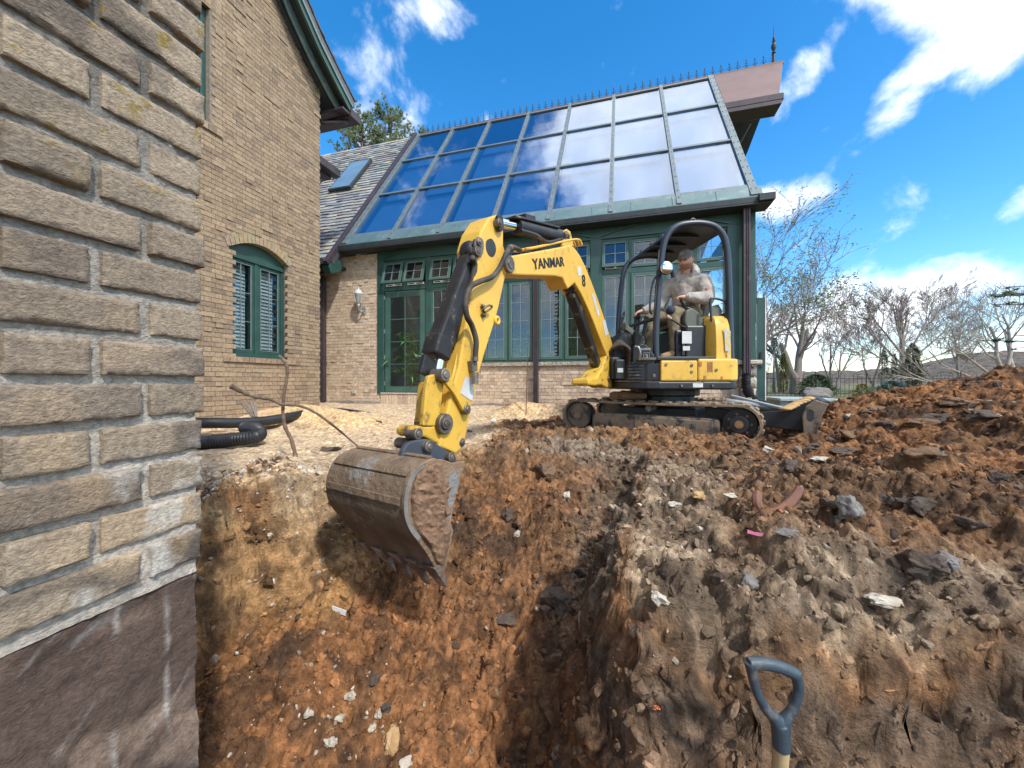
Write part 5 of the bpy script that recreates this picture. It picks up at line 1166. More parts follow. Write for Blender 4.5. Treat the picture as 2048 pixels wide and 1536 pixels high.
# wear strips round the outside of the shell
b = MB()
for i0 in (8, 17, 26):
    if i0 + 1 >= n: continue
    p = shp[i0]; q = shp[i0 + 1]; d = (q - p).normalized(); nr = NB.cross(d).normalized()
    if (cen - p).dot(nr) > 0: nr = -nr
    for w0, w1 in ((.02, .20), (.23, BKW - .02)) if i0 == 8 else ((.02, BKW - .02),):
        b.prism([p - NB * w0 - d * .012, p - NB * w1 - d * .012, p - NB * w1 + d * .022, p - NB * w0 + d * .022], nr * .009)
b.build('wear_strips', BUCKETM, ex, bevel=.003)
side = shell[:] + [(888, 1146), (897, 1120), (902, 1090), (907, 1062), (902, 1044), (908, 1010), (914, 985), (922, 955), (930, 930), (929, 922)]
plate(side, bo + .012, .016, MUDSTEEL, 'side_plate', .003); plate(side, -bo + .004, .016, MUDSTEEL, 'side_plate', .003)
# bright worn edge strip along the curved rim of the near side
b = MB(); sh2 = sm_curve([bp(x, y, bo + .016) for x, y in shell[3:11]], 5)
i2 = [p + (cen - p).normalized() * .022 for p in sh2]
for i in range(len(sh2) - 1): b.hexa([sh2[i], sh2[i + 1], i2[i + 1], i2[i], sh2[i] + NB * .004, sh2[i + 1] + NB * .004, i2[i + 1] + NB * .004, i2[i] + NB * .004])
b.build('worn_rim', mat('worn_steel', (.36, .35, .34), (.25, .22, .19), 12, .45, .35, c3=(.2, .13, .08), thr=(.56, .62), scale3=9), ex)
# caked soil on the near side and inside
def lump_plate(pts, off, name, amp, seed, m, res=26):
    xs = [p[0] for p in pts]; ys = [p[1] for p in pts]; P = np.array(pts, float)
    def inside(x, y):
        c = False; dmin = 1e9
        for i in range(len(P)):
            a, e = P[i], P[(i + 1) % len(P)]
            if ((a[1] > y) != (e[1] > y)) and x < (e[0] - a[0]) * (y - a[1]) / (e[1] - a[1]) + a[0]: c = not c
            t = max(0, min(1, ((x - a[0]) * (e[0] - a[0]) + (y - a[1]) * (e[1] - a[1])) / ((e[0] - a[0]) ** 2 + (e[1] - a[1]) ** 2))); dmin = min(dmin, math.hypot(x - a[0] - t * (e[0] - a[0]), y - a[1] - t * (e[1] - a[1])))
        return c, dmin
    b = MB(); stp = 2.6; nx_ = int((max(xs) - min(xs)) / stp) + 1; ny_ = int((max(ys) - min(ys)) / stp) + 1; ids = {}
    for j in range(ny_):
        for i in range(nx_):
            x = min(xs) + i * stp; y = min(ys) + j * stp; c, dm = inside(x, y)
            if not c: continue
            e = min(dm / 7, 1); hN = float(fbm(np.array([x / 22.]), np.array([y / 22.]), o=4, seed=seed, ridge=True)[0]); hs = float(fbm(np.array([x / 6.]), np.array([y / 6.]), o=3, seed=seed + 3)[0]); ids[(i, j)] = len(b.v); b.v.append(tuple(bp(x, y, off + e * (amp * hN + amp * .7 * (hs - .4)) - (1 - e) * .004))); k = .75 + .5 * hs; b.c.append((k, k, k))
    for (i, j), a in ids.items():
        if (i + 1, j) in ids and (i, j + 1) in ids and (i + 1, j + 1) in ids: b.f.append((a, ids[(i + 1, j)], ids[(i + 1, j + 1)], ids[(i, j + 1)])); b.m.append(0)
    return b.build(name, m, ex, smooth=40)
CAKED = mat('caked_soil', (.27, .155, .09), (.17, .10, .06), 30, .95, bump=1, bscale=80, dist=.008, c3=(.36, .25, .16), thr=(.58, .7), scale3=14, vcol=True)
lump_plate([(868, 922), (884, 926), (886, 942), (900, 962), (898, 1000), (893, 1040), (904, 1062), (899, 1095), (888, 1136), (872, 1128), (858, 1096), (842, 1074), (830, 1058), (822, 1030), (820, 1000), (824, 968), (836, 944)], bo + .014, 'caked_soil', .022, 5, CAKED)
b = MB(); 
for k in range(9):
    f = (k + .5) / 9; r = random.Random(k); c = bp(860, 1005, bo - BKW * f * .9 - .04); b.ball(c + Vector((0, 0, r.uniform(-.02, .02))), .10, nu=14, nv=9, fn=lambda v, w, r=r: w * (1 + .25 * math.sin(5 * v.x + k) * math.cos(6 * v.z + 2 * k)))
b.build('soil_load', CAKED, ex, smooth=40)
# cutting edge with five teeth
tip = (bp(896, 1175, bo) - bp(880, 1140, bo)); wv = -NB
b = MB(); e0 = bp(868, 1128, bo); e1 = bp(886, 1152, bo); b.prism([e0, e1, e1 - NB * BKW, e0 - NB * BKW], HB * -.02 + Vector((0, 0, .0)), (1, 1, 1)); b.build('cutting_edge', MUDSTEEL, ex, bevel=.003)
for k in range(5):
    b = MB(); c0 = bp(874, 1132, bo) - NB * (BKW * (k + .5) / 5 - .0 if k else .03); c0 = bp(872, 1130, bo) - NB * (.03 + (BKW - .06) * k / 4); wd = .034
    if k > 0: pass
    dn = (bp(896, 1176, bo) - bp(872, 1130, bo)) * (1.0 if k == 0 else 1.2); th_ = HB * .03; wd = .046 if k == 0 else wd
    tp = c0 + dn
    vs = [c0 - NB * wd + th_, c0 + NB * wd + th_, c0 + NB * wd - th_, c0 - NB * wd - th_, tp - NB * wd * .6 + th_ * .12, tp + NB * wd * .6 + th_ * .12, tp + NB * wd * .6 - th_ * .12, tp - NB * wd * .6 - th_ * .12]
    b.hexa(vs); b.build('bucket_tooth', mat('tooth_steel', (.42, .43, .45), (.26, .22, .18), 14, .4, .6, c3=(.15, .10, .07), thr=(.5, .6)) if k == 0 else bpy.data.materials['tooth_steel'], ex, bevel=.003)
# ---- undercarriage
UC = Vector((1.967, 4.92, 0)); PH = math.radians(36); TV = Vector((math.cos(PH), -math.sin(PH), 0)); TW = Vector((math.sin(PH), math.cos(PH), 0))
zc_, TR = .158, .222
def uv(a, w, z): return UC + TV * a + TW * w + Vector((0, 0, z))
def track(side):
    w0, w1 = (-.69, -.41) if side < 0 else (.41, .69)
    HLf = 1.12 - TR
    def loop(r, n=14, sag=0):
        P = []
        for i in range(n + 1): t = math.pi / 2 - math.pi * i / n; P.append((HLf + r * math.cos(t), zc_ + r * math.sin(t)))
        for i in range(1, 12): P.append((HLf - 2 * HLf * i / 12, zc_ - r))
        for i in range(n + 1): t = -math.pi / 2 - math.pi * i / n; P.append((-HLf + r * math.cos(t), zc_ + r * math.sin(t)))
        for i in range(1, 12): f = i / 12; P.append((-HLf + 2 * HLf * f, zc_ + r - sag * math.sin(math.pi * f)))
        return P
    o = loop(TR - .018, sag=.012); i_ = loop(TR - .045, sag=.012); b = MB(); n = len(o); vs = [uv(a, w0, z) for a, z in o] + [uv(a, w1, z) for a, z in o] + [uv(a, w1, z) for a, z in i_] + [uv(a, w0, z) for a, z in i_]
    fs = []
    for k in range(n):
        j = (k + 1) % n
        for q in range(4): r_ = (q + 1) % 4; fs.append((q * n + k, q * n + j, r_ * n + j, r_ * n + k))
    b.add(vs, fs); rr_ = random.Random(side + 5)
    # lugs
    L = 0; segs = []
    for k in range(n):
        p = Vector((o[k][0], 0, o[k][1])); q = Vector((o[(k + 1) % n][0], 0, o[(k + 1) % n][1])); segs.append((p, q, (q - p).length)); L += (q - p).length
    cnt = 64; 
    for k in range(cnt):
        d = L * k / cnt
        for p, q, l in segs:
            if d <= l: break
            d -= l
        c = p + (q - p) * (d / l); tt = (q - p).normalized(); nn = Vector((tt.z, 0, -tt.x)) * -1
        if (c - Vector((max(-HLf, min(HLf, c.x)), 0, zc_))).dot(nn) < 0: nn = -nn
        hw = .026; hh = .022 * rr_.uniform(.7, 1.1); ww0, ww1 = (w0, (w0 + w1) / 2 + .02) if k % 2 else ((w0 + w1) / 2 - .02, w1)
        A = lambda x, w: uv(x.x, w, x.z)
        ps = [c - tt * hw, c + tt * hw]; b.hexa([A(ps[0] , ww0), A(ps[1], ww0), A(ps[1], ww1), A(ps[0], ww1), A(ps[0] + nn * hh + tt * .007, ww0), A(ps[1] + nn * hh - tt * .007, ww0), A(ps[1] + nn * hh - tt * .007, ww1), A(ps[0] + nn * hh + tt * .007, ww1)])
    tk = b.build('rubber_track', MUDTRACK, ex, bevel=.004)
    face = w0 if side < 0 else w1; s = -1 if side < 0 else 1
    b = MB(); b.cyl(uv(-HLf - .0, w0 + .05, zc_), uv(-HLf, w1 - .05, zc_), .165, 28); b.cyl(uv(-HLf, face - s * .0, zc_), uv(-HLf, face - s * .06, zc_), .05); b.build('idler_wheel', SKIRT, ex, smooth=40, bevel=.008)
    b = MB(); b.cyl(uv(HLf, w0 + .09, zc_), uv(HLf, w1 - .09, zc_), .16, 28); b.cyl(uv(HLf, w0 + .02, zc_), uv(HLf, w1 - .05, zc_), .09, 20)
    b.build('sprocket', BLK, ex, smooth=40, bevel=.006)
    RHUB = bpy.data.materials.get('rusty_hub') or mat('rusty_hub', (.35, .18, .08), (.2, .1, .05), 20, .8)
    b = MB()
    b.cyl(uv(HLf, face + (.012 if s < 0 else -.012), zc_), uv(HLf, face - s * .05, zc_), .04, 12); b.build('hub_cap', RHUB, ex, smooth=40)
    for k in range(7): b = MB(); t = k * 2 * math.pi / 7; b.cyl(uv(HLf + .105 * math.cos(t), w0 + .075, zc_ + .105 * math.sin(t)), uv(HLf + .105 * math.cos(t), w0 + .1, zc_ + .105 * math.sin(t)), .014, 8); b.build('hub_bolt', RHUB, ex, smooth=40)
    b = MB(); z0 = zc_ - .155; P = [(-.70, z0 + .0), (.60, z0 + .0), (.72, z0 + .05), (.72, zc_ + .03), (.60, zc_ + .045), (-.62, zc_ + .045), (-.70, zc_ + .02)]
    b.prism([uv(a, w0 + .03, z) for a, z in P], TW * (w1 - w0 - .06)); b.box(0, 0, 0, 0, 0, 0) if False else None
    b.prism([uv(a, w0 + .015, z) for a, z in [(-.16, z0 + .02), (.66, z0 + .02), (.66, zc_ + .02), (-.16, zc_ + .03)]], TW * .02)
    b.build('track_frame', SKIRT, ex, bevel=.012)
    for a in (-.52, -.26, 0, .26, .5): b = MB(); b.cyl(uv(a, w0 + .04, zc_ - .155), uv(a, w1 - .04, zc_ - .155), .045, 14); b.build('track_roller', SKIRT, ex, smooth=40)
    b = MB(); b.cyl(uv(.0, w0 + .03, zc_ + .13), uv(.0, w1 - .03, zc_ + .13), .04, 14); b.build('carrier_roller', SKIRT, ex, smooth=40)
track(-1); track(1)
b = MB(); b.prism([uv(a, w, .12) for a, w in [(-.45, -.4), (.45, -.4), (.45, .4), (-.45, .4)]], (0, 0, .16)); b.cyl(UC + Vector((0, 0, .28)), UC + Vector((0, 0, .42)), .36, 32); b.cyl(UC + Vector((0, 0, .42)), UC + Vector((0, 0, .50)), .42, 32); b.build('slew_ring', BLK, ex, bevel=.01)
b = MB()
for w in (-.42, .42): b.prism([uv(.35, w - .02, z) if a == 0 else uv(a, w - .02, z) for a, z in [(.55, .17), (.55, .32), (1.0, .27), (1.25, .30), (1.47, .40), (1.47, .10), (1.2, .12), (.8, .15)]], TW * .04)
b.build('blade_arm', BLK, ex, bevel=.008)
b = MB(); pr = [(1.50, -.06), (1.47, .02), (1.455, .12), (1.465, .24), (1.50, .36), (1.555, .45)]; po = [(a + .045, z) for a, z in pr]; pr = [(a, z * .93) for a, z in pr]; po = [(a, z * .93) for a, z in po]
P = pr + po[::-1]; b.prism([uv(a, -.76, z) for a, z in P], TW * 1.52); b.build('blade', BLKM, ex, smooth=35)
b = MB(); P = [(1.42, .0), (1.535, -.02), (1.51, .12), (1.53, .24), (1.59, .40), (1.50, .43), (1.43, .37), (1.405, .28)]
b.prism([uv(a, -.775, z) for a, z in P], TW * .03); b.build('blade_end_plate', SKIRT, ex, bevel=.008); b = MB(); b.prism([uv(a, .745, z) for a, z in P], TW * .03); b.build('blade_end_plate', SKIRT, ex, bevel=.008)
b = MB(); b.prism([uv(a, -.777, z) for a, z in [(1.44, .26), (1.455, .235), (1.475, .235), (1.49, .26), (1.49, .32), (1.475, .345), (1.455, .345), (1.44, .32)]], TW * .002); b.build('end_plate_hole', DARKW, ex)
b = MB(); 
for i in range(14): f = i / 13; b.ball(uv(1.28 + .2 * f, -.6 + .55 * f + .02 * math.sin(i * 3), .33 + .09 * f), .05, .07, .018, 10, 6)
b.build('sand_on_blade', mat('blade_sand', (.55, .36, .17), (.42, .26, .12), 20, .95, bump=1, bscale=60), ex, smooth=True)
b = MB(); b.beam(uv(.75, .1, .42), uv(1.42, -.1, .26), .09, .03); b.cyl(uv(.7, 0, .36), uv(1.4, 0, .27), .035); b.build('blade_cylinder', mat('pale_cover', (.4, .42, .44), (.3, .32, .34), 6, .4, .3), ex, bevel=.005)
# ---- upper structure (heading -x)
YN = 4.18; YF = 5.62
plan = [(1.62, YN), (2.42, YN), (2.50, 4.25), (2.57, 4.42), (2.62, 4.65), (2.64, 4.9), (2.62, 5.15), (2.56, 5.4), (2.46, 5.56), (2.35, YF), (1.5, YF), (1.30, 5.45), (1.22, 5.2), (1.20, 4.75), (1.25, 4.5), (1.34, 4.34), (1.50, 4.22)]
def slab(pl, z0, z1, m, name, bevel=.012, inset=0):
    c = Vector((1.95, 4.9, 0)); b = MB(); P = []
    for x, y in pl:
        v = Vector((x, y, 0)); v = v + (c - v).normalized() * inset; P.append((v.x, v.y, z0))
    b.prism(P, (0, 0, z1 - z0)); return b.build(name, m, ex, bevel=bevel)
slab(plan, .505, .598, BLK, 'base_skirt', .02)
slab(plan, .60, .80, BLK, 'lower_frame', .015, .02)
# yellow lower covers (near side, rear)
b = MB(); b.box(1.635, 2.035, YN - .012, YN + .05, .602, .825); b.build('side_cover', YEL, ex, bevel=.012)
b = MB(); P = [(2.043, YN - .012), (2.42, YN - .012), (2.515, 4.235), (2.585, 4.41), (2.64, 4.65), (2.66, 4.9), (2.64, 5.15), (2.575, 5.41), (2.47, 5.57), (2.35, 5.635), (2.3, 5.5), (2.5, 5.1), (2.5, 4.7), (2.4, 4.4), (2.3, 4.28), (2.043, 4.23)]
b.prism([(x, y, .602) for x, y in P], (0, 0, .245)); b.build('rear_counterweight', YEL, ex, bevel=.02)
b = MB()
for x, z in ((1.69, .78), (1.97, .77), (1.97, .70), (2.24, .72)): b.cyl((x, YN - .02, z), (x, YN - .008, z), .016, 12)
b.build('cover_bolts', STEEL, ex, smooth=40)
b = MB(); b.box(2.14, 2.20, YN - .0145, YN - .0125, .70, .81); b.box(2.05, 2.08, YN - .0145, YN - .0125, .76, .81); b.box(2.10, 2.13, YN - .0145, YN - .0125, .61, .66); b.box(2.29, 2.31, YN - .0145, YN - .0125, .615, .65); b.build('rust_patches', mat('rust', (.25, .11, .05), (.4, .2, .05), 20, .9), ex)
b = MB()
for (x, z, w_) in ((1.86, .55, .013), (2.2, .55, .013), (1.58, .66, .02)): b.cyl((x, YN - .02 + (.05 if x < 1.6 else 0), z), (x, YN + .06, z), w_, 12)
b.build('skirt_bolts', STEEL, ex, smooth=40)
b = MB(); b.box(1.99, 2.10, YN - .002, YN, .53, .575); b.build('decal', STICK, ex)
# rear engine hood
b = MB(); hz = [.85, 1.0, 1.12, 1.22, 1.29, 1.335, 1.36]; hi = [0, .0, .008, .02, .045, .09, .2]
base = [(2.27, 4.22), (2.42, 4.22), (2.50, 4.30), (2.56, 4.45), (2.60, 4.65), (2.62, 4.9), (2.60, 5.15), (2.55, 5.4), (2.46, 5.52), (2.30, 5.58), (2.22, 5.5), (2.22, 4.3)]
n = len(base); cx0 = Vector((2.35, 4.9)); vs = []
for z, i_ in zip(hz, hi):
    for x, y in base:
        v = Vector((x, y)); v = v + (cx0 - v).normalized() * i_; vs.append((v.x, v.y, z))
fs = [tuple(range(n)), tuple(range((len(hz) - 1) * n, len(hz) * n))]
for k in range(len(hz) - 1):
    for j in range(n): fs.append((k * n + j, k * n + (j + 1) % n, (k + 1) * n + (j + 1) % n, (k + 1) * n + j))
b.add(vs, fs); b.build('engine_hood', YEL, ex, smooth=45)
b = MB(); b.add([(2.36, 4.205, .93), (2.41, 4.205, .93), (2.425, 4.212, 1.15), (2.35, 4.21, 1.2)], [(0, 1, 2, 3)]); b.add([(2.37, 4.203, .9), (2.40, 4.203, .86), (2.41, 4.203, .96)], [(0, 1, 2)]); b.build('peeled_decal', mat('peeled_decal', (.45, .48, .5), (.6, .42, .06), 25, .6, lo=.45, hi=.55), ex)
# floor, engine box, front boxes
b = MB(); b.box(1.40, 2.26, YN + .02, YF - .08, .83, .86); b.build('floor_mat', mat('floor_mat', (.04, .04, .042), (.16, .13, .1), 9, .9, bump=.4), ex, bevel=.006)
b = MB(); b.box(1.60, 2.24, YN - .0, YN + .05, .828, .868); b.build('step_edge', BLK, ex, bevel=.006)
b = MB(); b.box(2.0, 2.28, 4.36, 5.3, .86, 1.24); b.box(1.92, 2.0, 4.45, 4.56, .86, 1.2); b.build('seat_base', BLK, ex, bevel=.02)
b = MB(); b.box(1.995, 1.999, 4.40, 4.6, .9, 1.1) ; b.build('decal', STICK, ex)
b = MB(); b.box(1.95, 2.06, 4.355, 4.359, 1.03, 1.17); b.box(1.96, 2.04, 4.355, 4.359, .95, 1.0); b.build('decal', STICK, ex)
fb = MB(); fb.prism([(1.36, 4.30, .60), (1.60, 4.215, .60), (1.585, 4.22, .885), (1.50, 4.25, 1.01), (1.37, 4.30, 1.0)], (.06, .22, 0)); fb.build('front_side_box', BLK, ex, bevel=.012)
fbn = Vector((.24, -.085, 0)).normalized(); 
def onbox(x, z): f = (x - 1.36) / .24; return Vector((1.36 + .24 * f, 4.30 - .085 * f - .004, z))
text('YANMAR', onbox(1.43, .945), onbox(1.545, .945), .026, (0, 0, 1), WHT, 'lettering', bold=.02)
text('3', onbox(1.487, .845), onbox(1.517, .845), .055, (0, 0, 1), WHT, 'number', bold=.01)
b = MB(); q = [onbox(1.475, .825), onbox(1.53, .825), onbox(1.53, .915), onbox(1.475, .915)]
for p, r in zip(q, q[1:] + q[:1]): b.tube([p, r], .002, 4)
b.build('number_border', WHT, ex)
b = MB()
for k in range(6): b.beam(onbox(1.36, .63 + k * .035) + Vector((-.05, -.02, 0)), onbox(1.46, .63 + k * .035) + Vector((0, -.014, 0)), .012, .012)
b.build('grille', BLKM, ex)
b = MB(); b.box(1.21, 1.32, 4.42, 4.5, .62, .85); b.box(1.18, 1.3, 4.5, 5.2, .62, .88); b.build('front_frame', BLK, ex, bevel=.01)
b = MB(); b.box(1.225, 1.29, 4.412, 4.418, .70, .75); b.build('decal', STICK, ex)
b = MB(); b.tube(sm_curve([(1.41, 4.20, .83), (1.41, 4.17, .9), (1.39, 4.17, .97), (1.36, 4.2, .98)]), .01, 8); b.build('grab_handle', mat('bright_handle', (.5, .5, .5), None, 4, .3, .7), ex, smooth=True)
b = MB(); r = random.Random(3)
for k in range(7):
    o = k * .022; b.tube(sm_curve([(1.16 + o * .5, 4.62 + o, .86), (1.19 + o * .3, 4.52 + o * .6, .98 + o * .3), (1.28, 4.45 + o * .5, 1.02 + o * .4), (1.36, 4.42 + o, .98 + o * .2), (1.38, 4.42 + o, .88), (1.37, 4.45 + o, .78)]), .02, 8)
b.build('hose_bundle', HOSE, ex, smooth=True)
# front console & travel controls
b = MB(); b.prism([(1.22, 4.6, .86), (1.62, 4.6, .86), (1.62, 4.6, 1.0), (1.50, 4.6, 1.16), (1.34, 4.6, 1.20), (1.22, 4.6, 1.02)], (0, .75, 0)); b.prism([(1.44, 4.5, .86), (1.56, 4.5, .86), (1.58, 4.5, 1.12), (1.46, 4.5, 1.2)], (0, .1, 0)); b.build('front_console', BLKM, ex, bevel=.02)
b = MB(); b.prism([(1.40, 4.7, 1.33), (1.45, 4.7, 1.28), (1.63, 4.7, 1.12), (1.58, 4.7, 1.10), (1.40, 4.7, 1.24)], (0, .14, 0)); b.build('display_panel', DCON, ex, bevel=.01)
b = MB()
for x, y in ((1.62, 4.62), (1.66, 4.75)): b.tube([(x - .02, y, .95), (x, y, 1.2), (x + .03, y, 1.36)], .011, 8); b.ball((x + .03, y, 1.37), .02)
b.tube([(1.60, 4.72, .9), (1.64, 4.72, 1.2), (1.66, 4.70, 1.40)], .02, 8); b.build('travel_levers', BLK, ex, smooth=40)
b = MB(); b.tube([(1.58, 4.9, .86), (1.60, 4.92, 1.2), (1.62, 4.92, 1.40)], .035, 10); b.ball((1.62, 4.92, 1.43), .045, .06, .05); b.build('right_console', BLK, ex, smooth=40)
# left console, guard, dozer lever
b = MB(); b.prism([(2.03, 4.42, 1.22), (2.26, 4.42, 1.22), (2.25, 4.42, 1.30), (2.20, 4.42, 1.38), (2.10, 4.42, 1.46), (2.02, 4.42, 1.42), (2.01, 4.42, 1.3)], (0, .16, 0)); b.build('left_console', DCON, ex, bevel=.02)
b = MB(); b.cyl((2.06, 4.50, 1.44), (1.985, 4.47, 1.555), .016); b.cyl((2.12, 4.50, 1.42), (2.05, 4.5, 1.48), .05, r1=.025); b.build('joystick', BLK, ex, smooth=40)
b = MB(); b.tube(sm_curve([(2.12, 4.40, 1.225), (2.0, 4.39, 1.22), (1.9, 4.38, 1.27), (1.80, 4.37, 1.33)]), .011, 8); b.build('dozer_lever', BLK, ex, smooth=40)
b = MB(); b.tube([(1.83, 4.373, 1.315), (1.775, 4.368, 1.345)], [.018, .026], 10); b.build('lever_knob', mat('knob', (.5, .35, .27), None, 4, .6), ex, smooth=40)
b = MB(); b.tube(sm_curve([(2.31, 4.3, .87), (2.31, 4.3, 1.1), (2.30, 4.3, 1.2), (2.26, 4.3, 1.28), (2.245, 4.3, 1.5), (2.27, 4.3, 1.535), (2.36, 4.3, 1.52), (2.42, 4.3, 1.48), (2.42, 4.3, 1.34), (2.36, 4.3, 1.22), (2.32, 4.3, 1.1)], 5), .014, 8); b.build('side_guard', TUBEM, ex, smooth=True)
b = MB(); b.prism([(2.28, 4.34, 1.24), (2.36, 4.34, 1.26), (2.41, 4.34, 1.40), (2.36, 4.34, 1.48), (2.27, 4.34, 1.45)], (0, .03, 0)); b.build('guard_plate', DCON, ex, bevel=.01)
# seat
b = MB(); b.prism([(1.95, 4.66, 1.26), (2.32, 4.66, 1.26), (2.36, 4.66, 1.34), (2.0, 4.66, 1.37), (1.92, 4.66, 1.33)], (0, .46, 0)); b.build('seat', BLKM, ex, bevel=.03)
b = MB(); b.prism([(2.30, 4.66, 1.32), (2.40, 4.66, 1.32), (2.47, 4.66, 1.58), (2.49, 4.66, 1.72), (2.45, 4.66, 1.77), (2.40, 4.66, 1.74), (2.36, 4.66, 1.58)], (0, .44, 0)); b.build('seat_back', BLKM, ex, bevel=.035)
# canopy
def zt(py, y): return H + (HY - py) / F * y
YL, YR = 4.28, 5.4; DX = -.12
loopP = [(1318, 758), (1312, 700), (1314, 620), (1320, 540), (1327, 490), (1338, 466), (1356, 452), (1380, 447), (1405, 447), (1428, 453), (1444, 468), (1452, 490), (1456, 530), (1459, 620), (1461, 700), (1462, 722)]
pn = [W(x, y, YL) for x, y in loopP]
b = MB(); b.tube(sm_curve(pn, 5), .036, 12); b.build('canopy_frame', TUBEM, ex, smooth=True)
pf = [Vector((p.x + DX, YR, p.z)) for p in pn]
b = MB(); b.tube(sm_curve(pf, 5), .036, 12); b.build('canopy_frame', TUBEM, ex, smooth=True)
b = MB(); P = sm_curve(pn, 5); 
# roof panel spans between the two loops
top = [p for p in P if p.z > 2.26]; n = len(top)
vs = [p + Vector((0, .02, .012)) for p in top] + [Vector((p.x + DX, YR - .02, p.z + .012)) for p in top] + [p + Vector((0, .02, -.016)) for p in top] + [Vector((p.x + DX, YR - .02, p.z - .016)) for p in top]
fs = []
for k in range(n - 1): fs += [(k, k + 1, n + k + 1, n + k), (2 * n + k + 1, 2 * n + k, 3 * n + k, 3 * n + k + 1), (k + 1, k, 2 * n + k, 2 * n + k + 1), (n + k, n + k + 1, 3 * n + k + 1, 3 * n + k)]
fs += [(0, n, 3 * n, 2 * n), (2 * n - 1, n - 1, 3 * n - 1, 4 * n - 1)]
b.add(vs, fs); b.build('canopy_roof', mat('canopy_roof_paint', (.02, .025, .035), (.035, .04, .05), 3, .35, c3=(.15, .13, .11), thr=(.6, .75)), ex)
b = MB()
for f in (.25, .5, .75):
    y = YL + (YR - YL) * f; b.box(top[0].x + DX * f + .05, top[-1].x + DX * f - .05, y - .02, y + .02, top[n // 2].z - .055, top[n // 2].z - .02)
b.build('roof_rib', TUBEM, ex)
b = MB(); pz = zt(636, YL); b.tube([(1.63, YL, pz), (1.63 + DX - .02, YR, pz + .01)], .022, 10); b.build('cross_tube', TUBEM, ex, smooth=40); b = MB(); b.tube([(2.45, YL, 1.36), (2.33, YR, 1.36)], .022, 10); b.build('cross_tube', TUBEM, ex, smooth=40)
b = MB(); b.ring(W(1386, 441, YL + .0), (0, 1, 0), .022, .009); b.cyl(W(1386, 446, YL), W(1386, 452, YL), .018); b.build('lifting_eye', STEEL, ex, smooth=True)
b = MB(); mc = W(1333, 535, YL - .12); b.ball(mc, .07, .03, .073, 20, 12); mir = b.build('mirror', CHROME, ex, smooth=True)
b = MB(); b.tube(sm_curve([W(1319, 545, YL - .1), W(1308, 560, YL - .06), W(1302, 585, YL - .04), W(1300, 620, YL - .03), W(1304, 628, YL)]), .012, 8); h = b.build('mirror_arm', TUBEM, ex, smooth=True)
b = MB(); b.ball(mc + Vector((.0, .012, 0)), .076, .024, .079, 20, 10); b.build('mirror_rim', BLK, ex, smooth=True)
b = MB(); b.tube([W(1318, 500, YL - .03), W(1314, 560, YL - .04), W(1308, 625, YL - .03)], .009, 8); b.build('cable', HOSE, ex)
# clod jammed on the frame behind the track
b = MB(); b.ball(UC + Vector((-.55, -.25, .42)), .2, .12, .06, 12, 8, fn=lambda v, w: w * (1 + .3 * math.sin(6 * v.x) * math.cos(7 * v.y))); b.build('soil_on_frame', CAKED, ex, smooth=40)
# ------------------------------------------------------------------ operator
pe = thing('person', 'seated operator in grey hooded sweatshirt, olive work trousers and cap at the controls', 'person', (2.1, 4.75, .86))
SKIN = mat('skin', (.70, .40, .29), (.62, .34, .25), 14, .55, vcol=True); SKINB = mat('bare_skin', (.62, .36, .26), (.55, .30, .22), 14, .55); HOOD = mat('grey_sweatshirt', (.50, .455, .41), (.42, .38, .345), 12, .95, bump=.5, bscale=14, dist=.03, c3=(.20, .18, .16), thr=(.58, .72), scale3=5)
TROU = mat('olive_trousers', (.27, .215, .135), (.20, .16, .10), 10, .95, bump=.6, bscale=12, dist=.03, c3=(.2, .17, .13), thr=(.6, .72), scale3=6); BOOT = mat('tan_boot', (.36, .23, .12), (.26, .165, .09), 10, .85, bump=.3)
def skin_obj(name, joints, edges, m, parent, sub=2, root=0):
    me = bpy.data.meshes.new(name); o0 = ORG[parent.name]; me.from_pydata([tuple(Vector(j[0]) - o0) for j in joints], edges, [])
    o = bpy.data.objects.new(name, me); COL.objects.link(o); o.parent = parent; ORG[o.name] = o0
    mod = o.modifiers.new('skin', 'SKIN'); mod.use_smooth_shade = True; mod.branch_smoothing = .4
    if not me.skin_vertices: raise RuntimeError('no skin layer')
    for i, j in enumerate(joints):
        r = j[1]; r = r if isinstance(r, tuple) else (r, r); sv = me.skin_vertices[0].data[i]; sv.radius = r; sv.use_root = (i == root)
    s = o.modifiers.new('sub', 'SUBSURF'); s.levels = sub; s.render_levels = sub
    me.materials.append(m)
    ca = me.color_attributes.new('Col', 'FLOAT_COLOR', 'POINT')
    for i in range(len(joints)): ca.data[i].color = (1, 1, 1, 1)
    return o
TY = 4.72
hip = Vector((2.17, TY, 1.42)); chest = Vector((2.16, TY, 1.70)); neck = Vector((2.165, TY - .02, 1.91)); headc = Vector((2.13, TY - .07, 2.075))
shL, shR = Vector((2.27, TY - .20, 1.79)), Vector((1.99, TY + .16, 1.80))          # his left (near), his right (far)
elL, wrL = Vector((2.29, TY - .27, 1.565)), Vector((2.06, TY - .26, 1.585)); haL = Vector((1.985, TY - .26, 1.585))
elR, wrR = Vector((1.87, TY + .13, 1.56)), Vector((1.68, TY + .12, 1.50)); haR = Vector((1.62, TY + .12, 1.48))
hpL, knL, anL = Vector((2.18, TY - .12, 1.41)), Vector((1.93, TY - .17, 1.43)), Vector((1.965, TY - .17, .97))
hpR, knR, anR = Vector((2.16, TY + .12, 1.41)), Vector((1.76, TY + .13, 1.40)), Vector((1.76, TY + .10, .97))
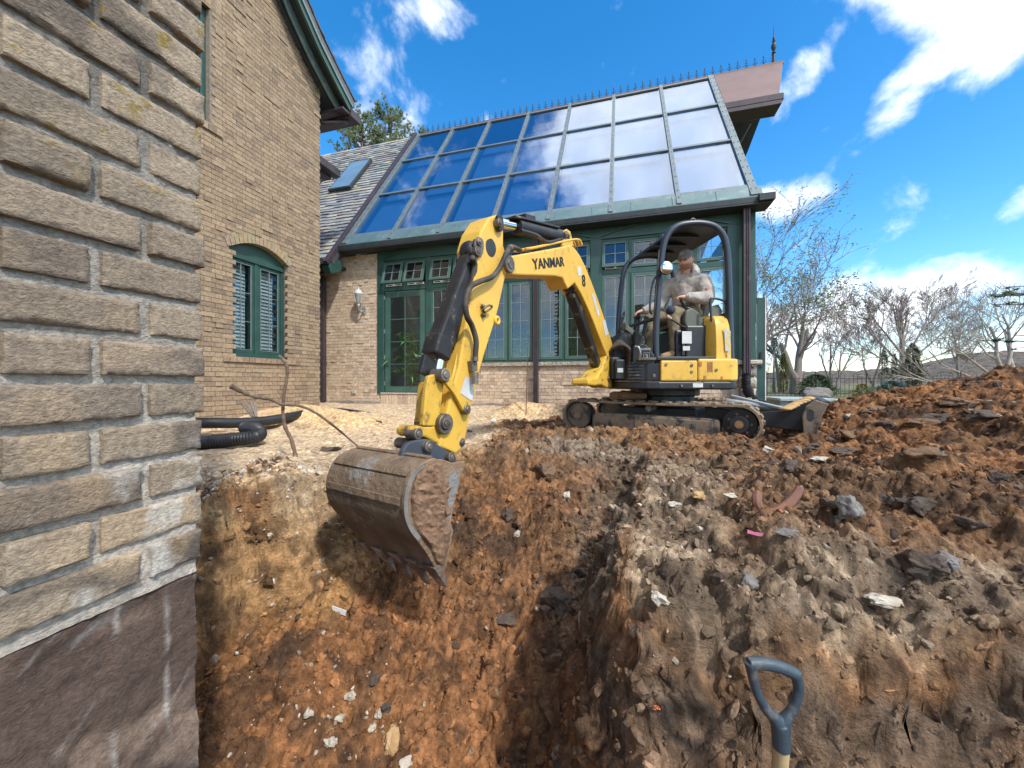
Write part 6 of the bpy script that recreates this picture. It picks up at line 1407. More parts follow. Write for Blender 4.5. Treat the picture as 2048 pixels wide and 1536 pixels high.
# body: one continuous surface from hands to feet with five separate fingers on each hand
J = [(hip, .12), ((hip + chest) / 2, .115), (chest, .12), (neck, .058), (headc - Vector((0, 0, .07)), .05), (shL, .06), (elL, .045), (wrL, .03), (shR, .06), (elR, .045), (wrR, .03), (hpL, .075), (knL, .055), (anL, .038), (hpR, .075), (knR, .055), (anR, .038)]
E = [(0, 1), (1, 2), (2, 3), (3, 4), (2, 5), (5, 6), (6, 7), (2, 8), (8, 9), (9, 10), (0, 11), (11, 12), (12, 13), (0, 14), (14, 15), (15, 16)]
def hand(w_i, wr, palm, fd, dn, side):
    """palm node then four fingers and a thumb curling round a grip"""
    fd = fd.normalized(); dn = dn.normalized(); sd = fd.cross(dn).normalized() * side
    J.append((palm, (.032, .022))); pi = len(J) - 1; E.append((w_i, pi))
    for k, (o, L) in enumerate(((-.027, .026), (-.009, .03), (.010, .028), (.027, .022))):
        a = palm + sd * o + fd * .03; c = a + fd * L * .8 + dn * .012; e = c + dn * L; g = e - fd * L * .5 + dn * .006
        i = len(J); J.extend([(a, .0115), (c, .0105), (e, .0095), (g, .0085)]); E.extend([(pi, i), (i, i + 1), (i + 1, i + 2), (i + 2, i + 3)])
    a = palm - sd * .03 + fd * .0 + dn * .008; c = a - sd * .012 + fd * .03 + dn * .012; e = c + fd * .025 + dn * .01
    i = len(J); J.extend([(a, .013), (c, .012), (e, .010)]); E.extend([(pi, i), (i, i + 1), (i + 1, i + 2)])
hand(7, wrL, haL, (haL - wrL), Vector((-.2, 0, -1)), 1)
hand(10, wrR, haR, (haR - wrR), Vector((-.2, 0, -1)), 1)
body = skin_obj('body', J, E, SKINB, pe)
# head
b = MB(); fwd = Vector((-.72, -.68, -.25)).normalized(); sidev = fwd.cross(Vector((0, 0, 1))).normalized(); upv = sidev.cross(fwd).normalized()
hw, hd, hh = .086, .108, .136; nu, nv = 36, 26; vs = []; cs_ = []
for j in range(nv + 1):
    ph = math.pi * j / nv
    for i in range(nu):
        th = 2 * math.pi * i / nu; x = math.sin(ph) * math.cos(th); y = math.sin(ph) * math.sin(th); z = math.cos(ph)   # x forward, y side, z up
        X_, Y_, Z_ = x * hd, y * hw, z * hh
        if z < -.1: X_ *= 1 - .10 * (-z - .1); Y_ *= 1 - .30 * (-z - .1)
        if x > .5:
            f = (x - .5) * 2; nose = math.exp(-((y / .14) ** 2)) * math.exp(-(((z + .16) / .17) ** 2)); X_ += .024 * nose
            X_ += .010 * math.exp(-(((z - .14) / .08) ** 2)) * f; X_ -= .012 * math.exp(-(((z - .02) / .07) ** 2)) * (math.exp(-(((abs(y) - .34) / .13) ** 2))) * f
            X_ += .006 * math.exp(-(((z + .46) / .06) ** 2)) * math.exp(-((y / .3) ** 2)) - .006 * math.exp(-(((z + .52) / .03) ** 2)) * math.exp(-((y / .3) ** 2)); X_ += .012 * math.exp(-(((z + .78) / .12) ** 2)) * f
        vs.append(headc + fwd * X_ + sidev * Y_ + upv * Z_)
        c = (1, 1, 1)
        if z < -.32 and x > -.1: c = (.50, .46, .46)
        if z < -.28 and z > -.60 and x > .55 and abs(y) < .25: c = (.62, .5, .5)
        if x > .6 and abs(abs(y) - .34) < .13 and abs(z - .03) < .06: c = (.25, .2, .2)
        if x > .5 and abs(abs(y) - .34) < .18 and abs(z - .14) < .05: c = (.3, .25, .22)
        if z > .1 and x < .2: c = (.25, .2, .17)
        cs_.append(c)
fs = [(j * nu + i, (j + 1) * nu + i, (j + 1) * nu + (i + 1) % nu, j * nu + (i + 1) % nu) for j in range(nv) for i in range(nu)]
b.v = [tuple(v) for v in vs]; b.c = cs_; b.f = fs; b.m = [0] * len(fs)
for s in (-1, 1): b.ball(headc + sidev * s * .080 - fwd * .005 - upv * .01, .012, .02, .03, 10, 7, col=(.95, .8, .8))
b.build('head', SKIN, pe, smooth=True)
CAPM = mat('cap_cloth', (.20, .19, .17), (.16, .15, .14), 20, .95, bump=.3)
b = MB(); vs = []; n1, n2 = 28, 8
for j in range(n2 + 1):
    ph = math.pi / 2 * j / n2
    for i in range(n1):
        th = 2 * math.pi * i / n1; x, y, z = math.sin(ph) * math.cos(th), math.sin(ph) * math.sin(th), math.cos(ph); vs.append(headc + upv * (.035 + .105 * z) + fwd * (x * .108 - .004) + sidev * y * .088)
b.add(vs, [(j * n1 + i, (j + 1) * n1 + i, (j + 1) * n1 + (i + 1) % n1, j * n1 + (i + 1) % n1) for j in range(n2) for i in range(n1)])
vz = []
for i in range(13):
    t = -1.15 + 2.3 * i / 12; p0 = headc + upv * .037 + fwd * .104 * math.cos(t) + sidev * .088 * math.sin(t); e = math.cos(t * 1.2) ** .6 if abs(t * 1.2) < 1.57 else 0; p1 = p0 + fwd * .068 * max(e, 0) - upv * (.018 * max(e, 0)) - upv * .012 * abs(math.sin(t)); vz.append((p0, p1))
for (a0_, a1_), (b0_, b1_) in zip(vz[:-1], vz[1:]): b.hexa([a0_, b0_, b1_, a1_, a0_ + upv * .006, b0_ + upv * .006, b1_ + upv * .006, a1_ + upv * .006])
b.build('cap', CAPM, pe, smooth=50)
b = MB(); c = headc + fwd * .104 + upv * .085; b.add([c + sidev * .03 - upv * .02, c - sidev * .03 - upv * .02, c - sidev * .028 + upv * .02 - fwd * .012, c + sidev * .028 + upv * .02 - fwd * .012], [(0, 1, 2, 3)]); b.build('cap_patch', mat('cap_patch', (.12, .14, .16), (.3, .3, .3), 40, .8), pe)
def cloth(name, joints, edges, m, parent):
    b = MB(); R = lambda j: (j[1] if isinstance(j[1], tuple) else (j[1], j[1]))
    for a, e in edges:
        p, q = Vector(joints[a][0]), Vector(joints[e][0]); n = 7; ra, rb = R(joints[a]), R(joints[e])
        for i in range(n + 1):
            f = i / n; r0 = ra[0] + (rb[0] - ra[0]) * f; r1 = ra[1] + (rb[1] - ra[1]) * f; b.ball(p.lerp(q, f), r0, r1, (r0 + r1) / 2, 16, 10)
    return b.build(name, m, parent, smooth=True)
# sweatshirt: torso, sleeves, bunched hood
JH = [(hip + Vector((0, 0, -.0)), (.15, .175)), (hip + Vector((-.01, 0, .13)), (.15, .18)), (chest, (.155, .19)), (chest + Vector((-.01, 0, .08)), (.13, .17)), (neck + Vector((.02, .01, -.03)), (.08, .09)), (shL, .095), ((shL + elL) / 2 + Vector((.01, -.01, 0)), .088), (elL, .080), ((elL + wrL) / 2, .070), (wrL + Vector((.015, 0, 0)), .058), (shR, .10), ((shR + elR) / 2, .092), (elR, .084), ((elR + wrR) / 2, .070), (wrR + Vector((.02, 0, .0)), .052)]
EH = [(0, 1), (1, 2), (2, 3), (3, 4), (3, 5), (5, 6), (6, 7), (7, 8), (8, 9), (3, 10), (10, 11), (11, 12), (12, 13), (13, 14)]
hd_ = cloth('sweatshirt', JH, EH, HOOD, pe)
vm = hd_.modifiers.new('merge', 'REMESH'); vm.mode = 'VOXEL'; vm.voxel_size = .011; vm.use_smooth_shade = True; vs_ = hd_.modifiers.new('relax', 'SMOOTH'); vs_.factor = .7; vs_.iterations = 14
dm = hd_.modifiers.new('folds', 'DISPLACE'); tx = bpy.data.textures.new('folds', 'CLOUDS'); tx.noise_scale = .07; dm.texture = tx; dm.strength = .022; dm.mid_level = .5
b = MB(); hp = []
for i in range(15):
    t = -2.2 + 4.4 * i / 14; hp.append(headc + Vector((0, 0, -.12)) - fwd * (.105 * math.cos(t) * 1.0) + sidev * .10 * math.sin(t) + Vector((0, 0, .03 * math.cos(t) - .05 * (1 - math.cos(t)))))
b.tube(hp, [.02 + .03 * math.sin(math.pi * i / 14) for i in range(15)], 10); b.ball(neck + Vector((.075, .03, .045)), .09, .10, .08, 16, 10); b.build('hood', HOOD, pe, smooth=True)
b = MB(); b.ball(shL + (elL - shL) * .55 + Vector((-.01, -.078, 0)), .032, .012, .028, 14, 8); b.build('sleeve_patch', mat('red_patch', (.55, .16, .14), (.4, .25, .22), 30, .8), pe, smooth=True)
b = MB()
for w_, h_, r in ((wrL, haL, .05), (wrR, haR, .046)): d = (w_ - h_).normalized(); b.ring(w_ + d * .0, d, r * .78, .012, 16, 8)
b.build('cuffs', HOOD, pe, smooth=True)
JT = [(hip + Vector((0, 0, -.01)), (.15, .15)), (hpL, .115), ((hpL + knL) / 2, .095), (knL, .082), (knL + (anL - knL) * .3, .078), (knL + (anL - knL) * .75, .07), (anL + Vector((-.0, 0, .0)), .076), (hpR, .11), ((hpR + knR) / 2, .092), (knR, .08), (knR + (anR - knR) * .4, .073), (anR, .072)]
tr_ = cloth('trousers', JT, [(0, 1), (1, 2), (2, 3), (3, 4), (4, 5), (5, 6), (0, 7), (7, 8), (8, 9), (9, 10), (10, 11)], TROU, pe)
vm = tr_.modifiers.new('merge', 'REMESH'); vm.mode = 'VOXEL'; vm.voxel_size = .011; vm.use_smooth_shade = True; vs_ = tr_.modifiers.new('relax', 'SMOOTH'); vs_.factor = .7; vs_.iterations = 10
dm = tr_.modifiers.new('folds', 'DISPLACE'); dm.texture = tx; dm.strength = .022; dm.mid_level = .5
b = MB(); b.ball(knL + Vector((-.045, -.045, .01)), .055, .05, .055, 14, 9); b.build('knee_pad', mat('navy_pad', (.03, .035, .06), (.045, .05, .08), 20, .8), pe, smooth=True)
def boot(an, dirv, name):
    b = MB(); z0 = .865; d = Vector(dirv).normalized(); s = d.cross(Vector((0, 0, 1))); pts = []
    sec = [(-.07, .045, .10), (-.03, .05, .16), (.03, .05, .13), (.09, .052, .09), (.15, .052, .075), (.20, .042, .06), (.225, .02, .035)]
    vs = []; n = 12
    for x, w_, h_ in sec:
        for i in range(n): t = 2 * math.pi * i / n; vs.append(Vector((an.x, an.y, z0)) + d * x + s * w_ * math.cos(t) * (1 if math.sin(t) > -.3 else 1.05) + Vector((0, 0, max(.0, h_ / 2 + h_ / 2 * math.sin(t) * (1.0)))))
    fs = [tuple(range(n))[::-1], tuple(range((len(sec) - 1) * n, len(sec) * n))] + [(k * n + i, k * n + (i + 1) % n, (k + 1) * n + (i + 1) % n, (k + 1) * n + i) for k in range(len(sec) - 1) for i in range(n)]
    b.add(vs, fs); b.tube([(an.x, an.y, z0 + .06), (an.x, an.y, z0 + .16)], [.055, .058], 12); o = b.build(name, BOOT, pe, smooth=True)
    b = MB(); vs = []
    for x, w_ in ((-.08, .04), (0, .053), (.1, .056), (.2, .045), (.235, .018)): vs += [(x, w_)]
    P = [Vector((an.x, an.y, z0 - .002)) + d * x + s * w_ for x, w_ in vs] + [Vector((an.x, an.y, z0 - .002)) + d * x - s * w_ for x, w_ in vs[::-1]]; b.prism(P, (0, 0, .022)); g = b.build('sole', BLKM, pe, bevel=.004); g.parent = o; ORG[g.name] = ORG[pe.name]
boot(anL, (-.95, -.3, 0), 'boot'); boot(anR, (-.95, -.3, 0), 'boot')
# ------------------------------------------------------------------ small things on the ground
def P3(px, py, t): return W(px, py, t)
# shovel, blade hidden in the soil
sh = thing('shovel', 'shovel with dark plastic D-grip and pale wooden shaft at the bottom right', 'shovel', (.62, .95, -1.0))
T0 = .80; GR = mat('grip_plastic', (.035, .055, .075), (.045, .07, .09), 8, .42, c3=(.17, .14, .11), thr=(.54, .70), scale3=22, bump=.25, bscale=60)
b = MB()
tl, tr = P3(1500, 1323, T0), P3(1590, 1346, T0)
b.tube(sm_curve([tl + Vector((-.004, 0, -.004)), tl * .7 + tr * .3 + Vector((0, 0, .003)), tl * .3 + tr * .7 + Vector((0, 0, .004)), tr + Vector((.004, 0, -.004))], 5), .0125, 14)
b.tube(sm_curve([tl, P3(1505, 1350, T0), P3(1514, 1385, T0), P3(1532, 1418, T0), P3(1549, 1436, T0), P3(1558, 1456, T0), P3(1562, 1488, T0)], 5), [.0125 - .003 * math.sin(math.pi * min(i / 20, 1)) + .004 * max(0, (i - 18) / 12) for i in range(31)], 12)
b.tube(sm_curve([tr, P3(1597, 1372, T0), P3(1593, 1400, T0), P3(1582, 1424, T0), P3(1570, 1440, T0), P3(1566, 1460, T0), P3(1563, 1488, T0)], 5), [.0125 - .003 * math.sin(math.pi * min(i / 20, 1)) + .004 * max(0, (i - 18) / 12) for i in range(31)], 12)
b.tube([P3(1559, 1446, T0), P3(1561, 1470, T0), P3(1563, 1496, T0)], [.016, .0165, .0175], 16)
gr_ = b.build('grip', GR, sh, smooth=True)
rm = gr_.modifiers.new('remesh', 'REMESH'); rm.mode = 'VOXEL'; rm.voxel_size = .0016; rm.use_smooth_shade = True
sm_ = gr_.modifiers.new('smooth', 'SMOOTH'); sm_.factor = .6; sm_.iterations = 6
b = MB(); s0 = P3(1563, 1490, T0); s1 = P3(1590, 2200, T0) ; s1 = s0 + Vector((.018, .10, -.78)); b.tube([s0, s1], .0150, 20); b.build('shaft', mat('ash_wood', (.56, .42, .23), (.46, .33, .17), 12, .55, stretch=(8, 8, .8), bump=.15), sh, smooth=40)
b = MB(); b.prism([s1 + Vector(v) for v in ((-.09, 0, .06), (.09, 0, .06), (.1, .01, -.1), (.06, .02, -.18), (0, .02, -.22), (-.06, .02, -.18), (-.1, .01, -.1))], (0, .004, 0)); b.build('blade', STEEL, sh)
# two sticks
WOODS = mat('bark_stick', (.19, .125, .085), (.11, .08, .06), 25, .9, bump=.8, bscale=60, dist=.004, c3=(.32, .27, .22), thr=(.55, .68), scale3=9)
g0 = gp(596, 915); ts = g0.y
def stick(name, label, pts, radii):
    b = MB(); P = sm_curve(pts, 6); n = len(P); rs_ = [float(np.interp(i / (n - 1), np.linspace(0, 1, len(radii)), radii)) * (1 + .12 * math.sin(i * 1.7)) for i in range(n)]; b.tube(P, rs_, 9); return b.build(name, WOODS, smooth=True, label=label, cat='stick', group='sticks beside the pit')
stick('stick', 'upright crooked stick with peeled reddish top standing in the gravel', [W(592, 916, ts), W(583, 880, ts + .02), W(571, 855, ts + .03), W(566, 825, ts + .04), W(568, 790, ts + .05), W(573, 760, ts + .06), W(575, 738, ts + .06), W(568, 722, ts + .05), W(558, 711, ts + .04)], [.017, .014, .015, .012, .013, .012, .014, .013, .011])
ge = gp(716, 893)
stick('stick', 'long slanting stick crossing the upright one and ending at the bucket', [W(461, 772, ts - .25), W(485, 784, ts - .2), W(512, 793, ts - .15), W(540, 799, ts - .05), W(566, 809, ts + .005), W(600, 812, ts + .1), W(632, 826, ts + .05), W(665, 850, ts + .0), W(695, 875, ge.y), W(722, 898, ge.y - .02)], [.02, .015, .018, .011, .012, .011, .010, .010, .009, .009])
# corrugated black drain pipes
def onground(px, py, lift=.05):
    p = gp(px, py); return p + Vector((0, 0, lift))
BP = BLACKP
q0 = [W(330, 850, 4.4), W(405, 846, 4.4), W(470, 846, 4.6), W(530, 842, 4.9), W(590, 832, 5.3), W(625, 824, 5.9), W(655, 822, 6.6), W(690, 824, 6.6), W(738, 831, 6.4)]
b = MB(); Pp = sm_curve(q0, 12); b.tube(Pp, [.062 + (.001 if i % 2 else -.001) for i in range(len(Pp))], 14); b.build('drain_pipe', BP, smooth=True, label='long smooth black drain pipe lying along the house wall over the sand', cat='pipe')
b = MB(); corrug(b, [W(300, 893, 3.6), W(420, 884, 3.6), W(470, 879, 3.62), W(508, 874, 3.66), W(519, 868, 3.78), W(512, 858, 3.9), W(490, 856, 4.0)], .062, pitch=.02, amp=.004); b.build('drain_pipe', BP, smooth=40, label='corrugated black drain pipe with a hooked end beside the brick corner', cat='pipe')
b = MB(); v0 = house((2.75, 7.25, .15)); corrug(b, [v0, v0 + Vector((.6, -.1, -.12)), v0 + Vector((1.6, .1, -.16)), v0 + Vector((3.2, .5, -.16)), v0 + Vector((5.0, .9, -.2))], .06, pitch=.03, amp=.006); b.build('drain_pipe', BP, smooth=40, label='corrugated black drain pipe on the ground behind the dozer blade', cat='pipe')
# bundle of weathered stakes against the house wall
st = thing('wood_stakes', 'bundle of weathered wooden stakes leaning on the house wall below the window', 'stakes', (-3.3, 4.9, .05)); GW = mat('grey_wood', (.22, .18, .15), (.14, .12, .1), 20, .9)
for (x0, y0, x1, y1) in ((505, 833, 484, 806), (509, 834, 492, 808), (513, 834, 501, 803), (513, 834, 510, 805)):
    b = MB(); b.beam(W(x0, y0, 5.45), W(x1, y1, 5.6), .03, .02); b.build('stake', GW, st)
b = MB(); b.beam(W(415, 851, 4.75), W(560, 845, 5.1), .12, .02); b.build('plank', GW, label='thin weathered plank lying behind the hooked drain pipe', cat='plank')
# rebar stake, sand pile clod etc.
b = MB(); p = gp(1052, 830); b.tube([p, p + Vector((.03, .03, 1.05))], .008, 6); b.build('rebar_stake', mat('rusty_rebar', (.2, .10, .06), None, 20, .9), label='thin rusty rebar stake standing in the sand heap by the middle downpipe', cat='stake')
b = MB(); p = gp(988, 845); b.ball(p + Vector((0, 0, .02)), .045, .03, .03, 12, 8, fn=lambda v, w: w * (1 + .2 * math.sin(5 * v.x))); b.build('foam_scrap', WHITEM, label='bright white scrap on the soil right of the excavator arm', cat='scrap')
b = MB(); p = gp(678, 1222); b.add([W(664, 1212, p.y - .02), W(692, 1222, p.y - .02), W(690, 1232, p.y - .02), W(662, 1220, p.y - .02)], [(0, 1, 2, 3)]); b.v = b.v + [(v[0] + .002, v[1] + .004, v[2] + .0) for v in b.v]; b.c = [(1, 1, 1)] * 8; b.f += [(7, 6, 5, 4), (0, 4, 5, 1), (1, 5, 6, 2), (2, 6, 7, 3), (3, 7, 4, 0)]; b.m = [0] * 6; b.build('plastic_tag', mat('white_plastic', (.75, .75, .76), None, 4, .3), label='small white plastic tag stuck on the left pit wall', cat='tag')
b = MB(); p = gp(1530, 1072); rb = [W(1495, 1064, p.y), W(1512, 1069, p.y), W(1530, 1072, p.y), W(1558, 1080, p.y)]
for a_, c_ in zip(rb[:-1], rb[1:]): b.prism([a_ + Vector((0, 0, .008)), c_ + Vector((0, 0, .006)), c_ + Vector((0, 0, -.003)), a_ + Vector((0, 0, -.004))], (.0, .003, .0))
b.build('marking_ribbon', mat('pink_plastic', (.65, .16, .28), (.5, .2, .3), 20, .5), label='thin pink ribbon lying on the right bank', cat='ribbon')
# broken clay pipe collar
p = gp(1555, 1020); b = MB(); cp = sm_curve([W(1515, 985, p.y + .04), W(1514, 1005, p.y + .01), W(1524, 1024, p.y), W(1548, 1026, p.y - .01), W(1575, 1010, p.y), W(1592, 990, p.y + .02), W(1600, 975, p.y + .03)], 6)
n = len(cp)
b.tube(cp, [.016 + .005 * math.sin(math.pi * i / (n - 1)) for i in range(n)], 8); b.build('clay_pipe_piece', mat('terracotta', (.24, .10, .06), (.14, .075, .055), 12, .8, bump=.4, c3=(.5, .14, .06), thr=(.6, .7), scale3=7), smooth=40, label='broken curved terracotta pipe piece lying on the right bank', cat='pipe piece')
for (px, py, s, nm, lb) in ((1362, 1056, .018, 'brick_chip', 'small orange chip beside the white stones on the right rim'), (1313, 1458, .010, 'brick_chip', 'tiny orange sliver on the dark face left of the shovel'), (1398, 830, .05, 'brick_chip', 'reddish patch of clay on the soil mound')):
    if nm and px != 1398: pp = gp(px, py); b = MB(); b.ball(pp, s, s * .6, s * .4, 8, 5, fn=lambda v, w: w * (1 + .3 * math.sin(4 * v.x + 3 * v.z))); b.build(nm, mat('orange_clay', (.6, .14, .05), None, 9, .8), label=lb, cat='chip')
# ------------------------------------------------------------------ vegetation and far setting
BARK = mat('grey_bark', (.27, .225, .195), (.19, .155, .135), 14, .95, bump=.8, bscale=20, dist=.03); BARKP = mat('pale_bark', (.42, .37, .31), (.27, .22, .19), 5, .9, bump=.4); TWIG = mat('twig_bark', (.30, .245, .225), (.22, .175, .165), 8, .95)
class TR:
    def __init__(s, seed): s.r = random.Random(seed); s.b = MB(); s.t = MB(); s.tips = []
    def branch(s, p, d, L, r, lvl, maxl, spread=.5, up=.12, kids=(3, 5), wob=.18, nseg=4, ratio=.62, rmin=.004, droop=0):
        pts = [p.copy()]; dd = d.normalized(); rs_ = [r]; q = p.copy(); dirs = []
        for i in range(nseg):
            dd = (dd + Vector((s.r.gauss(0, wob), s.r.gauss(0, wob), s.r.gauss(0, wob) + up - droop * (i / nseg)))).normalized(); q = q + dd * L / nseg; pts.append(q.copy()); rs_.append(max(rmin, r * (1 - .62 * (i + 1) / nseg))); dirs.append(dd.copy())
        tgt = s.b if lvl <= 1 else s.t
        tgt.tube(pts, rs_, 8 if lvl == 0 else 5 if lvl == 1 else 3, cap=False)
        if lvl >= maxl: s.tips.append(pts[-1]); return
        k = s.r.randint(*kids)
        for i in range(k):
            f = (.30 + .7 * (i + s.r.random() * .7) / k) if lvl > 0 else (.45 + .55 * (i + s.r.random() * .5) / k)
            j = min(int(f * nseg), nseg - 1); base = pts[j] + (pts[j + 1] - pts[j]) * (f * nseg - j if f * nseg - j <= 1 else 1); dr = dirs[j]
            ax = dr.orthogonal().normalized(); ax = Matrix.Rotation(s.r.uniform(0, 6.283), 3, dr) @ ax
            nd = (dr * math.cos(spread * s.r.uniform(.7, 1.35)) + ax * math.sin(spread * s.r.uniform(.7, 1.35))).normalized()
            s.branch(base, nd, L * ratio * s.r.uniform(.75, 1.2), max(rmin, rs_[min(j + 1, nseg)] * .62), lvl + 1, maxl, spread, up, kids, wob, max(3, nseg - 1), ratio, rmin, droop)
def tree(name, label, cat, base, trunks, seed, maxl=4, leaf=None, group='bare trees beyond the garden fence', bark=BARK, **kw):
    T = TR(seed); t = thing(name, label, cat, base, group=group)
    for (off, d, L, r) in trunks: T.branch(Vector(base) + Vector(off), Vector(d), L, r, 0, maxl, **kw)
    T.b.build('trunk', bark, t, smooth=True)
    if T.t.v: T.t.build('crown', TWIG if bark is BARK else bark, t, smooth=False)
    if leaf:
        m, n, sz, sp = leaf; b = MB(); r = T.r
        for k in range(n):
            p = r.choice(T.tips) + Vector((r.gauss(0, sp), r.gauss(0, sp), r.gauss(0, sp))); a = Vector((r.gauss(0, 1), r.gauss(0, 1), r.gauss(0, 1))).normalized() * sz * r.uniform(.6, 1.3); c = a.orthogonal().normalized() * sz * .5; kk = r.uniform(.7, 1.3); b.add([p - a, p + c, p + a, p - c], [(0, 1, 2, 3)], (kk, kk, kk))
        b.build('leaves', m, t)
    return t
def base_at(px, t, z=-.2): return Vector(((px - CX) / F * t, t, z))
OLIVE = mat('olive_leaf', (.13, .17, .06), (.09, .12, .05), 3, .8, vcol=True); DKG = mat('conifer_green', (.045, .095, .04), (.075, .125, .045), 2, .85, vcol=True); YG = mat('golden_conifer', (.30, .25, .06), (.18, .17, .05), 2, .85, vcol=True); BLG = mat('blue_spruce', (.13, .22, .20), (.09, .16, .14), 2, .85, vcol=True); RUSTF = mat('rusty_cedar', (.10, .15, .055), (.22, .15, .07), 1.5, .85, vcol=True, lo=.45, hi=.6)
tree('bare_tree', 'large leaning tree with olive tufts rising right behind the conservatory corner', 'tree', base_at(1500, 17), [((0, 0, 0), (.12, 0, 1), 3.8, .22)], 3, 5, leaf=(OLIVE, 4200, .07, .11), spread=.55, up=.10, kids=(3, 4), wob=.16, ratio=.68, rmin=.008)
tree('bare_tree', 'smaller limb-like tree with mossy trunk leaning right beside the open green door', 'tree', base_at(1520, 16), [((0, 0, 0), (.32, 0, 1), 4.6, .12)], 13, 4, leaf=(OLIVE, 500, .06, .1), spread=.6, up=.06, kids=(2, 4), wob=.2, ratio=.66, rmin=.007)
tree('bare_tree', 'thick forked bare tree standing at the fence, left of the wide one', 'tree', base_at(1590, 25), [((0, 0, 0), (.1, 0, 1), 3.6, .36), ((.05, 0, 0), (.42, 0, .9), 4.6, .28), ((-.05, 0, 0), (-.14, 0, 1), 5.0, .22)], 5, 5, spread=.6, up=.12, kids=(2, 4), wob=.2, ratio=.64, rmin=.007)
tree('bare_tree', 'many-stemmed thin bare tree between the forked and the wide tree', 'tree', base_at(1665, 25), [((0, 0, 0), (-.05, 0, 1), 3.2, .09), ((0, 0, 0), (.25, .1, 1), 3.2, .08), ((.1, 0, 0), (.5, 0, 1), 3.0, .08), ((0, 0, 0), (-.3, 0, 1), 2.8, .07)], 7, 4, spread=.4, up=.12, kids=(3, 5), wob=.12, ratio=.6, rmin=.007)
tree('bare_tree', 'wide-spreading bare tree with fanned horizontal branches behind the cedars', 'tree', base_at(1808, 27), [((0, 0, 0), (.0, 0, 1), 5.6, .22), ((0, 0, 1.9), (-.85, 0, .6), 4.4, .085), ((0, 0, 2.0), (.85, 0, .6), 4.6, .085), ((0, 0, 2.4), (.6, .1, .8), 4.2, .08), ((0, 0, 2.5), (-.6, .1, .8), 4.0, .08), ((0, 0, 1.8), (-.95, 0, .22), 3.8, .07), ((0, 0, 1.8), (.95, 0, .22), 3.8, .07)], 9, 4, spread=.5, up=.06, kids=(5, 7), wob=.055, ratio=.46, rmin=.008)
tree('bare_tree', 'small twiggy bare tree right of the wide tree on the hillside', 'tree', base_at(1920, 34, .6), [((0, 0, 0), (0, 0, 1), 5.0, .12), ((0, 0, 1), (.5, 0, .8), 3.5, .07), ((0, 0, 1), (-.5, 0, .8), 3.5, .07)], 11, 4, spread=.5, up=.08, kids=(4, 5), wob=.12, ratio=.55, rmin=.008)
tree('pale_tree', 'pale-barked leaning tree at the right edge behind the spoil heap', 'tree', base_at(2015, 21, .2), [((0, 0, 0), (-.35, 0, 1), 3.6, .13), ((-.2, 0, .3), (-.7, 0, .7), 3.4, .08), ((.3, 0, .2), (.4, 0, 1), 3.4, .09), ((-.6, 0, .1), (-1, 0, .35), 4.4, .07), ((0, 0, 1.2), (.1, 0, 1), 3.0, .1)], 15, 4, bark=BARKP, spread=.55, up=.06, kids=(3, 5), wob=.15, ratio=.6, rmin=.008)
tree('pale_tree', 'fallen pale-barked limb lying behind the crest of the spoil heap', 'tree', base_at(1935, 19, .0), [((.2, 0, .0), (-1, 0, .28), 3.2, .07), ((.3, 0, -.1), (-1, 0, .15), 4.2, .06)], 16, 3, bark=BARKP, spread=.5, up=.02, kids=(3, 5), wob=.08, ratio=.5, rmin=.007)
tree('bare_tree', 'slim bare tree with upright twigs between the green door and the forked tree', 'tree', base_at(1560, 27), [((0, 0, 0), (0, 0, 1), 5.2, .13)], 17, 4, spread=.6, up=.03, kids=(6, 8), wob=.08, ratio=.42, rmin=.007)
tree('bare_tree', 'bare tree with haze of fine twigs between the wide tree and the hillside tree', 'tree', base_at(1745, 33), [((0, 0, 0), (.05, 0, 1), 4.0, .12), ((0, 0, .5), (-.4, 0, 1), 3.5, .08), ((0, 0, .5), (.5, 0, 1), 3.5, .08)], 19, 4, spread=.45, up=.06, kids=(4, 5), wob=.13, ratio=.56, rmin=.008)
def conifer(name, label, base, h, w, n, m, seed, shape='cone', sz=.09, tuft=False, group=None, trunk=True, lean=0):
    r = random.Random(seed); t = thing(name, label, 'conifer' if 'shrub' not in name else 'shrub', base, group=group); b = MB(); bz = Vector(base)
    if trunk: tb = MB(); tb.tube([bz, bz + Vector((0, 0, h * .9))], [w * .09 + .02, .01], 7); tb.build('trunk', BARK, t, smooth=True)
    cl = [(r.uniform(0, 6.28), r.random(), r.uniform(.75, 1.25)) for _ in range(60)]
    for k in range(n):
        f = r.random() ** .8 if shape != 'mound' else r.random()
        if shape == 'cone': R = w * (1 - f) ** .7 * (.55 + .45 * min(1, f * 6))
        elif shape == 'column': R = w * (1 - f ** 4) * (.8 + .2 * math.sin(f * 14 + seed))
        else: R = w * math.sqrt(max(0, 1 - f * f))
        a = r.uniform(0, 6.283); lump = 1 + .28 * math.sin(a * 3 + f * 11 + seed) + .2 * math.sin(a * 7 - f * 23); rr_ = R * math.sqrt(r.uniform(.25, 1)) * lump
        p = bz + Vector((rr_ * math.cos(a), rr_ * math.sin(a), h * (.04 + .96 * f))); out = Vector((math.cos(a), math.sin(a), r.uniform(.2, 1.4))).normalized() * sz * r.uniform(.6, 1.5); c = out.cross(Vector((r.gauss(0, 1), r.gauss(0, 1), r.gauss(0, 1)))).normalized() * sz * .33
        kk = .65 + .7 * r.random(); kk *= .8 + .3 * math.sin(a * 3 + f * 11 + seed); b.add([p - c, p + out * .5 + c, p + out, p - out * .2], [(0, 1, 2, 3)], (kk, kk, kk))
    b.build('crown', m, t); return t
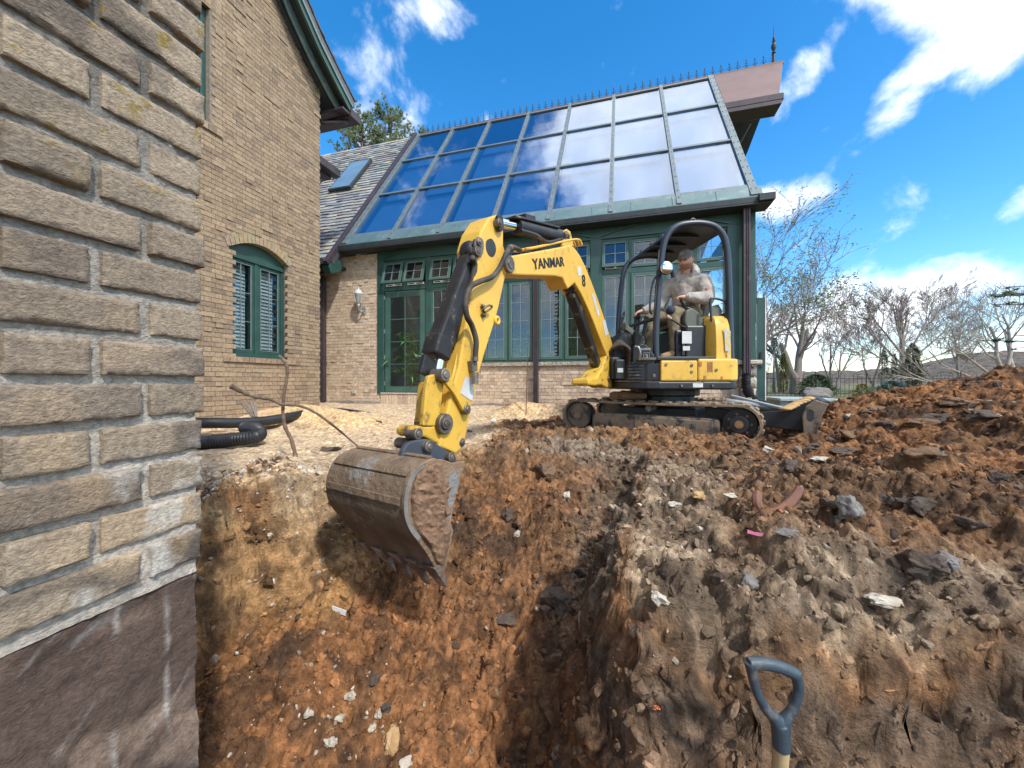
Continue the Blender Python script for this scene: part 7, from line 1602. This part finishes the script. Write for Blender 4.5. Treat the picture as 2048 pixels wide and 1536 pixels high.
# tall pines behind the slate roof, needles in upright tufts
def pine(label, px, pt, tt, seed, wid):
    base = base_at(px, tt, 0); topz = H + (HY - pt) / F * tt; t = thing('pine_tree', label, 'pine', base, group='pines behind the slate roof'); r = random.Random(seed); T = MB(); b = MB()
    T.tube([base, base + Vector((0, 0, topz * .5)), base + Vector((.1, 0, topz * .97))], [.3, .2, .04], 8)
    for k in range(100):
        z = topz * r.uniform(.66, .97); a = r.uniform(0, 6.28); L = wid * (1.15 - z / topz) * 3.0 * r.uniform(.5, 1.1) + .25; p0 = base + Vector((.05, 0, z)); p1 = p0 + Vector((math.cos(a) * L, math.sin(a) * L, L * .55)); T.tube([p0, (p0 + p1) / 2 + Vector((0, 0, -.05)), p1], [.04, .025, .012], 4)
        for q in range(10):
            c = p0 + (p1 - p0) * r.uniform(.45, 1.02) + Vector((r.gauss(0, .13), r.gauss(0, .13), r.gauss(0, .1)))
            for s in range(30):
                d = Vector((r.gauss(0, .7), r.gauss(0, .7), r.uniform(.3, 1.7))).normalized() * r.uniform(.12, .26); w_ = d.orthogonal().normalized() * .012; kk = r.uniform(.6, 1.3); b.add([c - w_, c + w_, c + d], [(0, 1, 2)], (kk, kk, kk * .9))
    T.build('trunk', BARK, t, smooth=True); b.build('needles', PINEM, t)
PINEM = mat('pine_needle', (.10, .16, .06), (.16, .20, .07), 1.2, .8, vcol=True)
pine('pine with split pointed top behind the slate roof, nearer the brick gable', 722, 228, 25, 1, 1.5)
pine('tallest pine behind the slate roof, nearer the glazed roof', 778, 214, 25, 2, 1.7)
pine('small pine tip just showing over the end of the slate roof', 846, 254, 30, 3, .8)
conifer('arborvitae', 'largest dark arborvitae with rusty patches in front of the wide bare tree', base_at(1825, 22, -.1), 2.85, .50, 5600, RUSTF, 2, 'column', .085, group='arborvitae by the fence')
conifer('arborvitae', 'slender dark arborvitae, leftmost of the close pair by the fence', base_at(1769, 24, 0), 2.5, .22, 1500, DKG, 3, 'column', .08, group='arborvitae by the fence')
conifer('arborvitae', 'slender dark arborvitae, right one of the close pair by the fence', base_at(1789, 24.3, 0), 2.3, .21, 1500, DKG, 4, 'column', .08, group='arborvitae by the fence')
conifer('golden_cypress', 'narrow golden-tipped conifer left of the forked bare tree', base_at(1567, 21, -.1), 2.2, .24, 2200, YG, 5, 'column', .08)
conifer('blue_spruce', 'hazy blue-green spruce beside the narrow golden conifer', base_at(1548, 24, -.1), 3.4, .9, 3000, BLG, 6, 'cone', .07)
conifer('shrub', 'sprawling green evergreen shrub in front of the forked bare tree', base_at(1632, 19.2, -.2), 1.1, .75, 3500, DKG, 7, 'mound', .08, trunk=False, group='evergreen shrubs along the fence')
conifer('shrub', 'small pale blue spruce bush at the foot of the largest arborvitae', base_at(1783, 17, -.2), .78, .55, 2600, BLG, 8, 'mound', .07, trunk=False, group='evergreen shrubs along the fence')
conifer('shrub', 'low yellow-green bush left of the pale blue spruce bush', base_at(1725, 17.5, -.2), .65, .35, 1200, YG, 9, 'mound', .06, trunk=False, group='evergreen shrubs along the fence')
conifer('shrub', 'dark low bush right of the largest arborvitae behind the spoil', base_at(1888, 16, -.1), .7, .45, 1500, DKG, 10, 'mound', .07, trunk=False, group='evergreen shrubs along the fence')
# wrought-iron fence with hoops
fe = thing('iron_fence', 'black wrought-iron hoop-topped fence running behind the shrubs', 'fence', (13, 20, -.2)); IR = mat('wrought_iron', (.02, .017, .018), (.05, .03, .025), 20, .7)
FXS = [(10.2, 23.2), (13.2, 20.2), (18.0, 19.3), (24.5, 19.0)]
def fence_pt(s):
    for (a, c) in zip(FXS[:-1], FXS[1:]):
        L = math.hypot(c[0] - a[0], c[1] - a[1])
        if s <= L: return Vector((a[0] + (c[0] - a[0]) * s / L, a[1] + (c[1] - a[1]) * s / L, -.25))
        s -= L
    return None
pk = MB(); hp_ = MB(); s = 0; k = 0
while True:
    p = fence_pt(s); 
    if p is None: break
    q = fence_pt(s + .19)
    if k % 3 == 2: pk.tube([p, p + Vector((0, 0, 1.0))], .012, 4); pk.tube([p + Vector((0, 0, 1.0)), p + Vector((0, 0, 1.12))], [.022, .002], 4)
    else: pk.tube([p, p + Vector((0, 0, 1.12))], .010, 4)
    if k % 3 == 0 and q is not None:
        c = (p + q) / 2 + Vector((0, 0, 1.12)); d = (q - p) / 2; hp_.tube([c + d * math.cos(t) + Vector((0, 0, .12 * math.sin(t))) for t in np.linspace(0, math.pi, 8)], .010, 4)
    if k % 12 == 0: pk.tube([p, p + Vector((0, 0, 1.35))], .025, 5)
    s += .19; k += 1
pk.build('pickets', IR, fe); hp_.build('hoops', IR, fe)
b = MB()
for a, c in zip(FXS[:-1], FXS[1:]):
    for z in (-.05, .72): b.beam((a[0], a[1], z), (c[0], c[1], z), .03, .03)
b.build('rails', IR, fe)
# boulder and slate-clad step beside the fence / terrace
b = MB(); v, f = TPB[3]; bb_ = base_at(1628, 17.5, -.2); b.v = [tuple(Vector((q[0] * 1.0, q[1] * .5, q[2] * .42)) + bb_ + Vector((0, 0, .1))) for q in v]; b.f = [tuple(int(k) for k in q) for q in f]; b.c = [(1, 1, 1)] * len(b.v); b.m = [0] * len(b.f); b.build('boulder', GREYST, smooth=40, label='large low grey boulder in the garden behind the dozer blade', cat='boulder')
b = MB(); tp = house((3.1, 7.9, 0)); R_ = lambda a, bb2, z: house((a, bb2, z))
rs = random.Random(6); a = 2.9
base_z = -.2
st_ = thing('slate_planter', 'low wall clad in blue-green slate slabs beside the open side door', 'planter', (2.9, 8.3, -.2), local=True)
while a < 3.75: w_ = rs.uniform(.08, .15); k = rs.uniform(.7, 1.3); b.box(a, a + w_ - .006, 8.3 + rs.uniform(0, .01), 8.42, -.2, .22, (.22 * k, .30 * k, .30 * k)); a += w_
b.build('slabs', SLATE, st_); b = MB(); b.box(2.86, 3.8, 8.24, 9.2, .222, .275, (.35, .42, .42)); b.box(2.9, 3.76, 8.43, 9.1, -.2, .22, (.2, .25, .25)); b.build('coping', SLATE, st_, bevel=.01)
# hills
hm = mat('far_woods', (.22, .165, .13), (.11, .095, .075), .16, .95, c3=(.15, .20, .09), thr=(.60, .68), scale3=.02, bump=1, bscale=.4, dist=2)
nxh, nyh = 420, 60; hx_ = np.linspace(20, 520, nxh); hy_ = np.linspace(120, 420, nyh); HX, HYy = np.meshgrid(hx_, hy_)
u_ = HX / HYy; rise = 5 + 10 * sst(u_, .85, 1.3) + 3 * (fbm(HX / 60, HYy / 60, o=3, seed=5) - .5) * 2 ; rise = rise * sst(HYy, 120, 260) 
HZ = rise + sst(HYy, 122, 140) * (fbm(HX / 3.2, HYy / 3.2, o=3, seed=7, ridge=True) * 5 - 2) + 3.0 * sst(u_, 1.0, 1.35) * sst(HYy, 130, 200)
hv = np.stack([HX, HYy, HZ - 1.2], -1).reshape(-1, 3).astype(np.float32); ix_ = np.arange(nxh * nyh).reshape(nyh, nxh); hq = np.stack([ix_[:-1, :-1], ix_[:-1, 1:], ix_[1:, 1:], ix_[1:, :-1]], -1).reshape(-1, 4)
ho = grid_mesh('hills', hv, hq, np.ones((len(hv), 3)), hm); ho['kind'] = 'structure'
# pine sprig at the right edge: branch of a pine standing further right
t = thing('pine_tree', 'dark pine whose needle tufts reach in at the right edge above the pale tree', 'pine', (15.5, 9.6, 0)); T = MB(); b = MB(); r = random.Random(5); base = Vector((15.5, 9.6, 0))
T.tube([base, base + Vector((0, 0, 4.6))], [.16, .03], 8)
for k in range(26):
    z = r.uniform(1.3, 3.3); a = r.uniform(2.0, 4.4); L = r.uniform(1.3, 2.4); p0 = base + Vector((0, 0, z)); p1 = p0 + Vector((math.cos(a) * L, math.sin(a) * L, L * .12)); T.tube([p0, p1], [.035, .01], 4)
    for q in range(9):
        c = p0 + (p1 - p0) * r.uniform(.4, 1.0) + Vector((r.gauss(0, .08), r.gauss(0, .08), r.gauss(0, .05)))
        for s in range(34): d = Vector((r.gauss(0, 1), r.gauss(0, 1), r.gauss(.3, .8))).normalized() * r.uniform(.09, .18); w_ = d.orthogonal().normalized() * .013; kk = r.uniform(.4, .8); b.add([c - w_, c + w_, c + d], [(0, 1, 2)], (kk, kk, kk))
T.build('trunk', BARK, t, smooth=True); b.build('needles', PINEM, t)
